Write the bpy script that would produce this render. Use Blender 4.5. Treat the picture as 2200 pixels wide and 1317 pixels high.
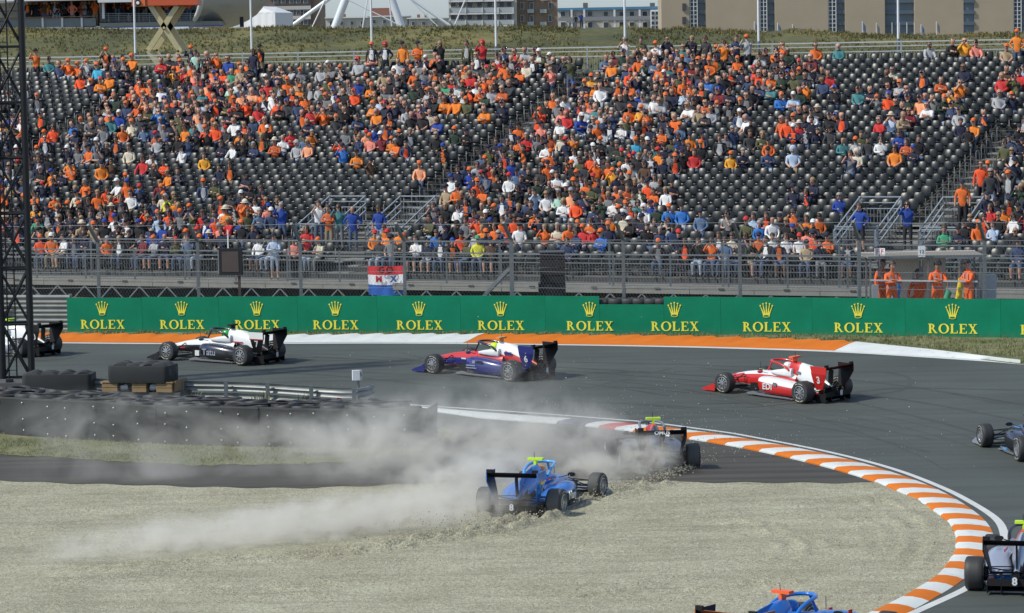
import bpy, bmesh, math, random
import numpy as np
from mathutils import Vector, Matrix, Quaternion, noise as mnoise

for _o in list(bpy.data.objects):
    bpy.data.objects.remove(_o)
random.seed(7)
rng = np.random.default_rng(7)
scene = bpy.context.scene
COL = scene.collection
PI = math.pi
rad = math.radians

# ------------------------------------------------------------------ camera
FPX, CAMH, HORIZON, ROLL = 7000.0, 10.0, 115.0, rad(1.026)
PITCH = math.atan((658.5 - HORIZON) / FPX)
cF = Vector((0, math.cos(PITCH), -math.sin(PITCH)))
cR0, cU0 = Vector((1, 0, 0)), Vector((0, math.sin(PITCH), math.cos(PITCH)))
cR = cR0 * math.cos(ROLL) - cU0 * math.sin(ROLL)
cU = cU0 * math.cos(ROLL) + cR0 * math.sin(ROLL)
CAMP = Vector((0, 0, CAMH))
cam = bpy.data.cameras.new('camera')
cam.sensor_width = 36.0
cam.lens = FPX * 36.0 / 2200.0
cam.clip_start, cam.clip_end = 0.5, 9000.0
camo = bpy.data.objects.new('camera', cam)
COL.objects.link(camo)
M = Matrix((cR, cU, -cF)).transposed().to_4x4()
M.translation = CAMP
camo.matrix_world = M
scene.camera = camo

# ------------------------------------------------------------------ light
SUN_EL, SUN_AZ = rad(48), rad(248)          # azimuth clockwise from +Y: the sun stands behind the camera's shoulder
sun_dir = Vector((math.sin(SUN_AZ) * math.cos(SUN_EL), math.cos(SUN_AZ) * math.cos(SUN_EL), math.sin(SUN_EL)))
world = bpy.data.worlds.new('World')
scene.world = world
world.use_nodes = True
wn = world.node_tree
bg = wn.nodes['Background']
sky = wn.nodes.new('ShaderNodeTexSky')
sky.sky_type = 'NISHITA'
sky.sun_disc = False
sky.sun_elevation = SUN_EL
sky.sun_rotation = SUN_AZ
sky.air_density, sky.dust_density, sky.ozone_density, sky.altitude = 1.0, 1.0, 2.0, 200.0
hs = wn.nodes.new('ShaderNodeHueSaturation')
hs.inputs['Saturation'].default_value = 0.55
tint = wn.nodes.new('ShaderNodeMix')
tint.data_type, tint.blend_type = 'RGBA', 'MULTIPLY'
tint.inputs['Factor'].default_value = 1.0
tint.inputs['B'].default_value = (0.87, 1.0, 1.17, 1)
wn.links.new(sky.outputs[0], hs.inputs['Color'])
wn.links.new(hs.outputs['Color'], tint.inputs['A'])
wn.links.new(tint.outputs['Result'], bg.inputs['Color'])
bg.inputs['Strength'].default_value = 0.10
sl = bpy.data.lights.new('sun', 'SUN')
sl.energy, sl.angle, sl.color = 2.8, rad(1.6), (1.0, 0.95, 0.84)
so = bpy.data.objects.new('sun', sl)
COL.objects.link(so)
so.rotation_euler = (-sun_dir).to_track_quat('-Z', 'Y').to_euler()
so.location = (-60, -60, 80)
vs = scene.view_settings
vs.view_transform, vs.look, vs.gamma, vs.use_curve_mapping, vs.exposure = 'Standard', 'None', 1.0, False, 0.45
scene.cycles.use_denoising = True
scene.cycles.max_bounces = 6
scene.cycles.volume_bounces = 2
scene.cycles.transparent_max_bounces = 16

# ------------------------------------------------------------------ geometry of the place
def hz(x, y):
    """height of the ground: the track banks up towards the stand"""
    t = min(1.0, max(0.0, (y - 84.0) / 20.0))
    return 0.65 * t * t * (3 - 2 * t)

def ray(x, y):
    return cF * FPX + cR * (x - 1100) - cU * (y - 658.5)

def gp(x, y, dz=0.0):
    """the ground point (plus dz) seen at pixel x, y of the photograph"""
    d = ray(x, y)
    lo, hi = 0.0, 400.0 / d.y
    for _ in range(50):
        m = (lo + hi) / 2
        p = CAMP + d * m
        if p.z > hz(p.x, p.y):
            lo = m
        else:
            hi = m
    p = CAMP + d * lo
    return Vector((p.x, p.y, hz(p.x, p.y) + dz))

def at(x, y, Y):
    """the point at depth Y seen at pixel x, y"""
    d = ray(x, y)
    return CAMP + d * (Y / d.y)

def proj(p):
    d = Vector(p) - CAMP
    z = d.dot(cF)
    return 1100 + FPX * d.dot(cR) / z, 658.5 - FPX * d.dot(cU) / z

# ------------------------------------------------------------------ materials
def lin(c):
    c = c / 255.0
    return c / 12.92 if c <= 0.04045 else ((c + 0.055) / 1.055) ** 2.4

def hexc(h):
    return (lin(int(h[0:2], 16)), lin(int(h[2:4], 16)), lin(int(h[4:6], 16)), 1.0)

MATS = {}

def mat(name, col, rough=0.6, metal=0.0, var=0.12, scale=8.0, bump=0.0, spec=None, coat=0.0):
    """plain surface with some grain: colour, roughness and a little wear"""
    if name in MATS:
        return MATS[name]
    if isinstance(col, str):
        col = hexc(col)
    col = tuple(col[:3])
    m = bpy.data.materials.new(name)
    m.use_nodes = True
    nt = m.node_tree
    b = nt.nodes['Principled BSDF']
    b.inputs['Roughness'].default_value = rough
    b.inputs['Metallic'].default_value = metal
    if spec is not None:
        b.inputs['Specular IOR Level'].default_value = spec
    if coat:
        b.inputs['Coat Weight'].default_value = coat
        b.inputs['Coat Roughness'].default_value = 0.08
    if var > 0 or bump > 0:
        tc = nt.nodes.new('ShaderNodeTexCoord')
        n = nt.nodes.new('ShaderNodeTexNoise')
        n.inputs['Scale'].default_value = scale
        n.inputs['Detail'].default_value = 4
        nt.links.new(tc.outputs['Object'], n.inputs['Vector'])
        r = nt.nodes.new('ShaderNodeMix')
        r.data_type = 'RGBA'
        r.inputs['A'].default_value = (*[c * (1 - var) for c in col], 1)
        r.inputs['B'].default_value = (*[min(1, c * (1 + var)) for c in col], 1)
        nt.links.new(n.outputs['Fac'], r.inputs['Factor'])
        nt.links.new(r.outputs['Result'], b.inputs['Base Color'])
        if bump > 0:
            bp = nt.nodes.new('ShaderNodeBump')
            bp.inputs['Strength'].default_value = bump
            bp.inputs['Distance'].default_value = 0.01
            nt.links.new(n.outputs['Fac'], bp.inputs['Height'])
            nt.links.new(bp.outputs['Normal'], b.inputs['Normal'])
    else:
        b.inputs['Base Color'].default_value = (*col, 1)
    MATS[name] = m
    return m

class NT:
    """short hand for building a node tree"""
    def __init__(s, name):
        s.m = bpy.data.materials.new(name)
        s.m.use_nodes = True
        s.t = s.m.node_tree
        s.b = s.t.nodes['Principled BSDF']
        s.tc = s.t.nodes.new('ShaderNodeTexCoord')
    def n(s, typ, **kw):
        x = s.t.nodes.new(typ)
        for k, v in kw.items():
            if k in x.inputs.keys():
                x.inputs[k].default_value = v
            else:
                setattr(x, k, v)
        return x
    def l(s, a, b):
        s.t.links.new(a, b)
    def noise(s, scale, detail=4, rough=0.55, stretch=None, coord='Object'):
        v = s.tc.outputs[coord]
        if stretch:
            mp = s.n('ShaderNodeMapping')
            mp.inputs['Scale'].default_value = stretch[:3]
            if len(stretch) > 3:
                mp.inputs['Rotation'].default_value = (0, 0, stretch[3])
            s.l(v, mp.inputs['Vector'])
            v = mp.outputs['Vector']
        x = s.n('ShaderNodeTexNoise', Scale=scale, Detail=detail, Roughness=rough)
        s.l(v, x.inputs['Vector'])
        return x.outputs['Fac']
    def ramp(s, fac, stops):
        r = s.n('ShaderNodeValToRGB')
        e = r.color_ramp.elements
        while len(e) < len(stops):
            e.new(0.5)
        for k, (p, c) in enumerate(stops):
            e[k].position = p
            e[k].color = c if len(c) == 4 else (*c, 1)
        s.l(fac, r.inputs['Fac'])
        return r.outputs['Color']
    def mix(s, a, b, fac, blend='MIX'):
        x = s.n('ShaderNodeMix')
        x.data_type = 'RGBA'
        x.blend_type = blend
        for sock, v in (('A', a), ('B', b)):
            if isinstance(v, tuple):
                x.inputs[sock].default_value = v if len(v) == 4 else (*v, 1)
            else:
                s.l(v, x.inputs[sock])
        if isinstance(fac, float):
            x.inputs['Factor'].default_value = fac
        else:
            s.l(fac, x.inputs['Factor'])
        return x.outputs['Result']
    def bump(s, h, strength, dist):
        b = s.n('ShaderNodeBump', Strength=strength, Distance=dist)
        s.l(h, b.inputs['Height'])
        s.l(b.outputs['Normal'], s.b.inputs['Normal'])

def g3(v):
    return (v, v, v, 1)

def asphalt_mat(name, base, tint=(1, 1.02, 1.0), stretch=(0.35, 1.4, 1), rot=0.0, streak=0.35):
    t = NT(name)
    fine = t.noise(60, 3)
    big = t.noise(0.22, 5)
    st = t.noise(1.3, 4, stretch=(stretch[0] * 0.12, stretch[1], 1, rot))
    bb = tuple(base * c for c in tint)
    c = t.ramp(big, [(0.3, tuple(x * 0.80 for x in bb)), (0.7, tuple(x * 1.16 for x in bb))])
    c = t.mix(c, t.ramp(st, [(0.38, g3(1 - streak)), (0.55, g3(1.0))]), 0.8, 'MULTIPLY')
    c = t.mix(c, t.ramp(fine, [(0.3, g3(0.72)), (0.7, g3(1.28))]), 0.8, 'MULTIPLY')
    t.l(c, t.b.inputs['Base Color'])
    t.b.inputs['Roughness'].default_value = 0.78
    t.bump(fine, 0.5, 0.006)
    return t.m

M_TRACK = asphalt_mat('track_asphalt', 0.067, (0.90, 1.06, 0.93), rot=rad(-10), streak=.22)
M_APRON = asphalt_mat('apron_asphalt', 0.055, (1.13, 1.04, 0.82), rot=rad(35), streak=0.5)

def gravel_mat():
    t = NT('gravel')
    v = t.n('ShaderNodeTexVoronoi', Scale=44.0)
    t.l(t.tc.outputs['Object'], v.inputs['Vector'])
    v2 = t.n('ShaderNodeTexVoronoi', Scale=19.0)
    t.l(t.tc.outputs['Object'], v2.inputs['Vector'])
    bw = t.n('ShaderNodeRGBToBW')
    t.l(v.outputs['Color'], bw.inputs['Color'])
    bw2 = t.n('ShaderNodeRGBToBW')
    t.l(v2.outputs['Color'], bw2.inputs['Color'])
    big = t.noise(0.45, 5)
    c = t.ramp(bw.outputs['Val'], [(0.12, (0.218, 0.208, 0.143)), (0.5, (0.322, 0.311, 0.218)), (0.88, (0.465, 0.45, 0.335))])
    c = t.mix(c, t.ramp(bw2.outputs['Val'], [(0.2, g3(0.78)), (0.8, g3(1.18))]), 0.8, 'MULTIPLY')
    c = t.mix(c, t.ramp(big, [(0.3, (0.80, 0.78, 0.74)), (0.65, (1.06, 1.06, 1.06))]), 0.9, 'MULTIPLY')
    c = t.mix(c, t.ramp(t.noise(1.6, 5, 0.65, stretch=(0.25, 1.3, 1, rad(14))), [(0.32, g3(0.78)), (0.55, g3(1.03))]), 0.9, 'MULTIPLY')
    t.l(c, t.b.inputs['Base Color'])
    t.b.inputs['Roughness'].default_value = 0.9
    h = t.n('ShaderNodeMath', operation='ADD')
    t.l(v.outputs['Distance'], h.inputs[0])
    t.l(v2.outputs['Distance'], h.inputs[1])
    t.bump(h.outputs[0], 0.8, -0.012)
    return t.m

M_GRAVEL = gravel_mat()

def grass_mat(name, a, b, c, scale=0.8, fine=14):
    t = NT(name)
    big = t.noise(scale, 6)
    f = t.noise(fine, 3)
    col = t.ramp(big, [(0.3, a), (0.5, b), (0.7, c)])
    col = t.mix(col, t.ramp(f, [(0.3, g3(0.6)), (0.7, g3(1.35))]), 0.8, 'MULTIPLY')
    t.l(col, t.b.inputs['Base Color'])
    t.b.inputs['Roughness'].default_value = 0.85
    t.bump(f, 0.8, 0.04)
    return t.m

M_GRASS = grass_mat('verge_grass', (0.075, 0.095, 0.03), (0.13, 0.14, 0.055), (0.19, 0.18, 0.09))
M_DUNE = grass_mat('dune_grass', (0.038, 0.045, 0.011), (0.082, 0.083, 0.022), (0.165, 0.142, 0.042), 0.16, 2.2)
M_GROUND = grass_mat('sandy_ground', (0.12, 0.115, 0.06), (0.17, 0.155, 0.09), (0.21, 0.19, 0.12), 0.1, 5)

def blade_mat(name, cols, sc=0.9):
    t = NT(name)
    n = t.noise(sc, 4)
    n2 = t.noise(9.0, 2)
    c = t.ramp(n, [(0.3 + 0.4 * k / (len(cols) - 1), x) for k, x in enumerate(cols)])
    c = t.mix(c, t.ramp(n2, [(0.3, g3(0.7)), (0.7, g3(1.3))]), 0.8, 'MULTIPLY')
    t.l(c, t.b.inputs['Base Color'])
    t.b.inputs['Roughness'].default_value = 0.7
    return t.m

M_BLADE = blade_mat('grass_blades', [(0.10, 0.125, 0.04), (0.20, 0.20, 0.085), (0.30, 0.26, 0.14)])
M_MARRAM = blade_mat('marram_blades', [(0.058, 0.066, 0.018), (0.12, 0.112, 0.034), (0.26, 0.21, 0.08)], .25)

# frequently used plain materials
STEEL = mat('galvanised_steel', (0.20, 0.22, 0.225), 0.45, 0.55, 0.18, 5)
STEEL_D = mat('dull_steel', (0.20, 0.21, 0.21), 0.5, 0.4, 0.2, 5)
DECK = mat('weathered_deck_boards', (0.22, 0.215, 0.195), 0.8, 0, 0.25, 3)
TREAD = mat('aluminium_tread', (0.30, 0.30, 0.28), 0.55, 0.3, 0.2, 4)
BLACKSTEEL = mat('black_painted_steel', (0.010, 0.011, 0.012), 0.45, 0.2, 0.2, 6)
RUBBER = mat('tyre_rubber', (0.030, 0.031, 0.032), 0.62, 0, 0.2, 12)
BELT = mat('conveyor_belt_rubber', (0.017, 0.0185, 0.0185), 0.72, 0, 0.3, 3)
WHITE = mat('white_paint', (0.80, 0.81, 0.80), 0.5, 0, 0.06, 6)
PLASTIC = mat('black_seat_plastic', (0.009, 0.0115, 0.011), 0.35, 0, 0.1, 3, spec=0.42)
CONCRETE = mat('concrete', (0.26, 0.255, 0.24), 0.85, 0, 0.15, 4)

# ------------------------------------------------------------------ mesh helpers
class MB:
    def __init__(s):
        s.v, s.f, s.mi = [], [], []
    def add(s, verts, faces, mi=0):
        o = len(s.v)
        s.v.extend([tuple(p) for p in verts])
        for k, f in enumerate(faces):
            s.f.append(tuple(i + o for i in f))
            s.mi.append(mi[k] if isinstance(mi, list) else mi)
        return s
    def box(s, c, d, mi=0, rot=None):
        c = Vector(c)
        vs_ = []
        for x in (-.5, .5):
            for y in (-.5, .5):
                for z in (-.5, .5):
                    p = Vector((x * d[0], y * d[1], z * d[2]))
                    if rot is not None:
                        p = rot @ p
                    vs_.append(c + p)
        return s.add(vs_, [(0, 1, 3, 2), (4, 6, 7, 5), (0, 4, 5, 1), (2, 3, 7, 6), (0, 2, 6, 4), (1, 5, 7, 3)], mi)
    def beam(s, a, b, w, h, mi=0):
        """a box from a to b, w wide (sideways) and h high"""
        a, b = Vector(a), Vector(b)
        d = (b - a)
        L = d.length
        if L < 1e-6:
            return s
        d.normalize()
        up = Vector((0, 0, 1)) if abs(d.z) < 0.95 else Vector((0, 1, 0))
        sd = d.cross(up).normalized()
        u = sd.cross(d)
        R = Matrix((d, sd, u)).transposed()
        return s.box((a + b) / 2, (L, w, h), mi, R)
    def tube(s, pts, r, n=6, mi=0, caps=True):
        pts = [Vector(p) for p in pts]
        rs = r if isinstance(r, (list, tuple)) else [r] * len(pts)
        rings, up = [], None
        for k, p in enumerate(pts):
            d = (pts[min(k + 1, len(pts) - 1)] - pts[max(k - 1, 0)]).normalized()
            if up is None:
                up = Vector((0, 0, 1)) if abs(d.z) < 0.9 else Vector((0, 1, 0))
            a = d.cross(up).normalized()
            up = a.cross(d).normalized()
            rings.append([p + (a * math.cos(2 * PI * j / n) + up * math.sin(2 * PI * j / n)) * rs[k] for j in range(n)])
        return s.loft(rings, mi, caps)
    def loft(s, rings, mi=0, caps=True, closed=True):
        n = len(rings[0])
        vs_ = [p for r in rings for p in r]
        fs, ms = [], []
        for k in range(len(rings) - 1):
            for j in range(n if closed else n - 1):
                j2 = (j + 1) % n
                fs.append((k * n + j, k * n + j2, (k + 1) * n + j2, (k + 1) * n + j))
        if caps and closed:
            fs.append(tuple(range(n))[::-1])
            fs.append(tuple((len(rings) - 1) * n + j for j in range(n)))
        return s.add(vs_, fs, mi)
    def lathe(s, prof, n=20, axis='y', c=(0, 0, 0), mi=0):
        """prof: (radius, along) points turned about an axis; mi may be a list, one per profile segment"""
        rings = []
        for r, a in prof:
            ring = []
            for j in range(n):
                t = 2 * PI * j / n
                if axis == 'y':
                    ring.append((c[0] + r * math.cos(t), c[1] + a, c[2] + r * math.sin(t)))
                else:
                    ring.append((c[0] + r * math.cos(t), c[1] + r * math.sin(t), c[2] + a))
            rings.append(ring)
        for k in range(len(rings) - 1):
            m_ = mi[k] if isinstance(mi, list) else mi
            s.add(rings[k] + rings[k + 1], [(j, (j + 1) % n, n + (j + 1) % n, n + j) for j in range(n)], m_)
        return s
    def prism(s, poly, a0, a1, fn, mi=0):
        """a flat outline given thickness: fn(u, v, a) places a point"""
        n = len(poly)
        A = [fn(u, v, a0) for u, v in poly]
        B = [fn(u, v, a1) for u, v in poly]
        fs = [tuple(range(n))[::-1], tuple(range(n, 2 * n))] + [(j, (j + 1) % n, n + (j + 1) % n, n + j) for j in range(n)]
        return s.add(A + B, fs, mi)
    def mesh(s, name, mats, smooth=False):
        me = bpy.data.meshes.new(name)
        me.from_pydata(s.v, [], s.f)
        for m_ in (mats if isinstance(mats, (list, tuple)) else [mats]):
            me.materials.append(m_)
        me.polygons.foreach_set('material_index', s.mi)
        if smooth:
            me.polygons.foreach_set('use_smooth', [True] * len(s.f))
        me.update()
        bm = bmesh.new()
        bm.from_mesh(me)
        if smooth:
            bmesh.ops.remove_doubles(bm, verts=bm.verts, dist=1e-5)
        bmesh.ops.recalc_face_normals(bm, faces=bm.faces)
        if smooth:
            for e in bm.edges:
                if len(e.link_faces) == 2 and e.calc_face_angle(0) > rad(smooth if smooth > 1 else 38):
                    e.smooth = False
        bm.to_mesh(me)
        bm.free()
        return me
    def build(s, name, mats, parent=None, smooth=False):
        return link(name, s.mesh(name, mats, smooth), parent)

def link(name, data, parent=None):
    o = bpy.data.objects.new(name, data)
    COL.objects.link(o)
    if parent is not None:
        o.parent = parent
    return o

def tag(o, label=None, cat=None, group=None, kind=None):
    if label:
        o['label'] = label
    if cat:
        o['category'] = cat
    if group:
        o['group'] = group
    if kind:
        o['kind'] = kind
    return o

def empty(name, loc=(0, 0, 0), label=None, cat=None, group=None, rz=0.0):
    o = bpy.data.objects.new(name, None)
    COL.objects.link(o)
    o.empty_display_size = 0.1
    o.location = loc
    o.rotation_euler = (0, 0, rz)
    return tag(o, label, cat, group)

def copy_tree(o, parent=None):
    c = o.copy()
    COL.objects.link(c)
    if parent is not None:
        c.parent = parent
    for ch in list(o.children):
        copy_tree(ch, c)
    return c

ORD = ['zeroth', 'first', 'second', 'third', 'fourth', 'fifth', 'sixth', 'seventh', 'eighth', 'ninth', 'tenth', 'eleventh', 'twelfth', 'thirteenth', 'fourteenth', 'fifteenth',
       'sixteenth', 'seventeenth', 'eighteenth', 'nineteenth', 'twentieth']

def nth(n):
    if n < len(ORD):
        return ORD[n]
    return f"{n}{'th' if 10 <= n % 100 <= 20 else {1: 'st', 2: 'nd', 3: 'rd'}.get(n % 10, 'th')}"

_tx = {}

def text_mesh(s, size, thick=0.004, bold=0.0):
    """built-in lettering as a mesh in the x-y plane, centred"""
    k = (s, size, thick, bold)
    if k not in _tx:
        cu = bpy.data.curves.new('lettering', 'FONT')
        cu.body, cu.size, cu.align_x, cu.align_y, cu.extrude, cu.offset = s, size, 'CENTER', 'CENTER', thick, bold
        cu.resolution_u = 3
        o = bpy.data.objects.new('lettering_tmp', cu)
        COL.objects.link(o)
        dg = bpy.context.evaluated_depsgraph_get()
        me = bpy.data.meshes.new_from_object(o.evaluated_get(dg))
        bpy.data.objects.remove(o)
        me.name = 'lettering'
        _tx[k] = me
    return _tx[k]

def put_text(s, size, m, parent, loc, right, up, name='lettering', thick=0.004, bold=0.0):
    me = text_mesh(s, size, thick, bold).copy()
    me.materials.clear()
    me.materials.append(m)
    o = link(name, me, parent)
    r, u = Vector(right).normalized(), Vector(up).normalized()
    mm = Matrix((r, u, r.cross(u))).transposed().to_4x4()
    mm.translation = Vector(loc)
    o.matrix_local = mm
    return o

def resample(pts, step):
    """points along a polyline, about step apart, smoothed through the given ones (Catmull-Rom)"""
    P = [Vector(p) for p in pts]
    out = []
    for k in range(len(P) - 1):
        p0, p1, p2, p3 = P[max(k - 1, 0)], P[k], P[k + 1], P[min(k + 2, len(P) - 1)]
        n = max(1, int((p2 - p1).length / step))
        for j in range(n):
            t = j / n
            out.append(0.5 * ((2 * p1) + (p2 - p0) * t + (2 * p0 - 5 * p1 + 4 * p2 - p3) * t * t + (3 * p1 - p0 - 3 * p2 + p3) * t ** 3))
    out.append(P[-1])
    return out

def smooth_line(pts, it=2):
    for _ in range(it):
        pts = [pts[0]] + [(pts[k - 1] + 2 * pts[k] + pts[k + 1]) / 4 for k in range(1, len(pts) - 1)] + [pts[-1]]
    return pts

# ------------------------------------------------------------------ ground, track, gravel
def grid_obj(name, xs, ys, m, zfn):
    xs, ys = list(xs), list(ys)
    nx = len(xs)
    v = [(x, y, zfn(x, y)) for y in ys for x in xs]
    f = [(j * nx + i, j * nx + i + 1, (j + 1) * nx + i + 1, (j + 1) * nx + i) for j in range(len(ys) - 1) for i in range(nx - 1)]
    mb = MB().add(v, f)
    o = mb.build(name, m, None, smooth=80)
    return tag(o, kind='structure')

def interp(pts, x):
    if x <= pts[0][0]:
        return pts[0][1]
    for (a, b), (c, d) in zip(pts, pts[1:]):
        if x <= c:
            return b + (d - b) * (x - a) / (c - a) if c > a else d
    return pts[-1][1]

far = [-6000, -2500, -900, -300, -120, -70]
grid_obj('ground', far + list(range(-60, 61, 5)) + [-x for x in far[::-1]], [-400, -100, 0, 30, 44] + [44 + .5 * k for k in range(1, 134)] + [112, 120, 135, 180, 300, 700, 2000, 6000], M_GROUND, lambda x, y: hz(x, y) - 0.06)
grid_obj('track', [-46 + 2 * k for k in range(47)], [40 + .5 * k for k in range(157)], M_TRACK, lambda x, y: hz(x, y))

def strip(name, up, low, x0, x1, m, dz, nx=160, ny=8, skirt=0.0):
    """a sheet on the ground between two pixel lines up(x) and low(x)"""
    v, f = [], []
    for i in range(nx + 1):
        x = x0 + (x1 - x0) * i / nx
        a, b = up(x), low(x)
        for j in range(ny + 1):
            v.append(gp(x, a + (b - a) * j / ny, dz))
    for i in range(nx):
        for j in range(ny):
            k = i * (ny + 1) + j
            f.append((k, k + ny + 1, k + ny + 2, k + 1))
    o = MB().add(v, f).build(name, m, None, smooth=80)
    return tag(o, kind='structure')

K_OUT = [(852, 873), (920, 877.5), (1019, 884.5), (1178, 896), (1270, 902), (1369, 911), (1455, 920.5), (1560, 935), (1662, 953), (1731, 966), (1796, 980.5), (1858, 996.5), (1916, 1014.5), (1967, 1032),
         (2014.5, 1051.5), (2054.5, 1073), (2087, 1094), (2113, 1115.5), (2129, 1136), (2134.5, 1155), (2131, 1175), (2120, 1199), (2098, 1223), (2066, 1248), (2040, 1266), (2011, 1283), (1982, 1300), (1953, 1315), (1880, 1352), (1790, 1395)]
K_IN = [(949, 894), (1051, 901), (1229, 914), (1283, 919.5), (1328, 924.5), (1375, 930), (1436, 938), (1496, 946.5), (1571, 959), (1640, 972.5), (1709, 988), (1771, 1003.5), (1829, 1020), (1883.6, 1038), (1927, 1056),
        (1967, 1075), (1996, 1093), (2025, 1113), (2042, 1130), (2051, 1147), (2054, 1163), (2051.5, 1180), (2044, 1199), (2031, 1219), (2014.5, 1238), (1996, 1252.5), (1971, 1267.5), (1945.5, 1283.5), (1909, 1302), (1876, 1318), (1800, 1352), (1700, 1395)]
LINE = [(796, 864.5), (860, 868.5), (1019, 879), (1178, 890), (1337, 902.5), (1417, 910), (1560, 929), (1582, 932.5), (1763.6, 967.5), (1909, 1004.5), (2018, 1045), (2091, 1082), (2142, 1117), (2158, 1150), (2156, 1180),
        (2140, 1210), (2112, 1238), (2073, 1266), (1982, 1308), (1949, 1323), (1880, 1356), (1790, 1400)]
GR_TOP = [(-300, 1020), (0, 1033), (200, 1040), (400, 1047), (640, 1048.5), (800, 1045), (1000, 1036), (1200, 1033), (1400, 1035), (1487, 1036.5), (1582, 1036), (1691, 1037.5), (1800, 1039.5), (1884, 1038)]

apron_up = lambda x: interp([(-300, 915), (900, 925), (935, 899), (949, 895.5)] + [(a, b + 1.5) for a, b in K_IN[1:14]], x)
strip('runoff_apron', apron_up, lambda x: interp(GR_TOP, x) + 1.2 * math.sin(x * .05) + 1.0 * math.sin(x * .013), -300, 1883, M_APRON, 0.016, 220, 12)

def ribbon(pts, w0, w1, dz, mb, mi=0):
    """a painted line along ground points, widths from w0 to w1"""
    v, f = [], []
    n = len(pts)
    for k, p in enumerate(pts):
        d = (pts[min(k + 1, n - 1)] - pts[max(k - 1, 0)])
        d.z = 0
        d.normalize()
        s_ = Vector((d.y, -d.x, 0))
        w = w0 + (w1 - w0) * k / (n - 1)
        for q in (-.5, .5):
            c = p + s_ * (w * q)
            v.append((c.x, c.y, hz(c.x, c.y) + dz))
    for k in range(n - 1):
        f.append((2 * k, 2 * k + 1, 2 * k + 3, 2 * k + 2))
    mb.add(v, f, mi)

def paint_mat(name, col, wear=0.25):
    t = NT(name)
    n = t.noise(5, 6, 0.7)
    n2 = t.noise(1.2, 5, 0.6)
    c = t.mix((*col, 1), (0.10, 0.10, 0.10, 1), t.ramp(n, [(0.60, g3(0)), (0.78, g3(wear))]))
    c = t.mix(c, t.ramp(n2, [(0.3, g3(0.86)), (0.7, g3(1.04))]), 0.9, 'MULTIPLY')
    t.l(c, t.b.inputs['Base Color'])
    t.b.inputs['Roughness'].default_value = 0.7
    t.b.inputs['Specular IOR Level'].default_value = 0.2
    t.bump(n, 0.2, 0.01)
    return t.m

P_WHITE = paint_mat('kerb_paint_white', (0.60, 0.635, 0.62), 0.7)
P_LINE = paint_mat('line_paint_white', (0.55, 0.57, 0.56), 0.6)
P_ORANGE = paint_mat('kerb_paint_orange', (0.61, 0.160, 0.012), 0.22)
P_RED = paint_mat('kerb_paint_red', (0.50, 0.045, 0.04), 0.35)
P_NAVY = paint_mat('kerb_paint_navy', (0.075, 0.085, 0.12), 0.35)

mb = MB()
ribbon(resample([gp(*p) for p in LINE], .35), .13, .2, .005, mb)
tag(mb.build('edge_line', P_LINE), kind='structure')

# inner kerb: one block after another, each a part of its own
ko = smooth_line(resample([gp(*p) for p in K_OUT], .12), 6)
ki = smooth_line(resample([gp(*p) for p in K_IN], .12), 6)
ks = [0.0]
for a, b in zip(ko, ko[1:]):
    ks.append(ks[-1] + (b - a).length)
ki2 = []
for p in ki:
    ki2.append((p.x, p.y))
ki_np = np.array(ki2)

def kerb_at(s):
    s = min(max(s, 0.0), ks[-1] - 1e-6)
    k = int(np.searchsorted(ks, s)) - 1
    k = min(max(k, 0), len(ko) - 2)
    t = (s - ks[k]) / (ks[k + 1] - ks[k])
    p = ko[k].lerp(ko[k + 1], t)
    d = (ko[min(k + 4, len(ko) - 1)] - ko[max(k - 3, 0)]).normalized()
    nrm = Vector((d.y, -d.x, 0))
    best, bd = None, 1e9
    rel = ki_np - np.array([p.x, p.y])
    along = rel @ np.array([d.x, d.y])
    dist = np.hypot(rel[:, 0], rel[:, 1])
    cost = np.abs(along) * 3 + dist * .3
    j = int(np.argmin(cost))
    q = ki[j]
    q = q - Vector((d.x, d.y, 0)) * along[j] * 0.9
    return p, q

def s_of(px, py):
    g = gp(px, py)
    return ks[int(np.argmin([(p - g).length for p in ko]))]

kerb = empty('kerb', (0, 0, 0), 'orange and white striped kerb curving round the gravel trap', 'kerb')
kerb['kind'] = 'structure'

def kerb_block(s0, s1, m, taper=0.0):
    mb_ = MB()
    n = max(2, int((s1 - s0) / .3))
    rings = []
    for k in range(n + 1):
        s = s0 + (s1 - s0) * k / n
        p, q = kerb_at(s)
        if taper and s < taper:
            q = p.lerp(q, max(.02, s / taper))
        ring = []
        for t, h in ((0, -.05), (0, .008), (.25, .05), (.6, .075), (.93, .07), (1, .03), (1, -.05)):
            c = p.lerp(q, t)
            ring.append((c.x, c.y, hz(c.x, c.y) + h))
        rings.append(ring)
    mb_.loft(rings)
    return mb_.build('kerb_stripe', m, kerb, smooth=40)

sA, sB, sC, sD = s_of(1235, 900), s_of(1315, 906), s_of(1388, 913), s_of(1434, 918)
s_red = s_of(1340, 908.5)
kerb_block(0, sA - .01, P_WHITE, taper=3.5)
kerb_block(sA, sB, P_NAVY)
kerb_block(sB + .004, s_red, P_WHITE)
kerb_block(s_red + .004, sC, P_RED)
kerb_block(sC + .004, sD, P_WHITE)
e1, e2 = s_of(1494, 926.3), s_of(1967, 1032)
# photographed stripe ends along the track side of the kerb, then the same pace to its end
marks = [s_of(*p) for p in ((1434, 918), (1494, 926.3), (1542, 932.8), (1578, 938), (1622, 946), (1658, 952.3), (1698, 960), (1731, 966), (1764, 973.5), (1796, 980.5), (1827, 988), (1858, 996.5), (1887, 1005), (1916, 1014.5), (1942, 1023), (1967, 1032))]
Lk = (marks[-1] - marks[0]) / (len(marks) - 1)
marks = [marks[0] + Lk * k for k in range(200) if marks[0] + Lk * k < ks[-1] - .2]
for k, (a, b) in enumerate(zip(marks, marks[1:])):
    kerb_block(a + .004, b, P_ORANGE if k % 2 == 0 else P_WHITE)

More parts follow.
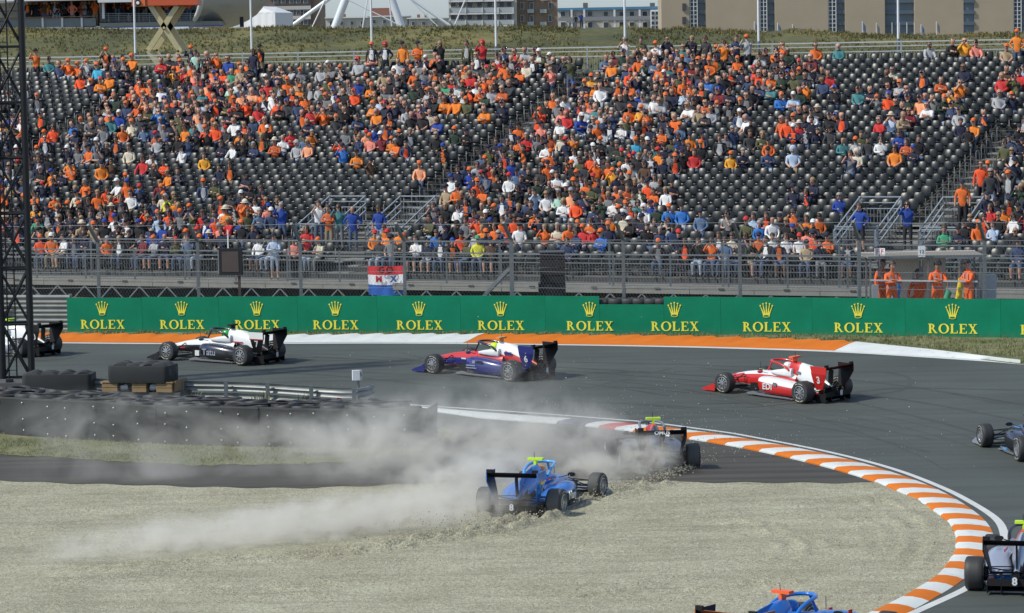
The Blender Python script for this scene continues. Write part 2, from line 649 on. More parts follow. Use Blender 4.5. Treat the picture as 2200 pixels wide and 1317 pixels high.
# gravel trap: a finely raked bed with furrows where the two cars have dug in
gpoly = [gp(x, y - 14) for x, y in GR_TOP] + [p.lerp(kerb_at(s)[0], .45) for s, p in [(s, kerb_at(s)[1]) for s in np.arange(s_of(1900, 1010), ks[-1], .4)]]
gpoly = [(p.x, p.y) for p in gpoly]
gpoly += [(-2, 40.0), (-30.0, 40.0)]
GPX, GPY = np.array([p[0] for p in gpoly]), np.array([p[1] for p in gpoly])

def inside(px, py):
    c = np.zeros(px.shape, bool)
    j = len(GPX) - 1
    for i in range(len(GPX)):
        cond = ((GPY[i] > py) != (GPY[j] > py)) & (px < (GPX[j] - GPX[i]) * (py - GPY[i]) / (GPY[j] - GPY[i] + 1e-12) + GPX[i])
        c ^= cond
        j = i
    return c

FURROWS = [([(1185, 1107), (1120, 1124), (1040, 1143), (930, 1160), (800, 1180), (640, 1196), (480, 1207), (250, 1222)], .17, .32), ([(1062, 1098), (960, 1112), (850, 1126), (700, 1142), (500, 1160), (250, 1185)], .11, .30),
           ([(1488, 1005), (1460, 1028), (1400, 1045), (1330, 1060), (1270, 1075)], .18, .30), ([(1352, 1002), (1330, 1040), (1260, 1062)], .08, .25),
           ([(1690, 1250), (1560, 1262), (1380, 1290)], .05, .22), ([(1640, 1200), (1480, 1240), (1300, 1275), (1150, 1300)], .05, .2), ([(880, 1200), (700, 1250), (380, 1280)], .05, .2),
           ([(1650, 1130), (1700, 1180), (1640, 1230), (1500, 1262)], .035, .25), ([(400, 1230), (200, 1245), (0, 1262)], .03, .25), ([(1500, 1110), (1680, 1085), (1850, 1080)], .03, .3),
           ([(1880, 1075), (1955, 1120), (1975, 1165), (1950, 1210), (1880, 1250), (1760, 1295), (1600, 1330)], .04, .3), ([(1700, 1090), (1830, 1115), (1885, 1165), (1850, 1215), (1740, 1255), (1560, 1300)], .035, .25), ([(1560, 1120), (1700, 1150), (1760, 1180), (1700, 1225), (1540, 1262), (1380, 1300)], .03, .25), ([(700, 1280), (400, 1290), (100, 1310)], .035, .25), ([(900, 1240), (620, 1262), (300, 1262)], .03, .25)]
_fl = []
for pts, h, w in FURROWS:
    L = resample([gp(*p) for p in pts], .15)
    _fl.append((np.array([(p.x, p.y) for p in L]), h, w))

gx = np.arange(-14.0, 13.5, .09)
gy = np.arange(50.0, 79.5, .12)
GX, GY = np.meshgrid(gx, gy)
GZ = np.zeros(GX.shape)
for (ax, ay, ph, am) in ((.9, .5, .3, .012), (2.3, -1.1, 1.9, .009), (.35, 1.4, 4.0, .015), (5.1, 2.2, .8, .005), (3.3, 6.1, 2.2, .005)):
    GZ += am * np.sin(GX * ax + GY * ay + ph + 1.2 * np.sin(GX * .31 * ax + GY * .45))
GZ += rng.normal(0, .006, GX.shape)
FUR = np.zeros(GX.shape)
for L, h, w in _fl:
    lo, hi = L.min(0) - 1.2, L.max(0) + 1.2
    msk = (GX > lo[0]) & (GX < hi[0]) & (GY > lo[1]) & (GY < hi[1])
    px, py = GX[msk], GY[msk]
    d2 = np.full(px.shape, 1e9)
    idx = np.zeros(px.shape, int)
    for k in range(len(L)):
        q = (px - L[k, 0]) ** 2 + (py - L[k, 1]) ** 2
        m_ = q < d2
        d2[m_] = q[m_]
        idx[m_] = k
    d = np.sqrt(d2)
    fade = 1.0 - .75 * idx / len(L)
    rough = 1 + .5 * np.sin(px * 9 + py * 5) * np.sin(px * 4.1 - py * 7)
    prof = h * fade * rough * (np.exp(-((d - w * .9) / (w * .45)) ** 2) - .6 * np.exp(-(d / (w * .5)) ** 2))
    GZ[msk] += prof
    FUR[msk] = np.maximum(FUR[msk], np.exp(-(d / (w * 1.8)) ** 2) * fade * min(1, h * 7))
# keep the bed below the apron and the kerb at its edges
kin = np.array([(p.x, p.y) for p in ki[::4]])
top_edge = np.array([(p.x, p.y) for p in resample([gp(*p) for p in GR_TOP], .5)])
GZ = .012 + GZ
for edge in (top_edge,):
    dd = np.full(GX.shape, 1e9)
    for k in range(len(edge)):
        dd = np.minimum(dd, (GX - edge[k, 0]) ** 2 + (GY - edge[k, 1]) ** 2)
    dd = np.sqrt(dd)
    GZ = np.where(dd < .7, GZ * (dd / .7) + (.016 + .012 * np.sin(GX * 3.1) * np.sin(GX * 7.7 + 1)) * (1 - dd / .7), GZ)
    above = GY > np.interp(GX, edge[:, 0], edge[:, 1])
    GZ = np.where(above & (dd > .12), np.minimum(GZ, .006), GZ)
dk = np.full(GX.shape, 1e9)
for k in range(len(kin)):
    dk = np.minimum(dk, (GX - kin[k, 0]) ** 2 + (GY - kin[k, 1]) ** 2)
dk = np.sqrt(dk)
GZ += .02 * np.exp(-(dk / 1.2) ** 2) - .018
GZ = np.maximum(GZ, .006)
ny_, nx_ = GX.shape
cxm = (GX[:-1, :-1] + GX[1:, 1:]) / 2
cym = (GY[:-1, :-1] + GY[1:, 1:]) / 2
keep = inside(cxm, cym)
ii, jj = np.nonzero(keep)
base = ii * nx_ + jj
quads = np.stack([base, base + 1, base + nx_ + 1, base + nx_], 1)
used, inv = np.unique(quads, return_inverse=True)
gv = np.stack([GX.ravel(), GY.ravel(), GZ.ravel()], 1)[used]
gf = inv.reshape(-1, 4)
me = bpy.data.meshes.new('gravel_trap')
me.vertices.add(len(gv))
me.vertices.foreach_set('co', gv.ravel())
me.loops.add(gf.size)
me.loops.foreach_set('vertex_index', gf.ravel().astype(np.int32))
me.polygons.add(len(gf))
me.polygons.foreach_set('loop_start', np.arange(0, gf.size, 4, dtype=np.int32))
me.polygons.foreach_set('loop_total', np.full(len(gf), 4, np.int32))
me.update(calc_edges=True)
me.validate()
me.polygons.foreach_set('use_smooth', [True] * len(me.polygons))
me.materials.append(M_GRAVEL)
tag(link('gravel_trap', me), kind='structure')

def np_mesh(name, V, Fq, mats, mi=None, smooth=False):
    """a mesh straight from arrays (faces all of one size)"""
    me_ = bpy.data.meshes.new(name)
    k = Fq.shape[1]
    me_.vertices.add(len(V))
    me_.vertices.foreach_set('co', np.ascontiguousarray(V, dtype=np.float32).ravel())
    me_.loops.add(Fq.size)
    me_.loops.foreach_set('vertex_index', np.ascontiguousarray(Fq, dtype=np.int32).ravel())
    me_.polygons.add(len(Fq))
    me_.polygons.foreach_set('loop_start', np.arange(0, Fq.size, k, dtype=np.int32))
    me_.polygons.foreach_set('loop_total', np.full(len(Fq), k, np.int32))
    for m_ in mats:
        me_.materials.append(m_)
    if mi is not None:
        me_.polygons.foreach_set('material_index', np.ascontiguousarray(mi, dtype=np.int32))
    if smooth:
        me_.polygons.foreach_set('use_smooth', np.ones(len(Fq), bool))
    me_.update(calc_edges=True)
    me_.validate()
    return me_

OCT_V = np.array([(1, 0, 0), (-1, 0, 0), (0, 1, 0), (0, -1, 0), (0, 0, 1), (0, 0, -1)], float)
OCT_F = np.array([(0, 2, 4), (2, 1, 4), (1, 3, 4), (3, 0, 4), (2, 0, 5), (1, 2, 5), (3, 1, 5), (0, 3, 5)])

def stones(name, P, size, mats, mi):
    n = len(P)
    sc = size[:, None, None] * rng.uniform(.6, 1.3, (n, 1, 3))
    V = OCT_V[None] * sc
    a = rng.uniform(0, 2 * PI, n)
    ca, sa = np.cos(a)[:, None], np.sin(a)[:, None]
    V = np.stack([V[..., 0] * ca - V[..., 1] * sa, V[..., 0] * sa + V[..., 1] * ca + .3 * V[..., 2], V[..., 2]], -1) + P[:, None, :]
    Fq = (OCT_F[None] + 6 * np.arange(n)[:, None, None]).reshape(-1, 3)
    return np_mesh(name, V.reshape(-1, 3), Fq, mats, np.repeat(mi, 8))

PEB = [mat('pebble_pale', (0.50, 0.47, 0.38), .9, 0, .2), mat('pebble_grey', (0.34, 0.32, 0.25), .9, 0, .2), mat('pebble_dark', (0.16, 0.14, 0.10), .9, 0, .2)]
n0 = 46000
px = rng.uniform(-13.5, 13.0, n0)
py = 51 + 27 * rng.random(n0) ** 1.15
ok = inside(px, py)
px, py = px[ok], py[ok]
fi = np.clip(((px - gx[0]) / .09).astype(int), 0, nx_ - 1)
fj = np.clip(((py - gy[0]) / .12).astype(int), 0, ny_ - 1)
ok = (dk[fj, fi] > .05) & (rng.random(len(px)) < .55 + FUR[fj, fi]) & (py < np.interp(px, top_edge[:, 0], top_edge[:, 1]) - .05)
px, py, fi, fj = px[ok], py[ok], fi[ok], fj[ok]
pz = GZ[fj, fi] + .004
fur = FUR[fj, fi]
size = rng.uniform(.006, .013, len(px)) * (1 + .8 * fur)
mi = rng.choice(3, len(px), p=(.42, .40, .18))
mi = np.where((fur > .3) & (rng.random(len(px)) < .5), 2, mi)
tag(link('gravel', stones('gravel', np.stack([px, py, pz], 1), size, PEB, mi)), kind='stuff')

# pebbles and grit flung up by the two cars
P, S, K = [], [], []
def fling(a, b, n, spread, up, size_):
    A, B = gp(*a), gp(*b)
    for _ in range(n):
        t = rng.random() ** 1.6
        p = A.lerp(B, t) + Vector(rng.normal(0, 1, 3) * np.array([spread * (.4 + t), spread * (.4 + t), 0]))
        p.z = hz(p.x, p.y) + abs(rng.normal(0, up * (.35 + t * .9))) + .02
        P.append(tuple(p))
        S.append(rng.uniform(.4, 1.0) * size_)
        K.append(rng.choice(3, p=(.5, .3, .2)))
fling((1185, 1108), (860, 1170), 1500, .28, .16, .017)
fling((1062, 1100), (800, 1135), 700, .25, .18, .017)
fling((1488, 1006), (1290, 1075), 1100, .22, .16, .018)
fling((1180, 1105), (1120, 1105), 350, .5, .5, .017)
fling((1285, 1072), (1150, 1100), 350, .25, .14, .018)
fling((1470, 1000), (1560, 985), 260, .6, .45, .017)
fling((1400, 1010), (1250, 940), 260, 1.2, 1.0, .017)
fling((1150, 1000), (1000, 930), 200, 1.8, 1.3, .017)
fling((1250, 930), (1000, 870), 110, 2.5, 1.2, .017)
fling((1500, 930), (1900, 870), 80, 3.0, .9, .016)
fling((1450, 925), (1900, 985), 320, 1.3, .012, .013)
fling((1250, 890), (1750, 900), 160, 2.5, .012, .013)
tag(link('flying_gravel', stones('flying_gravel', np.array(P), np.array(S), PEB, np.array(K))), kind='stuff')

# grass strip in front of the tyre wall, verge in front of the boards
grass_low = lambda x: interp([(-300, 968), (0, 978), (200, 990), (420, 1002), (600, 1000), (760, 994), (880, 976), (960, 952), (985, 938)], x) + 2.5 * mnoise.noise(Vector((x * .045, 3, 1))) + 2 * mnoise.noise(Vector((x * .013, 7, 1)))
grass_up = lambda x: interp([(-300, 920), (0, 925), (400, 938), (900, 952), (925, 915), (960, 922), (985, 935)], x)
strip('grass_strip', grass_up, grass_low, -300, 985, M_GRASS, 0.028, 300, 8)

OUT_LOW = [(-150, 736), (130, 738), (350, 739.5), (615, 739), (830, 738.5), (1000, 739.5), (1200, 742), (1440, 746), (1600, 750), (1793, 756.5), (2000, 768.5), (2150, 778.5), (2200, 783), (2400, 800)]
OUT_UP = [(-150, 722), (130, 724), (350, 725.5), (615, 727), (830, 725), (1043, 725.5), (1200, 726.5), (1440, 729), (1600, 733), (1700, 736), (1840, 742), (2000, 758.5), (2150, 777), (2200, 782.5), (2400, 799.5)]
BASE = [(-150, 713), (145, 714), (500, 715), (830, 716), (1100, 717), (1300, 718.5), (1500, 719.5), (1700, 721), (1900, 723), (2200, 727), (2400, 730)]
strip('grass_verge', lambda x: interp(BASE, x) - 8, lambda x: interp(OUT_UP, x) + 1, -150, 2380, M_GRASS, 0.02, 240, 6)

okerb = empty('outer_kerb', (0, 0, 0), 'long white and orange kerb below the green boards', 'kerb')
okerb['kind'] = 'structure'

def outer_block(l0, l1, u0, u1, m, teeth=True):
    """between lower pixel x l0..l1 and upper pixel x u0..u1"""
    n = max(4, int(abs(l1 - l0) / 8))
    rings = []
    for k in range(n + 1):
        t = k / n
        xl, xu = l0 + (l1 - l0) * t, u0 + (u1 - u0) * t
        yl, yu = interp(OUT_LOW, xl) - 3.0, interp(OUT_UP, xu)
        tooth = ((xu / 55.0) % 1.0) if teeth else .4
        ring = []
        for q, h in ((0, -.05), (0, .01), (.3, .05), (.7, .09 + .05 * tooth), (1, .10 + .06 * tooth), (1, -.05)):
            ring.append(gp(xl + (xu - xl) * q, yl + (yu - yl) * q, h))
        rings.append(ring)
    return MB().loft(rings).build('kerb_section', m, okerb, smooth=25)

outer_block(-150, 540, -150, 560, P_ORANGE)
outer_block(541, 995, 561, 1042, P_WHITE)
outer_block(996, 1792, 1043, 1838, P_ORANGE)
outer_block(1793, 2190, 1839, 2192, P_WHITE, False)
mb = MB()
ribbon(resample([gp(x, y - 1.2) for x, y in OUT_LOW], .5), .36, .36, .006, mb)
tag(mb.build('outer_edge_line', P_LINE), kind='structure')

def blades(name, pts, h, w, m, lean=.45, per=4):
    """tufts of grass: tapering blades round each point"""
    P_ = np.repeat(np.array(pts), per, 0)
    n = len(P_)
    hh = h * rng.uniform(.45, 1.25, n)
    a = rng.uniform(0, 2 * PI, n)
    off = rng.normal(0, .35 * h, (n, 2)) * .5
    ln = rng.uniform(0, lean, n) * hh
    b = P_ + np.stack([off[:, 0], off[:, 1], np.zeros(n)], 1)
    ca, sa = np.cos(a), np.sin(a)
    sx = np.stack([-sa, ca, 0 * a], 1) * (w * rng.uniform(.6, 1.4, n))[:, None]
    midp = b + np.stack([ca * ln * .35, sa * ln * .35, hh * .6], 1)
    tip = b + np.stack([ca * ln, sa * ln, hh], 1)
    V = np.stack([b - sx, b + sx, midp + sx * .7, midp - sx * .7, tip], 1).reshape(-1, 3)
    o = 5 * np.arange(n)[:, None]
    Fq = np.concatenate([o + np.array([[0, 1, 2]]), o + np.array([[0, 2, 3]]), o + np.array([[3, 2, 4]])], 0)
    return np_mesh(name, V, Fq, [m])

pts = []
while len(pts) < 5200:
    x = rng.uniform(-40, 2260)
    if x < 1780 and rng.random() < .45:
        continue
    a, b = interp(BASE, x) + .5, interp(OUT_UP, x) - 1.0
    if b - a < 1:
        continue
    y = a + (b - a) * rng.random()
    if mnoise.noise(Vector((x * .02, y * .15, 3))) < -.12:
        continue
    pts.append(tuple(gp(x, y, .01)))
tag(link('verge_tufts', blades('verge_tufts', pts, .10, .008, M_BLADE)), kind='stuff')['label'] = 'short uneven grass along the foot of the green boards'
pts = []
while len(pts) < 4200:
    x = rng.uniform(-40, 985)
    a, b = grass_up(x) + 4, grass_low(x)
    y = a + (b - a) * rng.random()
    if mnoise.noise(Vector((x * .012, y * .06, 8))) < -.2:
        continue
    pts.append(tuple(gp(x, y, .04)))
tag(link('strip_tufts', blades('strip_tufts', pts, .05, .006, M_BLADE, 1.2)), kind='stuff')['label'] = 'dry grass between the tyre wall and the dark apron'

# skid marks on the track
M_SKID = asphalt_mat('skid_rubber', 0.055, (0.90, 1.06, 0.93), streak=.2)
mb = MB()
for pts, w in (([(1905, 800), (1945, 808), (1957, 822), (1935, 838), (1890, 846), (1780, 860), (1600, 876)], .16), ([(2200, 838), (1960, 834), (1840, 842), (1700, 862), (1500, 868)], .2), ([(150, 757), (165, 763), (140, 771), (60, 776)], .2),
               ([(2200, 905), (2000, 868), (1700, 826), (1400, 800), (1000, 780), (600, 766)], .2), ([(2200, 960), (2010, 905), (1760, 850), (1500, 818), (1150, 792)], .18), ([(1000, 835), (700, 806), (350, 792)], .15), ([(2200, 870), (2050, 845), (1850, 818), (1500, 790)], .15)):
    ribbon(resample([gp(*p) for p in pts], .4), w, w * .6, .004, mb)
M_RUB = asphalt_mat('faint_rubber_streak', 0.0605, (0.90, 1.06, 0.93), streak=.25)
mb2 = MB()
for k in range(22):
    t0, t1 = rng.uniform(.1, .9, 2)
    x0, x1 = sorted(rng.uniform(250, 2250, 2))
    if x1 - x0 < 350:
        x1 = x0 + 350
    pts = []
    for q in range(7):
        x = x0 + (x1 - x0) * q / 6
        t = t0 + (t1 - t0) * q / 6
        yi = interp([(250, 845), (800, 865)] + LINE[1:13], x)
        pts.append(gp(x, interp(OUT_LOW, x) + 4 + (yi - interp(OUT_LOW, x) - 8) * t))
    ribbon(resample(pts, .4), rng.uniform(.08, .2), rng.uniform(.05, .15), .002 + .0001 * k, mb2)
tag(mb2.build('rubber_streak', M_RUB), kind='structure')
tag(mb.build('skid_mark', M_SKID), kind='structure')

# ------------------------------------------------------------------ advertising boards
def board_mat():
    t = NT('board_green')
    big, fine = t.noise(1.1, 5), t.noise(7, 5, .7)
    c = t.ramp(big, [(.3, (0.0015, 0.160, 0.080)), (.7, (0.002, 0.205, 0.108))])
    sep = t.n('ShaderNodeSeparateXYZ')
    t.l(t.tc.outputs['Object'], sep.inputs[0])
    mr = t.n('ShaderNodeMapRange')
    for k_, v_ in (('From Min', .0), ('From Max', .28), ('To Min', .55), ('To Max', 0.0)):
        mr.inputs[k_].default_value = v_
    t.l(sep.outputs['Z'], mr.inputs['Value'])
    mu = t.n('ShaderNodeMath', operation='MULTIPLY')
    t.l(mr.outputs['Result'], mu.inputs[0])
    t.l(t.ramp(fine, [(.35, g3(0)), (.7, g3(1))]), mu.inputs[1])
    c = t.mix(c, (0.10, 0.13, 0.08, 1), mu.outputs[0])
    t.l(c, t.b.inputs['Base Color'])
    t.b.inputs['Roughness'].default_value = .55
    t.b.inputs['Specular IOR Level'].default_value = 0.2
    t.bump(big, .5, .04)
    return t.m
GREEN = board_mat()
GOLD = mat('board_yellow', (0.80, 0.72, 0.06), 0.45, 0, 0.04)
BOARD_BACK = mat('board_edge', (0.02, 0.10, 0.05), .6)
SEAMS = [145, 306, 471, 640, 811, 990, 1172, 1288.5, 1427, 1549, 1745, 1945, 2150, 2345]
LOGOS = [221.5, 392, 553.5, 722, 902, 1077.5, 1268, None, 1450.5, 1648, 1845, 2047.5, 2247]

def board_h(x):
    return interp([(145, 1.19), (500, 1.24), (1000, 1.28), (1600, 1.25), (2200, 1.245)], x)

def ring2(cx, cy, ro, ri, so, si, n=20):
    out = []
    for k in range(n):
        t = 2 * PI * k / n
        out.append(((cx + ro * math.cos(t), cy + so * math.sin(t)), (cx + ri * math.cos(t), cy + si * math.sin(t))))
    return out

def letter_shapes(ch):
    """slab serif capitals, one unit high: lists of convex outlines and rings"""
    R_, P_ = [], []
    def rect(x0, y0, x1, y1):
        P_.append([(x0, y0), (x1, y0), (x1, y1), (x0, y1)])
    if ch == 'R':
        rect(.08, .06, .275, .94); rect(0, 0, .36, .07); rect(0, .93, .275, 1)
        R_.append((.27, .735, .32, .14, .265, .185, -PI / 2, PI / 2)); 
        P_.append([(.33, .50), (.50, .50), (.78, .06), (.60, .06)]); rect(.60, 0, .86, .07)
        w = .86
    elif ch == 'O':
        R_.append((.48, .5, .50, .29, .53, .44, 0, 2 * PI)); w = .96
    elif ch == 'L':
        rect(.08, .06, .275, .94); rect(0, 0, .70, .075); rect(0, .93, .36, 1); P_.append([(.60, .075), (.70, .075), (.70, .30), (.655, .30)]); w = .72
    elif ch == 'E':
        rect(.08, .06, .275, .94); rect(0, 0, .72, .075); rect(0, .925, .70, 1); rect(.25, .465, .52, .545)
        P_.append([(.62, .075), (.72, .075), (.72, .27), (.675, .27)]); P_.append([(.60, .925), (.70, .925), (.70, .75), (.655, .75)]); rect(.47, .39, .52, .62); w = .74
    else:
        P_.append([(.08, .94), (.28, .94), (.78, .06), (.57, .06)]); P_.append([(.57, .94), (.67, .94), (.27, .06), (.165, .06)])
        rect(0, .93, .34, 1); rect(.50, .93, .80, 1); rect(.04, 0, .36, .07); rect(.50, 0, .86, .07); w = .86
    return P_, R_, w

def word_mesh(word, h, gap=.10):
    mb_ = MB()
    x = 0.0
    depth = [0]
    for ch in word:
        Ps, Rs, w = letter_shapes(ch)
        for P_ in Ps:
            depth[0] += 1
            mb_.prism([(a + x, b) for a, b in P_], 0, .012 + .0006 * (depth[0] % 5), lambda u, v, a: (u * h * 1.14, -a, v * h))
        for (cx, cy, ro, ri, so, si, t0, t1) in Rs:
            n = 22
            a_ = .0135
            for k in range(n):
                t, t2 = t0 + (t1 - t0) * k / n, t0 + (t1 - t0) * (k + 1) / n
                q = [(cx + x + ri * math.cos(t), cy + si * math.sin(t)), (cx + x + ro * math.cos(t), cy + so * math.sin(t)), (cx + x + ro * math.cos(t2), cy + so * math.sin(t2)), (cx + x + ri * math.cos(t2), cy + si * math.sin(t2))]
                mb_.add([(u * h * 1.14, -a_, v * h) for u, v in q], [(0, 1, 2, 3)])
        x += w + gap
    W = (x - gap) * h * 1.14
    mb_.v = [(a - W / 2, b, c) for a, b, c in mb_.v]
    return mb_.mesh('lettering', GOLD), W

def crown_mesh(h):
    mb_ = MB()
    k = 0
    tips = [(-.43, .80), (-.235, .93), (0, .98), (.235, .93), (.43, .80)]
    bases = [-.17, -.09, 0, .09, .17]
    for (tx, tz), bx in zip(tips, bases):
        k += 1
        mb_.prism([(bx - .055, .10), (bx + .055, .10), (bx * 1.45 + .045, .35), (tx + .018, tz - .03), (tx - .018, tz - .03), (bx * 1.45 - .045, .35)], 0, .010 + .001 * k, lambda u, v, a: (u * h, -a, v * h))
        c = [(tx + .055 * math.cos(t), tz + .055 * math.sin(t)) for t in [2 * PI * q / 12 for q in range(12)]]
        mb_.prism(c, 0, .016 + .001 * k, lambda u, v, a: (u * h, -a, v * h))
    n = 24
    for q in range(n):
        t, t2 = 2 * PI * q / n, 2 * PI * (q + 1) / n
        qd = [(.20 * math.cos(t), .085 + .075 * math.sin(t)), (.245 * math.cos(t), .085 + .105 * math.sin(t)), (.245 * math.cos(t2), .085 + .105 * math.sin(t2)), (.20 * math.cos(t2), .085 + .075 * math.sin(t2))]
        mb_.add([(u * h, -.022, v * h) for u, v in qd], [(0, 1, 2, 3)])
    c = [(.20 * math.cos(2 * PI * q / n), .085 + .075 * math.sin(2 * PI * q / n)) for q in range(n)]
    mb_.prism(c, 0, .019, lambda u, v, a: (u * h, -a, v * h), 1)
    return mb_.mesh('crown_emblem', [GOLD, GREEN])

WORD_ME, WORD_W = word_mesh('ROLEX', .305, .12)
CROWN_ME = crown_mesh(.47)
bnames = {0: 'at the end beside the bare guardrail', 1: 'above the white and black car', 2: 'over the white and black car tail', 3: 'one board left of the flag', 4: 'straight below the hand painted flag', 5: 'above the blue and red car',
          6: 'below the black loudspeakers', 7: 'with a plain low top between two tall boards', 8: 'directly after the low plain board', 9: 'above the red and white car', 10: 'under the marshals sign with F letters', 11: 'under the marshals sign with number 12', 12: 'last of the row, cut by the photo edge'}
for k, (a, b) in enumerate(zip(SEAMS, SEAMS[1:])):
    A, B = gp(a + .1, interp(BASE, a)), gp(b - .1, interp(BASE, b))
    mid = (A + B) / 2
    d = B - A
    rz = math.atan2(d.y, d.x)
    L = Vector((d.x, d.y, 0)).length
    h = 1.0 if k == 7 else board_h((a + b) / 2)
    t = empty('advertising_board', (mid.x, mid.y, mid.z), ('green board ' if k == 7 else 'green board with yellow crown and lettering ') + bnames[k], 'advertising board', 'green advertising boards in a row', rz)
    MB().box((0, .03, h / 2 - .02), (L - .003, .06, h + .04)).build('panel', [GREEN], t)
    for q in (-.3, .3):
        MB().beam((L * q, .1, -.05), (L * q, .1, h - .15), .06, .06).build('strut', [STEEL_D], t)
    if LOGOS[k]:
        gpt = gp(LOGOS[k], interp(BASE, LOGOS[k]))
        u = (gpt - mid).dot(Vector((d.x, d.y, 0)).normalized())
        w_ = link('lettering', WORD_ME, t)
        w_.location = (u, -.001, .13)
        c_ = link('crown_emblem', CROWN_ME, t)
        c_.location = (u - .01, -.001, .60)

# ------------------------------------------------------------------ grandstand
TH = rad(23.99)
SE = Vector((math.cos(TH), -math.sin(TH), 0))
SN = Vector((math.sin(TH), math.cos(TH), 0))
SP0 = Vector((0, 134.356, 4.853))
SD, SRISE, SPITCH, STREAD = .78, .213, .53, -.72
I0, I1 = -12, 22
SRZ = -TH

def S(i, a, dz=0.0):
    """row i, a metres along the row, dz above the tread"""
    return SP0 + SE * a + SN * (SD * i) + Vector((0, 0, SRISE * i + STREAD + dz))

_pn = SE.cross(SN * SD + Vector((0, 0, SRISE)))

def stand_ia(x, y, dz):
    """(i, a) of the point of the stand seen at pixel x, y, dz above the treads"""
    d = ray(x, y)
    o = SP0 + Vector((0, 0, STREAD + dz))
    t = (o - CAMP).dot(_pn) / d.dot(_pn)
    r = CAMP + d * t - o
    return r.dot(SN) / SD, r.dot(SE)

def a_at(i, x):
    lo, hi = -45.0, 45.0
    for _ in range(40):
        m = (lo + hi) / 2
        if proj(S(i, m, .6))[0] < x:
            lo = m
        else:
            hi = m
    return lo

AISLES = [(-26.75, -25.8), (-3.6, -2.6), (18.8, 19.6)]
AISLE_TOP = [16, 22, 9]
# the two entrances that open between the handrails
V1 = [stand_ia(x, 421, 1.0)[1] for x in (709, 785, 861, 936)]
V2 = [stand_ia(x, y, 1.0)[1] for x, y in ((1849, 422), (1936.5, 422), (2028, 422), (2108, 429))]
VI = -5

def seat_here(i, a):
    for (lo, hi), it in zip(AISLES, AISLE_TOP):
        if i <= it and lo - .25 < a < hi + .25:
            return False
    for V in (V1, V2):
        if i <= VI and V[0] - .15 < a < V[2] + .2 and i > -11:
            return False
        if i <= VI - 1 and V[2] < a < V[3] + .1 and i > -10:
            return False
    return True

stand = empty('grandstand', (0, 135, 0), 'wide open grandstand with rows of black seats on a grey steel frame', 'grandstand')
stand_inv = Matrix.Translation((0, -135, 0))

def SB(mb, name, mats, smooth=False):
    mb.v = [(x, y - 135, z) for x, y, z in mb.v]
    return mb.build(name, mats, stand, smooth)

RISER = mat('shaded_understructure', (0.060, 0.062, 0.060), .8, 0, .3, 2)  # dark grey carries the shade of open risers and behind the lattice
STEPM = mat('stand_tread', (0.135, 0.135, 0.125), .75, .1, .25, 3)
RS = Matrix.Rotation(SRZ, 3, 'Z')
for i in range(I0, I1 + 2):
    a0, a1 = a_at(i, -160), a_at(i, 2380)
    mb = MB()
    mb.box(S(i, (a0 + a1) / 2, -.02) + SN * .02, (a1 - a0, SD - .1, .04), 0, RS)
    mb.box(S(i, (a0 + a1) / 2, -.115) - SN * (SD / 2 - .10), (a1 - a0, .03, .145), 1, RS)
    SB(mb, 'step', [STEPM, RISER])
    for (lo, hi), it in zip(AISLES, AISLE_TOP):
        if i > it:
            continue
        mb = MB()
        mb.box(S(i, (lo + hi) / 2, .012) - SN * .02, (hi - lo - .05, SD - .22, .045), 0, RS)
        mb.box(S(i, (lo + hi) / 2, -.094) + SN * (SD / 2 - .12), (hi - lo - .05, .34, .035), 0, RS)
        SB(mb, 'stair_tread', [TREAD])
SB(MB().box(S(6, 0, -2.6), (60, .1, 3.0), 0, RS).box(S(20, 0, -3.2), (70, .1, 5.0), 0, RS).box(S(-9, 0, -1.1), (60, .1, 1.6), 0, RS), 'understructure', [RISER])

def seat_mesh():
    mb_ = MB()
    rings = []
    for v in (0, .25, .5, .75, .93, 1.0):
        z = .50 + .40 * v
        w = .198 * (1 - .16 * max(0, (v - .75) / .25) ** 2.4) * (.86 + .14 * min(1, v * 3))
        y = .20 + .10 * v ** 2.1
        fr = [(w * u, y + .025 * u * u - .009 * (1 - u * u), z) for u in (-1, -.6, -.2, .2, .6, 1)]
        bk = [(w * u, y + .025 + .018 * u * u, z) for u in (1, .3, -.3, -1)]
        rings.append(fr + bk)
    mb_.loft(rings)
    # folded seat pan, standing up in front of the back
    rings = []
    for v in (0, .5, 1.0):
        z = .36 + .17 * v
        fr = [(.19 * u, .10 - .02 * v + .03 * u * u, z) for u in (-1, 0, 1)]
        bk = [(.19 * u, .16 - .02 * v, z) for u in (1, 0, -1)]
        rings.append(fr + bk)
    mb_.loft(rings)
    mb_.box((0, .30, .655), (SPITCH - .006, .03, .03), 1)
    mb_.box((SPITCH / 2 - .03, .29, .33), (.03, .03, .64), 1)
    mb_.box((SPITCH / 2 - .03, .12, .36), (.025, .32, .025), 1)
    me_ = mb_.mesh('seat', [PLASTIC, STEEL_D], smooth=50)
    return me_

SEAT = seat_mesh()
SEATS = []                      # (i, index along the row, a, world point, depth)
for i in range(I0, I1 + 1):
    a0, a1 = a_at(i, -60), a_at(i, 2265)
    off = rng.uniform(0, SPITCH)
    blocks = []
    k0 = int(math.floor(a0 / SPITCH))
    for k in range(k0, int(a1 / SPITCH) + 1):
        a = k * SPITCH + (.12 if a_at else 0)
        if seat_here(i, a):
            SEATS.append((i, k, a, S(i, a)))
order = sorted(range(len(SEATS)), key=lambda q: SEATS[q][3].y)
near_seats = set(order[:300])
sv = np.array([v.co[:] for v in SEAT.vertices])
sf = [p.vertices[:] for p in SEAT.polygons]
smi = [p.material_index for p in SEAT.polygons]
cs, sn = math.cos(SRZ), math.sin(SRZ)
Vs, Fs4 = [], []
tri = []
for f, m_ in zip(sf, smi):
    for q in range(1, len(f) - 1):
        tri.append((f[0], f[q], f[q + 1], m_))
tri = np.array(tri)
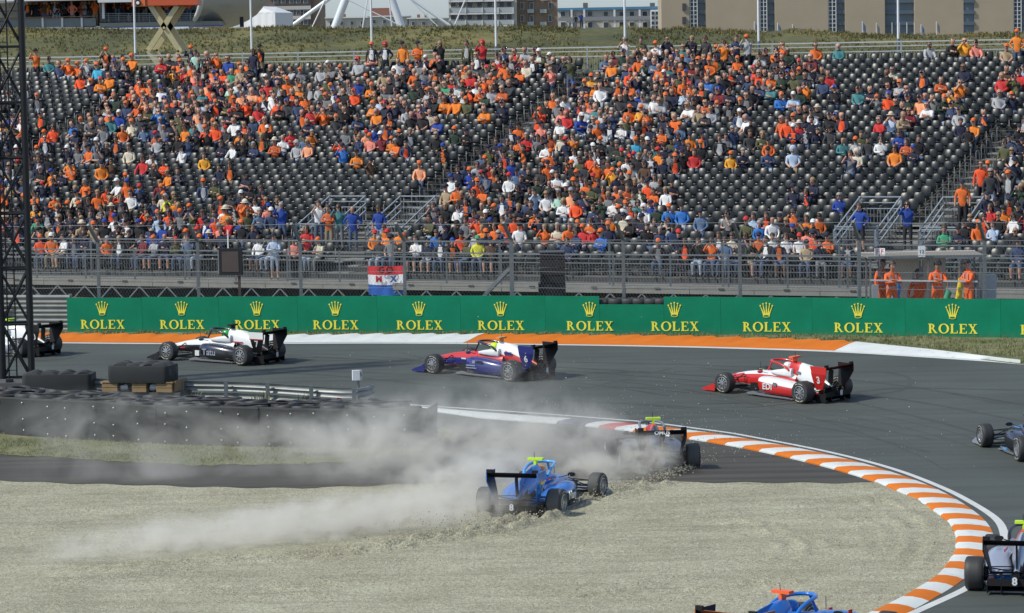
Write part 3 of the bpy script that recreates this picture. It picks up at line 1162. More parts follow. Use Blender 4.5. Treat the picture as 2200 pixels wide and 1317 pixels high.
bulk = [q for q in range(len(SEATS)) if q not in near_seats]
nb = len(bulk)
rot = np.stack([sv[:, 0] * cs - sv[:, 1] * sn, sv[:, 0] * sn + sv[:, 1] * cs, sv[:, 2]], 1)
pos = np.array([SEATS[q][3][:] for q in bulk]) - np.array([0, 135, 0])
az_ = SRZ + rng.normal(0, .05, nb)
tl = rng.normal(0, .05, nb)
ca_, sa_ = np.cos(az_)[:, None], np.sin(az_)[:, None]
yy = sv[None, :, 1] + tl[:, None] * (sv[None, :, 2] - .45)
rot3 = np.stack([sv[None, :, 0] * ca_ - yy * sa_, sv[None, :, 0] * sa_ + yy * ca_, np.repeat(sv[None, :, 2], nb, 0)], 2)
V = (rot3 + pos[:, None, :]).reshape(-1, 3)
Fq = (tri[None, :, :3] + (len(sv) * np.arange(nb))[:, None, None]).reshape(-1, 3)
bulk_me = np_mesh('seat_rows', V, Fq, [PLASTIC, STEEL_D], np.tile(tri[:, 3], nb), smooth=False)
so_ = link('seat_rows', bulk_me, stand)
tag(so_, kind='stuff')
for q in near_seats:
    o = link('seat', SEAT, stand)
    o.location = SEATS[q][3] - Vector((0, 135, 0))
    o.rotation_euler = (rng.normal(0, .04), 0, SRZ + rng.normal(0, .05))

# tube loops closing the seat rows at the aisles
loop = MB()
for side in (0,):
    loop.tube([(0, -.18, .02), (0, -.20, .52), (0, -.12, .60), (0, .26, .60), (0, .32, .54), (0, .32, .02)], .018, 5)
LOOP = loop.mesh('end_frame', [STEEL_D], smooth=60)
for i in range(I0, I1 + 1):
    for (lo, hi), it in zip(AISLES, AISLE_TOP):
        if i > it:
            continue
        for a in (lo - .06, hi + .06):
            x, y = proj(S(i, a, .5))
            if -20 < x < 2220 and not (i <= VI and any(V[0] < a < V[3] for V in (V1, V2))):
                o = link('end_frame', LOOP, stand)
                o.location = S(i, a) - Vector((0, 135, 0))
                o.rotation_euler = (0, 0, SRZ)

def railing(p0, p1, h, name, panels, bars=.125, mid=(.5,), parent=None, off=Vector((0, 0, 0)), posts=True, m=STEEL, t=.045, bar_bottom=.10, bar_top=None):
    """a barrier from p0 to p1: a post at each panel end, rails and upright bars as one panel"""
    p0, p1 = Vector(p0) - off, Vector(p1) - off
    up = Vector((0, 0, 1))
    for k in range(panels):
        a, b = p0.lerp(p1, k / panels), p0.lerp(p1, (k + 1) / panels)
        mb_ = MB()
        mb_.beam(a + up * h, b + up * h, t, t)
        for q in mid:
            mb_.beam(a + up * h * q, b + up * h * q, t * .75, t * .75)
        bt = bar_top if bar_top is not None else (mid[0] * h if mid else h)
        if bars:
            mb_.beam(a + up * bar_bottom, b + up * bar_bottom, t * .75, t * .75)
            n = int((b - a).length / bars)
            for j in range(1, n):
                c = a.lerp(b, j / n)
                mb_.beam(c + up * bar_bottom, c + up * bt, .016, .016)
        mb_.build(name + '_panel', [m], parent)
        if posts:
            MB().beam(a, a + up * (h + .06), .07, .07).build('post', [m], parent)
    if posts:
        MB().beam(p1, p1 + up * (h + .06), .07, .07).build('post', [m], parent)

O135 = Vector((0, 135, 0))
# back railing above the top row
a0, a1 = a_at(23, -150), a_at(23, 2370)
n = int((a1 - a0) / 2.9)
railing(S(22.85, a0), S(22.85, a1), 1.22, 'back_railing', n, .12, (.66, .85), stand, O135, True, mat('pale_steel', (.40, .43, .43), .5, .2, .12, 4), .055, .12)
# front walkway, its fascia, lattice and barrier
FI, FZ = -14.25, 1.33
def W(i, a, z):
    p = SP0 + SE * a + SN * (SD * i)
    return Vector((p.x, p.y, z))
fa0, fa1 = a_at(-14, -120), a_at(-14, 2360)
mb = MB()
mid_a = (fa0 + fa1) / 2
mb.box(W(-13.4, mid_a, FZ - .03), (fa1 - fa0, 1.9, .05), 0, RS)
SB(mb, 'walkway_deck', [DECK])
nf = int((fa1 - fa0) / 2.5)
for k in range(nf):
    b0, b1 = fa0 + (fa1 - fa0) * k / nf, fa0 + (fa1 - fa0) * (k + 1) / nf
    SB(MB().box(W(FI - .32, (b0 + b1) / 2, FZ - .10), (b1 - b0 - .02, .05, .26), 0, RS).box(W(FI - .37, (b0 + b1) / 2, FZ - .03), (.22, .05, .05), 1, RS), 'fascia_board', [DECK, RISER])
    for a, b in ((b0, (b0 + b1) / 2), ((b0 + b1) / 2, b1)):
        SB(MB().beam(W(FI - .3, a, FZ - .85), W(FI - .3, (a + b) / 2, FZ - .24), .045, .045), 'lattice_brace', [STEEL])
        SB(MB().beam(W(FI - .3, b, FZ - .85), W(FI - .3, (a + b) / 2, FZ - .24), .045, .045), 'lattice_brace', [STEEL])
SB(MB().beam(W(FI - .3, fa0, FZ - .88), W(FI - .3, fa1, FZ - .88), .06, .06), 'lattice_rail', [STEEL])
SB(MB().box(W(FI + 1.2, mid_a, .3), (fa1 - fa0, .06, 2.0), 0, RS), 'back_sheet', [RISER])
railing(W(FI, fa0, FZ), W(FI, fa1, FZ), 1.18, 'front_barrier', int((fa1 - fa0) / 2.25), .115, (.72, .86), stand, O135, True, STEEL, .05, .14)
for k in range(int((fa1 - fa0) / 4.5)):
    a = fa0 + 2 + 4.5 * k
    SB(MB().beam(W(-13.0, a, FZ - .2), W(-13.0, a, FZ + 1.6), .08, .08), 'post', [STEEL])
SB(MB().beam(W(-13.0, fa0, FZ + 1.55), W(-13.0, fa1, FZ + 1.55), .045, .045), 'hand_rail', [STEEL])

# entrances: handrails down the slope, gates across, a short flight between
VBLUE = mat('painted_handrail', (0.30, 0.345, 0.38), .5, .3, .12, 4)
def entrance(V):
    for k, a in enumerate(V):
        mb_ = MB()
        top, bot = S(VI + 1, a), S(VI - 3.2, a)
        for h in (1.0, .68, .40):
            mb_.beam(top + Vector((0, 0, h)), bot + Vector((0, 0, h - .25)), .05, .05)
        SB(mb_, 'stair_rail', [VBLUE])
        for q, dz in ((0, 0), (.5, -.12), (1, -.25)):
            p = top.lerp(bot, q)
            SB(MB().beam(p + Vector((0, 0, -.6)), p + Vector((0, 0, 1.03 + dz)), .055, .055), 'stair_rail_post', [VBLUE if k != 2 else STEEL_D])
        mb_ = MB()
        for q in np.linspace(.08, .95, 9):
            p = top.lerp(bot, q)
            mb_.beam(p + Vector((0, 0, -.35)), p + Vector((0, 0, .38 - .25 * q)), .02, .02)
        SB(mb_, 'rail_infill', [VBLUE])
    for a, b in ((V[0], V[1]), (V[2], V[3])):
        railing(S(VI + 1, a), S(VI + 1, b), 1.0, 'gate', 1, .13, (.78, .55), stand, O135, False, VBLUE, .045, -.45, .52)
        railing(S(VI - 2.9, a), S(VI - 2.9, b), .85, 'gate', 1, .13, (.9,), stand, O135, True, VBLUE, .045, -.25)
    for k in range(7):
        SB(MB().box(S(VI + .4 - k * .62, (V[1] + V[2]) / 2, .05 - .035 * k), (V[2] - V[1] - .1, .34, .04), 0, RS), 'stair_tread', [TREAD])
    SB(MB().box(S(-10.2, (V[0] + V[2]) / 2, .02), (V[2] - V[0] + .6, 2.2, .05), 0, RS), 'landing', [DECK])
entrance(V1)
entrance(V2)

# ------------------------------------------------------------------ flagpoles behind the stand
PW = mat('white_pole', (0.70, 0.72, 0.72), .4, 0, .05)
names = ['beside the yellow scissor lift', 'in front of the white tent', 'below the wheel of the fairground', 'before the pale balcony block', 'in front of the flat blue edged block', 'before the first glass bay of the sandy hotel', 'before the widest glass bay of the sandy hotel']
for k, x in enumerate((291, 541, 799, 1066, 1343, 1630, 1930)):
    i = 23.6
    lo, hi = -45.0, 45.0
    for _ in range(40):
        m_ = (lo + hi) / 2
        if proj(S(i, m_, 1.1))[0] < x:
            lo = m_
        else:
            hi = m_
    p = S(i, lo, -2.0)
    o = empty('flagpole', p, 'white flagpole behind the stand, ' + names[k], 'flagpole', 'white flagpoles behind the stand')
    MB().tube([(0, 0, 0), (0, 0, 4), (0, 0, 10.5)], [.062, .055, .035], 8).build('pole', [PW], o, smooth=60)
    MB().lathe([(.0, -.05), (.06, 0), (.0, .06)], 8, 'z', (0, 0, 10.55)).build('finial', [PW], o, smooth=60)
    MB().tube([(0, 0, 1.6), (0, 0, 3.2)], .075, 8).build('sleeve', [STEEL], o, smooth=60)

# ------------------------------------------------------------------ debris fence along the boards
def fence_pt(x, back=.75):
    g = gp(x, interp(BASE, x))
    Y = g.y + back
    p = at(x, interp(BASE, x) - 40, Y)
    return Vector((p.x, Y, hz(p.x, Y)))

fence = empty('debris_fence', fence_pt(1100), 'tall steel debris fence of posts, wires and netting behind the green boards', 'fence')
FO = Vector(fence.location)
fx = [-40, 214, 428, 648, 871, 1101, 1341, 1591, 1847, 2116, 2330]
fpts = [fence_pt(x) - FO for x in fx]
for k, p in enumerate(fpts):
    w = .15 if k == 5 else .11
    mb = MB()
    mb.beam(p + Vector((0, 0, -.2)), p + Vector((0, 0, 3.15)), w, w)
    mb.build('post', [STEEL], fence)
    mb = MB()
    mb.beam(p + Vector((0, 0, 3.1)), p + Vector((-.25, -.55, 3.72)), .09, .09)
    mb.build('post_arm', [STEEL], fence)
for k, (a, b) in enumerate(zip(fpts, fpts[1:])):
    for z, sag in ((.55, .01), (1.02, .02), (1.5, .02), (2.05, .03), (2.62, .03), (3.1, .03)):
        m_ = (a + b) / 2 + Vector((0, 0, z - sag))
        MB().tube([a + Vector((0, -.06, z)), m_ + Vector((0, -.06, 0)), b + Vector((0, -.06, z))], .009, 4).build('wire', [STEEL], fence)
    MB().tube([a + Vector((-.25, -.55, 3.70)), (a + b) / 2 + Vector((-.25, -.55, 3.66)), b + Vector((-.25, -.55, 3.70))], .009, 4).build('wire', [STEEL], fence)
    L = (b - a).length
    d = (b - a) / L
    mb = MB()
    n = int(L / .11)
    Hh = 3.1
    for j in range(-int(Hh / .11 * .6), n):
        for sgn in (1, -1):
            u0, u1 = j * .11, j * .11 + Hh * .6
            z0_, z1_ = (0.0, Hh) if sgn > 0 else (Hh, 0.0)
            q0, q1 = max(u0, 0), min(u1, L)
            if q1 <= q0:
                continue
            za = z0_ + (z1_ - z0_) * (q0 - u0) / (u1 - u0)
            zb = z0_ + (z1_ - z0_) * (q1 - u0) / (u1 - u0)
            A = a + d * q0 + Vector((0, -.07, za))
            B = a + d * q1 + Vector((0, -.07, zb))
            s_ = (B - A).normalized().cross(Vector((0, 1, 0))) * .0022
            mb.add([A - s_, A + s_, B + s_, B - s_], [(0, 1, 2, 3)])
    tag(mb.build('netting', [STEEL_D], fence), kind='stuff')
p = fpts[5]
q = fence_pt(990) - FO + Vector((0, .3, 0))
MB().beam(p + Vector((-.05, .25, 2.15)), q + Vector((0, .3, .3)), .12, .12).build('brace', [STEEL], fence)

# ------------------------------------------------------------------ bare guardrail wall at the end of the boards
ARM = mat('guardrail_galvanised', (0.25, 0.265, 0.255), .5, .3, .3, 2.5)
wl = empty('guardrail', gp(60, 713), 'weathered triple guardrail wall where the green boards begin', 'guardrail')
WO = Vector(wl.location)
wa, wb = gp(-200, 711) - WO + Vector((0, .25, 0)), gp(150, 712) - WO + Vector((0, .25, 0))

def armco(mb_, a, b, z0_, h, out):
    """one corrugated beam between a and b, its face turned to out"""
    prof = [(0, 0), (.035, .03), (.08, .16), (.08, .26), (.02, .38), (.0, .5), (.02, .62), (.08, .74), (.08, .84), (.035, .97), (0, 1)]
    A = [a + out * u + Vector((0, 0, z0_ + v * h)) for u, v in prof]
    B = [b + out * u + Vector((0, 0, z0_ + v * h)) for u, v in prof]
    A2 = [a + out * (u - .02) + Vector((0, 0, z0_ + v * h)) for u, v in prof[::-1]]
    B2 = [b + out * (u - .02) + Vector((0, 0, z0_ + v * h)) for u, v in prof[::-1]]
    mb_.loft([A + A2, B + B2])

for k in range(4):
    mb = MB()
    armco(mb, wa, wb, -.02 + .32 * k, .31, Vector((0, -1, 0)))
    mb.build('beam', [ARM], wl, smooth=30)
for q in (.2, .5, .8, 1.0):
    c = wa.lerp(wb, q) + Vector((0, .08, 0))
    MB().beam(c, c + Vector((0, 0, 1.28)), .12, .14).build('post', [STEEL_D], wl)
t = empty('advertising_board', gp(3, 712), 'narrow green board end at the photo edge behind the lattice mast', 'advertising board', 'green advertising boards in a row')
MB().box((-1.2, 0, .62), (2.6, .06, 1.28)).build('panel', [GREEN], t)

# tyre stacks seen over the low board
tp = [fence_pt(x, .45) for x in (1300, 1325, 1350, 1375, 1400, 1420)]
TORUS = MB().lathe([(.18, -.10), (.20, -.12), (.29, -.11), (.325, -.06), (.325, .06), (.29, .11), (.20, .12), (.18, .10)], 16, 'z').mesh('tyre', [RUBBER], smooth=40)
for k, p in enumerate(tp):
    r = empty('tyre_stack', p, 'stack of black tyres behind the low board, ' + nth(k + 1) + ' from the loudspeakers', 'tyre stack', 'tyre stacks behind the low board')
    for j in range(5):
        o = link('tyre', TORUS, r)
        o.location = (rng.normal(0, .02), rng.normal(0, .02), .12 + .235 * j)

# ------------------------------------------------------------------ screen, loudspeakers, flag
SCR = mat('screen_glass', (0.06, 0.048, 0.042), .4, 0, .25, 3)
p = fence_pt(505, .38)
sc = empty('display_screen', p, 'square black framed display board on a brown post behind the fence', 'screen')
def loc_at(x, y, o, Y=None):
    return at(x, y, Y if Y else o.y) - o
c0 = loc_at(496, 562, p)
R = Matrix.Rotation(rad(-14), 3, 'Z')
MB().box(c0, (.82, .12, .92), 0, R).build('frame', [BLACKSTEEL], sc)
MB().box(c0 + R @ Vector((0, -.065, 0)), (.60, .02, .70), 0, R).build('screen_panel', [SCR], sc)
MB().box(c0 + R @ Vector((-.44, .02, -.02)), (.05, .1, .8), 0, R).build('side_trim', [STEEL], sc)
MB().beam(loc_at(514, 592, p), loc_at(514, 592, p) * 1.0 + Vector((0, 0, -1.9)), .09, .09).build('post', [mat('brown_post', (0.07, 0.05, 0.04), .7)], sc)
MB().beam(loc_at(490, 534, p), loc_at(489, 494, p), .045, .045).build('antenna', [WHITE], sc)

p = fence_pt(1187, 1.6)
sp = empty('loudspeaker', p, 'tall stack of black loudspeakers under netting at the stand front', 'loudspeaker')
SPK = mat('speaker_black', (0.012, 0.012, 0.013), .7, 0, .2)
top = loc_at(1187, 543, p).z
MB().box((0, .3, top * .30), (.92, .8, top * .6)).build('bass_cabinet', [SPK], sp)
for k in range(4):
    z = top * .6 + (top * .4) * (k + .5) / 4
    MB().box((.03, .26 + .02 * k, z), (.84, .6, top * .1 - .03), 0, Matrix.Rotation(rad(-2 * k), 3, 'X')).build('line_element', [SPK], sp)
MB().box((0, .3, top + .02), (.86, .66, .04)).build('top_plate', [mat('grey_plate', (0.08, 0.085, 0.09), .5)], sp)
MB().box((-.05, -.112, top * .27), (.6, .02, top * .36)).build('grille', [mat('speaker_grille', (0.03, 0.03, 0.032), .5)], sp)

fi_, fa_ = FI - .12, None
lo, hi = -20.0, 20.0
for _ in range(40):
    m_ = (lo + hi) / 2
    if proj(W(fi_, m_, 2.0))[0] < 830:
        lo = m_
    else:
        hi = m_
fa_ = lo
fc = W(fi_, fa_, 0)
ztop = at(830, 570, fc.y).z
zbot = at(830, 631, fc.y).z
fw = 78 / (7000 / fc.y)
fl = empty('flag', (fc.x, fc.y, zbot), 'hand painted red white blue flag with letters hung on the stand barrier', 'flag', None, rad(-4))
FR, FWH, FB = mat('flag_red', (0.68, 0.035, 0.045), .8, 0, .1), mat('flag_white', (0.85, 0.85, 0.87), .8, 0, .05), mat('flag_blue', (0.025, 0.13, 0.50), .8, 0, .1)
hh = ztop - zbot
def fl_pt(u, v):
    return (fw * (u - .5) * (1 - .05 * (1 - v)) , -.30 + .018 * math.sin(u * 9 + v * 2) * (1.2 - v) + .012 * math.sin(u * 17 + 1), hh * v - .05 * (1 - (2 * u - 1) ** 2) * (1 - v) - .02 * (1 - (2 * u - 1) ** 2) * v)
nu = 24
for name, v0, v1, m_ in (('red_band', .70, 1.0, FR), ('white_band', .36, .70, FWH), ('blue_band', 0, .36, FB)):
    mb = MB()
    rows_ = [v0 + (v1 - v0) * k / 4 for k in range(5)]
    v = [fl_pt(u / nu, w) for w in rows_ for u in range(nu + 1)]
    v2 = [(x, y + .006, z) for x, y, z in v]
    n_ = len(v)
    f = [(j * (nu + 1) + i, j * (nu + 1) + i + 1, (j + 1) * (nu + 1) + i + 1, (j + 1) * (nu + 1) + i) for j in range(4) for i in range(nu)]
    mb.add(v, f)
    mb.add(v2, [q[::-1] for q in f])
    mb.build(name, [m_], fl, smooth=80)
INK = mat('black_ink', (0.02, 0.012, 0.012), .8)
put_text('G', hh * .30, INK, fl, (-.10 * fw, -.40, hh * .85), (1, 0, 0), (0, 0, 1), bold=.012)
put_text('O', hh * .30, INK, fl, (.12 * fw, -.40, hh * .85), (1, 0, 0), (0, 0, 1), bold=.012)
put_text('M', hh * .30, mat('red_ink', (0.42, 0.02, 0.04), .8), fl, (-.18 * fw, -.40, hh * .53), (1, 0, 0), (0, 0, 1), bold=.012)
put_text('X', hh * .30, mat('blue_ink', (0.02, 0.06, 0.25), .8), fl, (.22 * fw, -.40, hh * .53), (1, 0, 0), (0, 0, 1), bold=.012)

# ------------------------------------------------------------------ marshals' post
HY = 108.6
hut = empty('marshal_post', Vector((at(1990, 640, HY).x, HY, hz(0, HY))), 'open marshals shelter with thin flat roof and cream back panel', 'marshal post')
HO = Vector(hut.location)
def hl(x, y, dY=0.0):
    return at(x, y, HY + dY) - HO
CREAM = mat('cream_panel', (0.74, 0.69, 0.58), .7, 0, .08)
GREYP = mat('grey_panel', (0.34, 0.37, 0.40), .5, .1, .08)
r0, r1 = hl(1862, 553), hl(2112, 551)
mb = MB()
zr = (r0.z + r1.z) / 2
mb.box(((r0.x + r1.x) / 2, .75, zr + .03), (r1.x - r0.x, 2.3, .06), 0)
mb.build('roof', [mat('roof_felt', (0.22, 0.20, 0.165), .8, 0, .1)], hut)
MB().box(((r0.x + r1.x) / 2, -.42, zr + .03), (r1.x - r0.x, .04, .09)).build('roof_edge', [STEEL], hut)
MB().box(((r0.x + r1.x) / 2, 1.92, zr + .03), (r1.x - r0.x, .04, .09)).build('roof_edge', [WHITE], hut)
for x in (1868, 1992, 2104):
    b = hl(x, 640)
    MB().beam((b.x, -.35, 0), (b.x, -.35, zr), .07, .07).build('post', [STEEL_D], hut)
    MB().beam((b.x + .1, 1.85, 0), (b.x + .1, 1.85, zr), .07, .07).build('post', [STEEL_D], hut)
c0, c1 = hl(1915, 640, 1.8), hl(2032, 640, 1.8)
MB().box(((c0.x + c1.x) / 2, 1.8, zr / 2 + .1), (c1.x - c0.x, .06, zr - .25)).build('back_panel', [CREAM], hut)
MB().beam(hl(1870, 602, -.95), hl(2100, 605, -.95), .05, .05).build('hand_rail', [mat('pale_rail', (0.6, 0.6, 0.58), .5)], hut)
MB().box(hl(2122, 620) + Vector((0, .3, -.2)), (.60, .5, 1.3)).build('cabinet', [GREYP], hut)
MB().box(hl(1880, 628) + Vector((0, .0, -.2)), (.22, .2, .9)).build('bin', [GREYP], hut)
for x in (1890, 1979, 2068):
    MB().box(hl(x, 578, .2), (.13, .08, .52)).build('light_panel', [STEEL], hut)
for x0_, yy, words, lab in ((1890, 541, ('F', 'F'), 'white folded sign with two red letters F on the shelter roof'), (1980, 540, ('12',), 'tall white sign with number 12 on the shelter roof')):
    c = at(x0_, yy, HY - .55)
    sg = empty('sign', c, lab, 'sign', 'signs on the marshals shelter')
    if len(words) == 2:
        for s_, wd in zip((-1, 1), words):
            R = Matrix.Rotation(rad(24 * -s_), 3, 'Z')
            pc = Vector((s_ * .085, 0, 0))
            MB().box(pc, (.19, .02, .24), 0, R).build('sign_face', [WHITE], sg)
            put_text(wd, .22, FR, sg, pc + R @ Vector((0, -.014, 0)), R @ Vector((1, 0, 0)), (0, 0, 1), thick=.002)
    else:
        MB().box((0, 0, 0), (.24, .02, .36)).build('sign_face', [WHITE], sg)
        put_text('12', .17, INK, sg, (0, -.014, -.01), (1, 0, 0), (0, 0, 1), thick=.002)
    MB().beam((0, .03, -.1), (0, .03, -.5), .03, .03).build('stem', [STEEL_D], sg)

def cloth_flag(x, y0, y1, w, m, lab, Yo=-.3):
    a, b = at(x, y0, HY + Yo), at(x, y1, HY + Yo)
    o = empty('flag', a, lab, 'flag', 'marshals flags')
    h = a.z - b.z
    n = 10
    rings = []
    for k in range(n + 1):
        t = k / n
        ww = w * (.35 + .65 * min(1, t * 2)) * (1 + .12 * math.sin(t * 7))
        rings.append([(ww * .5 * math.cos(q) + .03 * math.sin(t * 5), .05 * math.sin(q) * (1 + .5 * math.sin(3 * q)), -h * t) for q in [2 * PI * j / 10 for j in range(10)]])
    MB().loft(rings).build('cloth', [m], o, smooth=60)
    MB().tube([(0, 0, .35), (0, .02, -h * .6)], .014, 6).build('stick', [mat('wood_stick', (0.35, 0.25, 0.12), .6)], o)
cloth_flag(2061, 598, 642, .22, mat('yellow_flag_cloth', (0.75, 0.60, 0.03), .7), 'rolled yellow flag hanging before the rightmost marshal')
cloth_flag(1926, 604, 642, .28, mat('blue_flag_cloth', (0.05, 0.27, 0.62), .7), 'bright blue flag held low by the standing marshal in orange')
cloth_flag(2036, 622, 642, .25, mat('green_flag_cloth', (0.06, 0.35, 0.20), .7), 'small green flag beside the marshal with ear defenders')

# ------------------------------------------------------------------ people
SKINS = [mat('skin_light', (0.50, 0.29, 0.20), .6, 0, .06), mat('skin_tanned', (0.40, 0.215, 0.14), .6, 0, .06), mat('skin_ruddy', (0.46, 0.235, 0.165), .6, 0, .06), mat('skin_brown', (0.20, 0.105, 0.065), .6, 0, .06)]
HAIRS = [mat('hair_brown', (0.055, 0.033, 0.02), .6, 0, .2), mat('hair_dark', (0.015, 0.012, 0.01), .55, 0, .2), mat('hair_blond', (0.27, 0.185, 0.09), .6, 0, .2), mat('hair_grey', (0.28, 0.27, 0.26), .6, 0, .2)]
TOPC = {'orange': (0.66, 0.135, 0.022), 'bright orange': (0.70, 0.20, 0.022), 'red orange': (0.75, 0.085, 0.02), 'rust': (0.48, 0.10, 0.03), 'peach': (0.78, 0.33, 0.17), 'salmon': (0.72, 0.24, 0.18), 'amber': (0.72, 0.33, 0.03), 'yellow': (0.62, 0.60, 0.05),
        'black': (0.012, 0.012, 0.014), 'charcoal': (0.035, 0.036, 0.04), 'navy': (0.014, 0.018, 0.042), 'dark blue': (0.03, 0.05, 0.11), 'blue': (0.014, 0.05, 0.27), 'denim blue': (0.085, 0.14, 0.24), 'bright blue': (0.03, 0.15, 0.45), 'cyan': (0.05, 0.34, 0.50),
        'light blue': (0.38, 0.48, 0.62), 'grey': (0.16, 0.165, 0.17), 'light grey': (0.36, 0.37, 0.38), 'white': (0.70, 0.70, 0.69), 'cream': (0.58, 0.52, 0.40), 'olive': (0.075, 0.08, 0.035), 'dark green': (0.02, 0.04, 0.026), 'green': (0.05, 0.27, 0.15), 'mint': (0.36, 0.56, 0.46), 'teal': (0.05, 0.19, 0.20),
        'red': (0.50, 0.03, 0.03), 'maroon': (0.16, 0.018, 0.026), 'mauve': (0.22, 0.10, 0.12), 'tan': (0.36, 0.27, 0.17), 'brown': (0.09, 0.05, 0.03)}
TOPM = {k: mat(k.replace(' ', '_') + '_cloth', v, .85, 0, .14, 5) for k, v in TOPC.items()}
TROU = {'denim': mat('denim', (0.07, 0.10, 0.17), .85, 0, .2), 'dark': mat('dark_trousers', (0.02, 0.021, 0.026), .85, 0, .2), 'pale denim': mat('pale_denim', (0.30, 0.36, 0.44), .85, 0, .2), 'khaki': mat('khaki', (0.24, 0.19, 0.12), .85, 0, .2), 'grey': TOPM['grey']}
SHOE = mat('dark_shoe', (0.03, 0.028, 0.027), .6, 0, .2)
EYE = mat('eye_dark', (0.02, 0.016, 0.014), .4, 0, 0)
LIP = mat('lip', (0.28, 0.10, 0.085), .5, 0, 0)

def pose(kind, arms):
    sit = kind == 'sit'
    J, E_ = {}, []
    def j(n, p, r):
        J[n] = (Vector(p), r if isinstance(r, tuple) else (r, r))
    if sit:
        j('pelvis', (0, .07, .55), (.165, .125)); j('waist', (0, .10, .73), (.155, .115)); j('chest', (0, .10, .95), (.18, .12)); dz, dy = 0.0, 0.0
        for s, n in ((1, 'L'), (-1, 'R')):
            j('hip' + n, (s * .10, -.04, .53), .10); j('knee' + n, (s * .15, -.40, .53), .078); j('ankle' + n, (s * .15, -.37, .13), .05); j('toe' + n, (s * .16, -.50, .05), .042)
    else:
        j('pelvis', (0, 0, .93), (.165, .115)); j('waist', (0, .0, 1.09), (.15, .105)); j('chest', (0, 0, 1.31), (.18, .12)); dz, dy = .36, -.10
        for s, n in ((1, 'L'), (-1, 'R')):
            j('hip' + n, (s * .10, 0, .84), .095); j('knee' + n, (s * .115, -.02, .49), .07); j('ankle' + n, (s * .12, .02, .10), .05); j('toe' + n, (s * .14, -.13, .045), .042)
    o = Vector((0, dy, dz))
    def jo(n, p, r):
        j(n, Vector(p) + o, r)
    jo('neckb', (0, .08, 1.10), (.085, .075)); jo('neck', (0, .045, 1.175), .056); jo('jaw', (0, .006, 1.26), (.078, .085)); jo('brow', (0, .018, 1.35), (.09, .105)); jo('crown', (0, .035, 1.415), (.07, .08))
    for s, n in ((1, 'L'), (-1, 'R')):
        jo('sh' + n, (s * .19, .095, 1.035), .072)
        A = {'lap': ((.255, .02, .80), (.13, -.22, .675), (.07, -.28, .655)), 'crossed': ((.255, -.05, .80), (.02 if s > 0 else .0, -.165, .85 + .02 * s), (-.12, -.14, .89 + .02 * s)), 'face': ((.25, -.17, .97), (.10, -.20, 1.19), (.07, -.19, 1.25)),
             'down': ((.265, .11, .78), (.275, .05, .54), (.27, .02, .46)), 'hips': ((.36, .12, .82), (.22, .05, .65), (.17, .02, .63)), 'raised': ((.34, .02, 1.28), (.16, -.05, 1.43), (.09, -.03, 1.45)), 'knees': ((.25, -.12, .78), (.17, -.34, .64), (.15, -.40, .61)),
             'chin': ((.22, -.14, .84), (.07, -.13, 1.10), (.03, -.11, 1.17)) if s > 0 else ((.255, .02, .80), (.05, -.18, .79), (-.06, -.18, .81))}[arms]
        jo('el' + n, (s * A[0][0], A[0][1], A[0][2]), .052); jo('wr' + n, (s * A[1][0], A[1][1], A[1][2]), .038); jo('ha' + n, (s * A[2][0], A[2][1], A[2][2]), .042)
    E_ = [('pelvis', 'waist', 1), ('waist', 'chest', 1), ('chest', 'neckb', 1), ('neckb', 'neck', 0), ('neck', 'jaw', 0), ('jaw', 'brow', 0), ('brow', 'crown', 0)]
    for n in 'LR':
        E_ += [('chest', 'sh' + n, 1), ('sh' + n, 'el' + n, 1), ('el' + n, 'wr' + n, 4), ('wr' + n, 'ha' + n, 0), ('pelvis', 'hip' + n, 2), ('hip' + n, 'knee' + n, 2), ('knee' + n, 'ankle' + n, 5), ('ankle' + n, 'toe' + n, 3)]
    return J, E_, o

DUMMY = [mat('slot_%d' % k, (.3, .3, .3), .8, 0, 0) for k in range(7)]

def body_mesh(kind, arms, level=1):
    J, E_, off = pose(kind, arms)
    names = list(J)
    me_ = bpy.data.meshes.new('body_skeleton')
    me_.from_pydata([J[n][0] for n in names], [(names.index(a), names.index(b)) for a, b, _ in E_], [])
    o = bpy.data.objects.new('body_tmp', me_)
    COL.objects.link(o)
    md = o.modifiers.new('skin', 'SKIN')
    md.use_smooth_shade = True
    sd = me_.skin_vertices[0].data
    for k, n in enumerate(names):
        sd[k].radius = J[n][1]
        sd[k].use_root = n == 'pelvis'
    if level:
        s_ = o.modifiers.new('smooth', 'SUBSURF')
        s_.levels = level
    dg = bpy.context.evaluated_depsgraph_get()
    out = bpy.data.meshes.new_from_object(o.evaluated_get(dg))
    bpy.data.objects.remove(o)
    out.name = 'person'
    out.materials.clear()
    for m_ in DUMMY:
        out.materials.append(m_)
    segs = [(J[a][0], J[b][0], r, (J[a][1][0] + J[b][1][0]) / 2) for a, b, r in E_]
    for p in out.polygons:
        best, br = 1e9, 1
        c = Vector(p.center)
        for a, b, r, rr in segs:
            d = b - a
            t = max(0, min(1, (c - a).dot(d) / d.length_squared))
            q = (c - a - d * t).length - rr
            if q < best:
                best, br = q, r
        if br == 1 and abs(c.x) < .062 and c.y < off.y + .02 and c.z > off.z + .60:
            br = 6
        p.material_index = br
        p.use_smooth = True
    return out, off

def dome(r, zc, y0=.025, low=-.2, back=0.0, n=10, m=6, fz=1.0):
    """upper part of a head shell"""
    rings = []
    for k in range(m + 1):
        t = low + (PI / 2 - low) * k / m
        ring = []
        for q in range(n):
            a = 2 * PI * q / n
            y = math.sin(a)
            drop = back * max(0, y) * (1 - k / m)
            ring.append((r * .9 * math.cos(t) * math.cos(a), y0 + r * 1.08 * math.cos(t) * y, zc + r * fz * math.sin(t) - drop))
        rings.append(ring)
    return rings

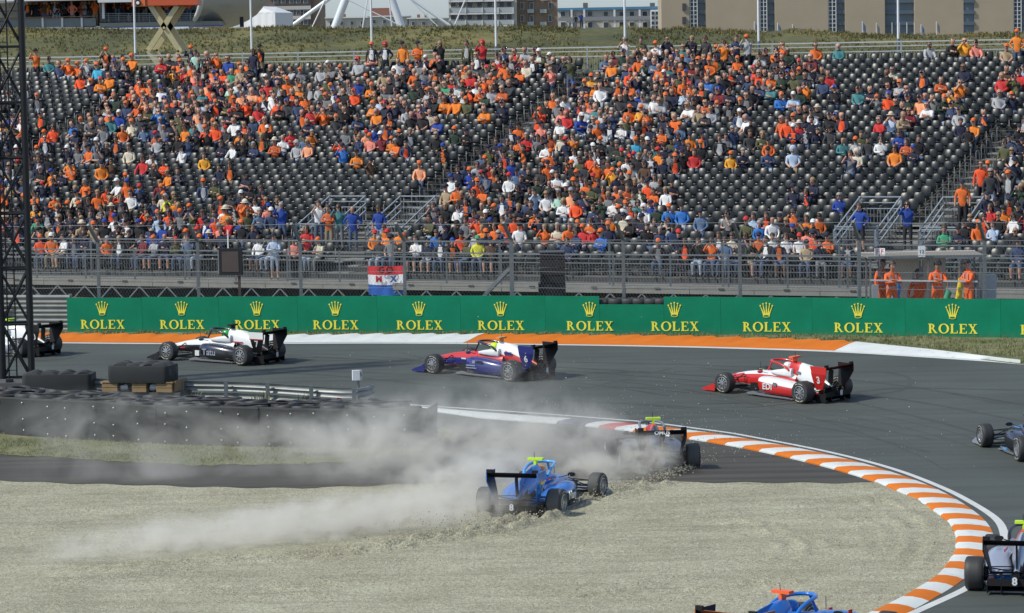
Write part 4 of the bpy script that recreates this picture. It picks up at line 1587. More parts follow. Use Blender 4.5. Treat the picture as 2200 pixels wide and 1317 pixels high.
def head_gear():
    H_ = {}
    H_['hair'] = MB().loft(dome(.121, 1.352, .047, .12, .13)).mesh('hair', DUMMY[:1], smooth=60)
    H_['long_hair'] = MB().loft(dome(.130, 1.335, .068, -.25, .24)).mesh('hair', DUMMY[:1], smooth=60)
    mb_ = MB().loft(dome(.124, 1.365, .034, .05, .03))
    v = []
    for k in range(7):
        a = PI + PI * k / 6
        v.append((.10 * math.cos(a), .024 + .115 * math.sin(a), 1.378))
    for k in range(7):
        a = PI + PI * k / 6
        v.append((.092 * math.cos(a), .0 + .20 * math.sin(a), 1.36))
    v2 = [(x, y, z - .012) for x, y, z in v]
    f = [(k, k + 1, k + 8, k + 7) for k in range(6)]
    mb_.add(v, f)
    mb_.add(v2, [q[::-1] for q in f])
    H_['cap'] = mb_.mesh('cap', DUMMY[:1], smooth=50)
    mb_ = MB().loft(dome(.124, 1.375, .034, .0))
    mb_.lathe([(.115, 0), (.195, -.02), (.19, -.03), (.105, -.015)], 14, 'z', (0, .034, 1.375))
    H_['hat'] = mb_.mesh('hat', DUMMY[:1], smooth=50)
    rings = dome(.152, 1.335, .062, -.75, .06)
    H_['hood'] = MB().loft([[p if p[1] > -.05 else (p[0], -.05, p[2]) for p in r] for r in rings]).mesh('hood', DUMMY[:1], smooth=60)
    mb_ = MB()
    mb_.box((0, -.095, 1.285), (.032, .035, .05), 0)
    for s in (-1, 1):
        mb_.box((s * .038, -.084, 1.325), (.028, .016, .015), 1)
    mb_.box((0, -.080, 1.235), (.05, .016, .011), 2)
    H_['face'] = mb_.mesh('face', [DUMMY[0], EYE, LIP])
    mb_ = MB().box((0, -.095, 1.285), (.032, .035, .05), 0)
    mb_.box((-.042, -.088, 1.327), (.066, .02, .038), 1).box((.042, -.088, 1.327), (.066, .02, .038), 1).box((0, -.09, 1.336), (.034, .012, .01), 1)
    mb_.box((0, -.080, 1.235), (.05, .016, .011), 2)
    H_['sunglasses'] = mb_.mesh('sunglasses', [DUMMY[0], mat('dark_glass', (0.008, 0.008, 0.01), .15, 0, 0), LIP])
    return H_

GEAR = head_gear()
POSES = {}
for kind, arms in (('sit', 'lap'), ('sit', 'crossed'), ('sit', 'face'), ('sit', 'chin'), ('sit', 'knees'), ('stand', 'down'), ('stand', 'face'), ('stand', 'crossed'), ('stand', 'hips'), ('stand', 'raised')):
    POSES[(kind, arms)] = body_mesh(kind, arms)
POSES_FAR = {k: body_mesh(k[0], k[1], 0) for k in POSES if k[0] == 'sit'}

def set_mats(o, ms):
    for k, m_ in enumerate(ms):
        o.material_slots[k].link = 'OBJECT'
        o.material_slots[k].material = m_

PTOP = np.array([72, 30, 26, 14, 12, 10, 6, 250, 140, 225, 75, 16, 26, 8, 14, 60, 36, 40, 14, 42, 38, 4, 9, 16, 16, 10, 14, 2], float)
PTOP /= PTOP.sum()
PHEAD = np.array([11, 17, 4, 8, 3, 2, 21, 11, 6, 8, 5, 4, 3, 1], float)
PHEAD /= PHEAD.sum()

def make_spec(r, top=None, head=None, kind='sit', arms=None, front=None):
    """what one person wears"""
    if top is None:
        top = r.choice(['orange', 'bright orange', 'red orange', 'rust', 'peach', 'salmon', 'amber', 'black', 'charcoal', 'navy', 'dark blue', 'blue', 'denim blue', 'bright blue', 'light blue', 'grey', 'light grey', 'white', 'cream', 'olive', 'dark green', 'green', 'teal', 'red', 'maroon', 'tan', 'brown', 'mint'],
                       p=PTOP)
    if head is None:
        head = r.choice(['orange cap', 'navy cap', 'white cap', 'black cap', 'red cap', 'blue cap', 'brown hair', 'dark hair', 'blond hair', 'grey hair', 'long brown hair', 'long blond hair', 'bald', 'white hat'],
                        p=PHEAD)
    if arms is None:
        arms = r.choice(['lap', 'crossed', 'face', 'chin', 'knees'], p=(.38, .26, .12, .13, .11)) if kind == 'sit' else r.choice(['down', 'face', 'crossed', 'hips'])
    if front is None:
        front = top
        if top in ('black', 'charcoal', 'navy', 'dark blue', 'olive', 'dark green') and r.random() < .26:
            front = r.choice(['orange', 'white', 'red orange', 'light grey', 'grey'])
    bare = r.random() < (.35 if top in ('white', 'orange', 'bright orange', 'peach', 'salmon', 'light blue', 'mint', 'tan', 'cream', 'grey') else .12)
    shorts = r.random() < .2
    tr = r.choice(['denim', 'dark', 'pale denim', 'khaki', 'grey'], p=(.36, .36, .12, .10, .06))
    skin = int(r.choice(4, p=(.42, .28, .25, .05)))
    sung = r.random() < .38
    return dict(top=str(top), head=str(head), kind=kind, arms=str(arms), front=str(front), bare=bool(bare), shorts=bool(shorts), tr=str(tr), skin=skin, sung=bool(sung), yaw=float(r.normal(0, .28)), size=float(np.clip(r.normal(1, .045), .86, 1.1)))

def gear_of(sp):
    h = sp['head']
    if h == 'bald':
        return None, None
    if h.endswith('cap'):
        return 'cap', {'orange': TOPM['orange'], 'navy': TOPM['navy'], 'white': TOPM['white'], 'black': TOPM['black'], 'red': TOPM['red'], 'blue': TOPM['blue'], 'green': TOPM['green'], 'cyan': TOPM['cyan'], 'grey': TOPM['grey']}[h.split()[0]]
    if h.endswith('hat'):
        return 'hat', TOPM['cream']
    if h.endswith('hood'):
        return 'hood', TOPM[h.rsplit(' ', 1)[0]]
    c = {'brown': HAIRS[0], 'dark': HAIRS[1], 'blond': HAIRS[2], 'grey': HAIRS[3]}[h.replace('long ', '').split()[0]]
    return ('long_hair' if h.startswith('long') else 'hair'), c

def body_mats(sp):
    sk = SKINS[sp['skin']]
    top = TOPM[sp['top']]
    return [sk, top, TROU[sp['tr']], SHOE, sk if sp['bare'] else top, sk if sp['shorts'] else TROU[sp['tr']], TOPM[sp['front']]]

def add_person(sp, loc, rz, label, group):
    me_, off = POSES[(sp['kind'], sp['arms'])]
    o = link('person', me_)
    o.location = loc
    o.rotation_euler = (0, 0, rz + sp['yaw'])
    o.scale = (sp['size'],) * 3
    bm_ = body_mats(sp)
    set_mats(o, bm_)
    tag(o, label, 'person', group)
    g, gm = gear_of(sp)
    if g:
        h = link({'cap': 'cap', 'hat': 'hat', 'hood': 'hood'}.get(g, 'hair'), GEAR[g], o)
        h.location = off
        set_mats(h, [gm])
    f = link('sunglasses' if sp['sung'] else 'face', GEAR['sunglasses' if sp['sung'] else 'face'], o)
    f.location = off
    f.material_slots[0].link = 'OBJECT'
    f.material_slots[0].material = bm_[0]
    return o

# occupancy of the stand in the photograph: twelve bands of 50 px cells, 0 (empty) to 9 (full)
BANDS = [(140, '00357886766430334456567666688878664100012303'), (182, '10045224777664656657774335688875776421231306'), (217, '35005678878677757776642335677765676633432304'),
         (252, '46127777876567726766422656767666435431444330'), (287, '46455646666644645531263357777544425533443526'), (322, '55454155656544456532566666666554344245530015'), (357, '66455245310111220004777777677662121220210007'),
         (392, '67765566233321000036878877887300000000000377'), (427, '66677665345532000047767888886300013100000477'), (462, '66677767656640000056556777674400021000000477'), (497, '55566677665541133266665545554445565421044655'), (537, '35442355331443666377643234325445555530000122')]

def density(x, y):
    c = min(43, max(0, int(x / 50)))
    if y < 118:
        y = 118
    b = min(BANDS, key=lambda q: abs(q[0] - y))
    s_ = b[1]
    return int(s_[min(c, len(s_) - 1)]) / 9.0

KNOWN = """148,158,orange,orange cap;167,160,orange,orange cap;190,160,light grey,orange cap;212,162,cyan,orange cap;231,154,white,brown hair;172,187,red orange,blond hair;238,180,bright orange,brown hair;216,192,bright orange,red cap;195,197,navy,orange cap;395,152,orange,orange cap;428,178,salmon,brown hair;450,178,salmon,blue cap;486,170,red orange,brown hair;505,173,green,brown hair;516,164,orange,orange cap
625,195,orange,orange cap;645,204,bright orange,orange cap;495,214,mint,grey hair;518,215,peach,brown hair;540,215,peach,grey hair;563,216,orange,red cap;588,216,white,dark hair;574,190,navy,white cap;352,262,bright blue,brown hair;375,262,olive,grey hair;265,264,blue,white cap;227,268,orange,brown hair;342,210,white,blue cap;450,206,red orange,red cap;385,216,blue,brown hair;416,188,red,brown hair
805,140,salmon,dark hair;853,156,white,dark hair;880,165,navy,orange cap;908,172,grey,bald;1000,166,orange,brown hair;1098,133,red,brown hair;1122,135,light grey,brown hair;1128,152,maroon,grey hair;1092,168,orange,brown hair;1185,172,salmon,brown hair;775,196,blue,grey hair;967,205,green,brown hair;988,205,white,navy cap;1013,200,white,bald;1037,196,orange,brown hair;1047,209,light grey,brown hair;1067,212,rust,grey hair
805,206,bright orange,orange cap;838,238,rust,long brown hair;962,240,bright orange,brown hair;980,240,bright orange,brown hair;1011,233,olive,orange cap;902,256,mauve,mauve hood;924,262,cream,long brown hair;808,258,bright orange,grey hair;1045,262,bright orange,dark hair;1085,290,orange,black cap;1172,230,orange,brown hair;1197,236,white,long brown hair;1165,256,red orange,orange cap;1218,266,red,red hood;1245,256,white,brown hair;1241,276,blue,white cap;1190,250,grey,grey hair
1316,162,bright orange,grey hair;1360,176,red orange,red cap;1420,156,orange,brown hair;1448,160,orange,dark hair;1474,163,orange,dark hair;1517,152,orange,orange cap;1590,148,orange,orange cap;1295,292,orange,orange cap;1343,256,orange,orange cap;1370,216,blue,blue cap;1356,256,amber,orange cap;1382,262,orange,navy cap;1402,215,charcoal,brown hair;1745,124,orange,brown hair;1682,112,orange,brown hair;1508,202,bright blue,brown hair;1465,250,white,blond hair
1490,252,tan,grey hair;1520,250,light grey,brown hair;1592,278,white,grey hair;1672,276,rust,grey hair;1702,288,red orange,brown hair;1727,286,red,white hat;1706,230,light blue,white cap;1887,272,red,brown hair;1915,273,light blue,white hat;1953,268,maroon,brown hair;1998,244,white,brown hair;1990,226,bright blue,bald;2030,196,rust,brown hair;2060,199,bright orange,brown hair;1945,200,light grey,orange cap;1920,223,red orange,blue cap;1885,222,grey,orange cap
1852,218,teal,black cap;2095,284,bright orange,orange cap;2155,226,light grey,grey hair;2040,240,dark green,orange cap;2066,242,olive,orange cap;1988,110,light grey,brown hair;2040,110,black,brown hair;2065,110,amber,long blond hair;1795,124,teal,grey hair;148,362,bright orange,brown hair;95,305,red orange,orange cap;188,333,denim blue,brown hair;211,334,denim blue,white cap;388,346,white,black cap;325,350,white,navy cap;520,312,bright orange,navy cap;618,322,white,bald
645,332,light grey,light grey hood;670,332,peach,blond hair;106,388,bright orange,blue cap;248,410,white,white cap;277,438,white,dark hair;352,460,yellow,grey hair;378,458,bright orange,brown hair;575,466,salmon,blue cap;523,460,rust,dark hair;310,536,maroon,brown hair;337,541,light grey,orange cap;133,546,white,brown hair;620,540,salmon,navy cap;348,496,light blue,brown hair;480,488,bright orange,white hat;505,490,blue,brown hair;278,442,red orange,dark hair
838,332,orange,grey hair;833,312,bright orange,orange cap;805,322,salmon,orange cap;746,342,bright blue,navy cap;1018,342,olive,navy cap;1070,342,dark blue,blue cap;1132,320,red,grey hair;1180,354,orange,orange cap;1405,352,bright orange,red cap;1190,402,white,brown hair;1105,402,white,red cap;990,432,orange,black cap;1045,432,orange,brown hair;1020,432,charcoal,blue cap;978,408,white,blue cap;1165,442,white,blond hair;1190,442,mint,brown hair
1212,452,white,long blond hair;1238,442,peach,grey hair;1325,436,orange,bald;1342,432,rust,brown hair;1395,430,orange,brown hair;1396,472,white,white hood;1440,474,bright blue,orange cap;1465,472,bright blue,black cap;1083,502,orange,brown hair;1115,500,red orange,brown hair;1230,516,orange,brown hair;1252,520,red,orange cap;1285,532,bright blue,orange cap;1036,546,yellow,green cap;1005,532,light grey,grey hair;983,532,red orange,navy cap;935,520,bright blue,brown hair
1368,322,cyan,orange cap;1327,385,amber,orange cap;1355,385,cream,brown hair;1372,398,cream,dark hair;1400,400,light grey,brown hair;1660,326,orange,navy cap;1800,326,teal,bald;1712,352,light blue,light blue hood;1606,352,navy,grey hair;1575,356,amber,orange cap;1850,346,cream,cream hood;1912,356,bright orange,long brown hair;1930,316,blue,brown hair;1832,320,light grey,orange cap;1480,352,red,brown hair;1702,436,navy,navy cap;1736,436,navy,long brown hair
1580,532,cream,brown hair;1516,542,orange,brown hair;1650,532,white,brown hair;1672,496,white,bald;1735,496,bright orange,brown hair;1756,516,salmon,navy cap;1785,526,orange,orange cap;1722,532,white,red cap;2097,502,orange,orange cap;2130,512,light blue,brown hair;2015,526,green,brown hair;2050,516,navy,black cap;2175,492,white,brown hair;1802,446,blue,grey hair;83,547,red orange,orange cap;106,548,orange,white cap;722,545,cream,orange cap;770,525,bright orange,red cap;795,525,bright orange,red cap;825,522,bright orange,brown hair;845,548,grey,navy cap"""

taken = {}
seat_lut = {}
for q, (i, k, a, p) in enumerate(SEATS):
    seat_lut.setdefault(i, []).append((a, q))
PEOPLE = []                     # (spec, location, row, depth, known)
for line in KNOWN.split('\n'):
    for item in line.split(';'):
        x, y, top, head = item.split(',')
        x, y = float(x), float(y)
        fi, fa = stand_ia(x, y, .84)
        i = int(min(I1, max(I0, round(fi))))
        c = sorted((abs(a - a_at(i, x)), q) for a, q in seat_lut[i])
        for dist, q in c[:3]:
            if q not in taken and dist < 1.2:
                taken[q] = 1
                PEOPLE.append((make_spec(rng, top, head), SEATS[q][3], i, True))
                break
for q, (i, k, a, p) in enumerate(SEATS):
    if q in taken:
        continue
    x, y = proj(p + Vector((0, 0, .8)))
    dq = max(0.0, density(x, y) - .15) / .85
    if i < -6:
        dq = min(1.0, dq * 1.12 + .10 * (dq > 0))
    if rng.random() < dq ** 1.1 * (.92 if i < -6 else .80) * (1 + 1.3 * mnoise.noise(Vector((a * .32, i * .33, 2)))):
        taken[q] = 1
        PEOPLE.append((make_spec(rng), p, i, False))
# standing people: pixel of the chest, row rule by tread, clothes
STANDING = [(78, 128, 'orange', 'black cap', 'face', 22), (230, 118, 'black', 'orange cap', 'face', 22), (412, 112, 'navy', 'orange cap', 'face', 22), (421, 146, 'mint', 'dark hair', 'down', 21), (560, 124, 'black', 'black cap', 'face', 22), (545, 140, 'navy', 'brown hair', 'down', 21),
            (799, 122, 'charcoal', 'orange cap', 'down', 22), (828, 118, 'navy', 'red hood', 'hips', 22), (866, 118, 'bright orange', 'black cap', 'down', 22), (898, 124, 'orange', 'navy cap', 'crossed', 22), (946, 108, 'black', 'long blond hair', 'face', 22), (1004, 104, 'olive', 'brown hair', 'down', 22),
            (1037, 106, 'red', 'red hood', 'face', 22), (1343, 104, 'white', 'grey hair', 'face', 22), (1378, 98, 'olive', 'dark hair', 'down', 22), (1434, 102, 'navy', 'bald', 'face', 22), (1488, 96, 'navy', 'blond hair', 'face', 22), (1517, 102, 'charcoal', 'brown hair', 'down', 22), (1582, 102, 'dark blue', 'brown hair', 'crossed', 22),
            (1606, 100, 'light grey', 'orange cap', 'face', 22), (1410, 112, 'white', 'orange cap', 'crossed', 21), (1556, 108, 'bright orange', 'brown hair', 'face', 21), (1225, 172, 'olive', 'brown hair', 'face', 18), (2186, 92, 'bright orange', 'orange cap', 'hips', 22),
            (685, 462, 'white', 'brown hair', 'face', None, 'denim'), (707, 472, 'rust', 'brown hair', 'crossed', None, 'khaki'), (729, 470, 'teal', 'long brown hair', 'face', None, 'grey'), (758, 474, 'blue', 'bald', 'hips', None, 'denim'), (815, 472, 'blue', 'brown hair', 'down', None, 'pale denim'), (606, 466, 'blue', 'grey hair', 'face', None, 'denim'),
            (660, 516, 'red', 'long brown hair', 'crossed', None, 'dark'), (1848, 470, 'blue', 'brown hair', 'hips', None, 'dark'), (1950, 466, 'blue', 'long brown hair', 'face', None, 'dark'), (2068, 420, 'orange', 'navy cap', 'down', None, 'dark'), (2128, 395, 'charcoal', 'grey hair', 'down', None, 'pale denim'), (2168, 400, 'charcoal', 'orange cap', 'raised', None, 'denim'), (2108, 378, 'red orange', 'bald', 'down', None, 'dark'), (590, 562, 'light blue', 'navy cap', 'crossed', -13.2, 'pale denim')]
for it in STANDING:
    x, y, top, head, arms, row = it[:6]
    if row is None:
        fi, fa = stand_ia(x, y, 1.25)
        p = S(fi, fa)
        if arms == 'hips' and False:
            pass
        # stand on the tread below
        i = round(fi)
        p = SP0 + SE * fa + SN * (SD * fi)
        p.z = SP0.z + SRISE * fi + STREAD
        row = i
    else:
        lo, hi = -45.0, 45.0
        for _ in range(40):
            m_ = (lo + hi) / 2
            if proj(S(row, m_, 1.2))[0] < x:
                lo = m_
            else:
                hi = m_
        p = S(row, lo) if row > -13 else W(row, lo, FZ)
    sp = make_spec(rng, top, head, 'stand', arms)
    sp['yaw'] *= .5
    sp['size'] = 1.02
    if len(it) > 6:
        sp['tr'] = it[6]
    if top == 'navy' and head == 'red hood':
        sp['front'] = 'white'
    PEOPLE.append((sp, p, int(round(row)), 'stand'))

# 285 of them, the standing ones and the nearest rows, are people of their own; the rest of the full stand reads as a crowd
PEOPLE.sort(key=lambda t: (t[2], t[1].dot(SE)))
rows_count = {}
ranked = sorted(range(len(PEOPLE)), key=lambda q: (0 if PEOPLE[q][3] == 'stand' else 1, PEOPLE[q][1].y))
single = set()
for q in ranked:
    x, y = proj(PEOPLE[q][1] + Vector((0, 0, 1)))
    if -5 < x < 2205 and len(single) < 280:
        single.add(q)
ARMW = {'lap': 'hands in lap', 'crossed': 'arms folded', 'face': 'hands raised to face', 'chin': 'hand on chin', 'knees': 'hands on knees', 'down': 'arms hanging', 'hips': 'hands on hips', 'raised': 'hands on head'}
GROUP = 'spectators in the grandstand'
V_, F_, MI_ = [], [], []
crowd_mats, crowd_ix = [], {}
def cix(m_):
    if m_.name not in crowd_ix:
        crowd_ix[m_.name] = len(crowd_mats)
        crowd_mats.append(m_)
    return crowd_ix[m_.name]
proto_np = {}
def as_np(key, me_):
    if key not in proto_np:
        v = np.array([q.co[:] for q in me_.vertices])
        t, m_ = [], []
        for p in me_.polygons:
            for k in range(1, len(p.vertices) - 1):
                t.append((p.vertices[0], p.vertices[k], p.vertices[k + 1]))
                m_.append(p.material_index)
        proto_np[key] = (v, np.array(t), np.array(m_))
    return proto_np[key]
nv = 0
seen_in_row = {}
for q, (sp, p, row, kn) in enumerate(PEOPLE):
    rk = max(row, -13)
    x, y = proj(p + Vector((0, 0, 1)))
    if -5 < x < 2205:
        seen_in_row[rk] = seen_in_row.get(rk, 0) + 1
    if q in single:
        if kn == 'stand':
            where = {22: 'standing in the top row', 21: 'standing just below the top row'}.get(row, 'standing')
            h = sp['head'].replace('bald', 'bald head')
            lab = f"{where.replace('standing', 'person standing', 1)}, {sp['top']} top, {h}, {ARMW[sp['arms']]}"
            lab += {(685): ', in the stair opening by the flag', 758: ', between the handrails'}.get(0, '')
        else:
            h = sp['head'].replace('bald', 'bald head')
            lab = f"spectator, {sp['top']} top, {h}, {ARMW[sp['arms']]}, {nth(row - I0 + 1)} row, {nth(seen_in_row[rk])} from left"
        add_person(sp, p, SRZ * .75, lab, GROUP)
    else:
        far_ = row >= 8 and sp['kind'] == 'sit'
        me_, off = (POSES_FAR if far_ else POSES)[(sp['kind'], sp['arms'])]
        parts = [(as_np((sp['kind'], sp['arms'], far_), me_), body_mats(sp), Vector((0, 0, 0)))]
        g, gm = gear_of(sp)
        if g:
            parts.append((as_np(g, GEAR[g]), [gm], off))
        if sp['sung']:
            parts.append((as_np('sunglasses', GEAR['sunglasses']), [SKINS[sp['skin']], MATS['dark_glass'], LIP], off))
        else:
            parts.append((as_np('face', GEAR['face']), [SKINS[sp['skin']], EYE, LIP], off))
        rz = SRZ * .75 + sp['yaw']
        c, s_ = math.cos(rz), math.sin(rz)
        for (v, t, m_), ms, o_ in parts:
            w = (v + np.array(o_)) * sp['size']
            V_.append(np.stack([w[:, 0] * c - w[:, 1] * s_, w[:, 0] * s_ + w[:, 1] * c, w[:, 2]], 1) + np.array(p))
            F_.append(t + nv)
            MI_.append(np.array([cix(z) for z in ms])[m_])
            nv += len(v)
crowd = link('crowd', np_mesh('crowd', np.concatenate(V_), np.concatenate(F_), crowd_mats, np.concatenate(MI_), smooth=True))
tag(crowd, 'mass of seated spectators in orange, navy and black filling the upper rows', kind='stuff')
print('PEOPLE', len(PEOPLE), 'single', len(single), 'seats', len(SEATS), 'crowd tris', sum(len(f) for f in F_))

# marshals in orange overalls
MO = mat('marshal_orange', (0.85, 0.13, 0.015), .75, 0, .1)
TOPM['marshal'] = MO
def marshal(x, y, arms, kind, lab, yaw, head='black cap', dY=0.2, front='marshal'):
    sp = make_spec(rng, 'orange', head, kind, arms)
    sp.update(bare=False, shorts=False, yaw=yaw, size=1.10, sung=False, front='orange')
    p = at(x, y, HY + dY)
    o = add_person(sp, (p.x, HY + dY, hz(0, HY) + .27), 0, lab, 'track marshals at the post')
    set_mats(o, [SKINS[1], MO, MO, SHOE, MO, MO, MO])
    off = POSES[(kind, arms)][1]
    T = MATS['white_paint']
    for z in (1.02, 1.14):
        MB().lathe([(.172, -.018), (.178, 0), (.172, .018)], 14, 'z', (0, 0, z)).build('reflective_band', [TOPM['light grey']], o, smooth=60).scale = (1, .72, 1)
    for s in (-1, 1):
        MB().beam((s * .10, -.125, 1.12), (s * .09, -.118, 1.40), .045, .012).build('reflective_strap', [TOPM['light grey']], o)
    return o
marshal(1916, 600, 'crossed', 'stand', 'marshal in bright orange overalls with arms folded under the F sign', .25, 'brown hair', -.7)
marshal(1893, 610, 'down', 'stand', 'marshal half hidden behind another at the shelter corner post', .8, 'dark hair', .7)
marshal(1972, 612, 'knees', 'sit', 'crouching marshal in orange beside the pole below number 12', -.5, 'brown hair', .9)
mh = marshal(2014, 605, 'crossed', 'stand', 'marshal wearing black ear defenders, leaning on the shelter rail', .0, 'black cap', -.7)
for s in (-1, 1):
    MB().lathe([(.0, -.02), (.045, -.02), (.05, 0), (.045, .02), (.0, .02)], 10, 'z', (0, 0, 0)).build('ear_defender', [BLACKSTEEL], mh, smooth=50).matrix_local = Matrix.Translation((s * .10, -.07, 1.70)) @ Matrix.Rotation(PI / 2, 4, 'Y')
marshal(2082, 606, 'chin', 'stand', 'marshal turned sideways reaching towards the yellow flag', -1.1, 'black cap', -.7) if ('stand', 'chin') in POSES else marshal(2082, 606, 'crossed', 'stand', 'marshal turned sideways reaching towards the yellow flag', -1.1, 'black cap', -.7)

# ------------------------------------------------------------------ racing cars
def cpaint(n, c, metal=0.0):
    return mat('car_paint_' + n, c, .28, metal, .05, 3, coat=.4)
PAINT = {'white': cpaint('white', (0.68, 0.70, 0.69)), 'black': cpaint('black', (0.012, 0.012, 0.014)), 'red': cpaint('red', (0.52, 0.022, 0.02)), 'blue': cpaint('blue', (0.015, 0.16, 0.56)), 'navy': cpaint('navy', (0.016, 0.022, 0.155)), 'light blue': cpaint('light_blue', (0.09, 0.34, 0.72)),
         'grey': cpaint('grey', (0.16, 0.17, 0.19)), 'silver': cpaint('silver', (0.34, 0.38, 0.47), .3), 'dark blue': cpaint('dark_blue', (0.014, 0.017, 0.038)), 'carbon': mat('carbon_fibre', (0.012, 0.012, 0.013), .55, 0, .2, 30, spec=.25), 'lime': mat('lime_plastic', (0.52, 0.80, 0.03), .4, 0, 0), 'fluo orange': mat('fluo_orange', (0.85, 0.13, 0.03), .4, 0, 0),
         'rust': cpaint('rust', (0.33, 0.12, 0.05)), 'orange': cpaint('orange', (0.72, 0.26, 0.03)), 'green': cpaint('green', (0.03, 0.38, 0.06)), 'yellow': cpaint('yellow', (0.65, 0.42, 0.03)), 'dark red': cpaint('dark_red', (0.14, 0.012, 0.014))}
RIM = mat('wheel_rim', (0.42, 0.43, 0.44), .32, .7, .08)
RIMD = mat('wheel_well', (0.03, 0.03, 0.032), .6)
TYRET = mat('tyre_tread', (0.028, 0.029, 0.030), .58, 0, .3, 9)
TYRED = mat('dusty_tyre_tread', (0.075, 0.078, 0.076), .75, 0, .3, 9)
TMARK = mat('tyre_side_print', (0.50, 0.47, 0.33), .6, 0, .1)
VISOR = mat('visor', (0.01, 0.012, 0.02), .12, 0, 0)
LAMP = mat('rear_lamp_white', (0.62, 0.66, 0.68), .3, 0, 0)

def ring(x, yc, hw, z0, z1, e=3.0, n=18, wtop=1.0):
    zc, h = (z0 + z1) / 2, (z1 - z0) / 2
    out = []
    for k in range(n):
        t = 2 * PI * (k + .5) / n
        c, s = math.cos(t), math.sin(t)
        y = math.copysign(abs(c) ** (2 / e), c) * hw
        z = math.copysign(abs(s) ** (2 / e), s) * h
        if z > 0:
            y *= 1 - (1 - wtop) * (z / h)
        out.append((x, yc + y, zc + z))
    return out

def paint_faces(mb_, fn):
    """choose the material of each face from its centre and normal"""
    for k, f in enumerate(mb_.f):
        p = [Vector(mb_.v[i]) for i in f]
        c = sum(p, Vector()) / len(p)
        nrm = (p[1] - p[0]).cross(p[2] - p[0])
        if nrm.length > 0:
            nrm.normalize()
        mb_.mi[k] = fn(c, nrm)

def wheel_meshes(R_, w, dusty):
    a = w / 2
    prof = [(R_ * .60, -a * .96), (R_ * .80, -a), (R_ * .93, -a * .94), (R_ * .99, -a * .78), (R_, -a * .4), (R_, a * .4), (R_ * .99, a * .78), (R_ * .93, a * .94), (R_ * .80, a), (R_ * .60, a * .96)]
    mb_ = MB().lathe(prof, 30, 'y', mi=[0, 0, 0, 1, 1, 1, 0, 0, 0])
    n = 30
    for seg in (1, 7):
        o = seg * n
        for j in range(n):
            if j % 15 in (2, 3, 4, 5, 6, 7):
                pass
    for s in (-1, 1):
        for t0 in (.25, .25 + PI):
            m = 9
            for k in range(m):
                t, t2 = t0 + 1.15 * k / m, t0 + 1.15 * (k + 1) / m
                if k in (3,):
                    continue
                r0, r1 = R_ * .765, R_ * .825
                y = s * (a + .003)
                mb_.add([(r0 * math.cos(t), y, r0 * math.sin(t)), (r1 * math.cos(t), y, r1 * math.sin(t)), (r1 * math.cos(t2), y, r1 * math.sin(t2)), (r0 * math.cos(t2), y, r0 * math.sin(t2))], [(0, 1, 2, 3)], 2)
    tyre = mb_.mesh('wheel', [RUBBER, TYRED if dusty else TYRET, TMARK], smooth=35)
    mb_ = MB()
    r = R_ * .60
    for s in (-1, 1):
        mb_.lathe([(r, s * a * .96), (r * .93, s * a * .99), (r * .88, s * a * .80), (r * .86, s * a * .35)], 24, 'y', mi=0)
        mb_.lathe([(r * .86, s * a * .35), (.02, s * a * .30)], 24, 'y', mi=1)
        mb_.lathe([(.055, s * a * .3), (.05, s * a * .92), (.0, s * a * .95)], 12, 'y', mi=0)
        for k in range(9):
            t = 2 * PI * k / 9
            for d_ in (-.11, .11):
                A = Vector((.045 * math.cos(t), s * a * .84, .045 * math.sin(t)))
                B = Vector((r * .90 * math.cos(t + d_), s * a * .72, r * .90 * math.sin(t + d_)))
                mb_.beam(A, B, .022, .022, 0)
    rim = mb_.mesh('rim', [RIM, RIMD], smooth=40)
    return tyre, rim

WM = {d_: (wheel_meshes(.288, .275, d_), wheel_meshes(.302, .335, d_)) for d_ in (False, True)}

def wing_plane(mb_, x0, x1, z0, z1, y0, y1, sweep0=0, sweep1=0, th=.022, n=6, mi=0):
    rings = []
    for k in range(n + 1):
        t = k / n
        y = y0 + (y1 - y0) * t
        sx = sweep0 + (sweep1 - sweep0) * abs(t)
        rings.append([(x0 + sx, y, z0), (x0 * .7 + x1 * .3 + sx, y, z0 * .75 + z1 * .25 + th), (x1 + sx, y, z1 + .004), (x1 + sx, y, z1 - .004), (x0 * .7 + x1 * .3 + sx, y, z0 * .75 + z1 * .25 - th * .4)])
    mb_.loft(rings, mi)

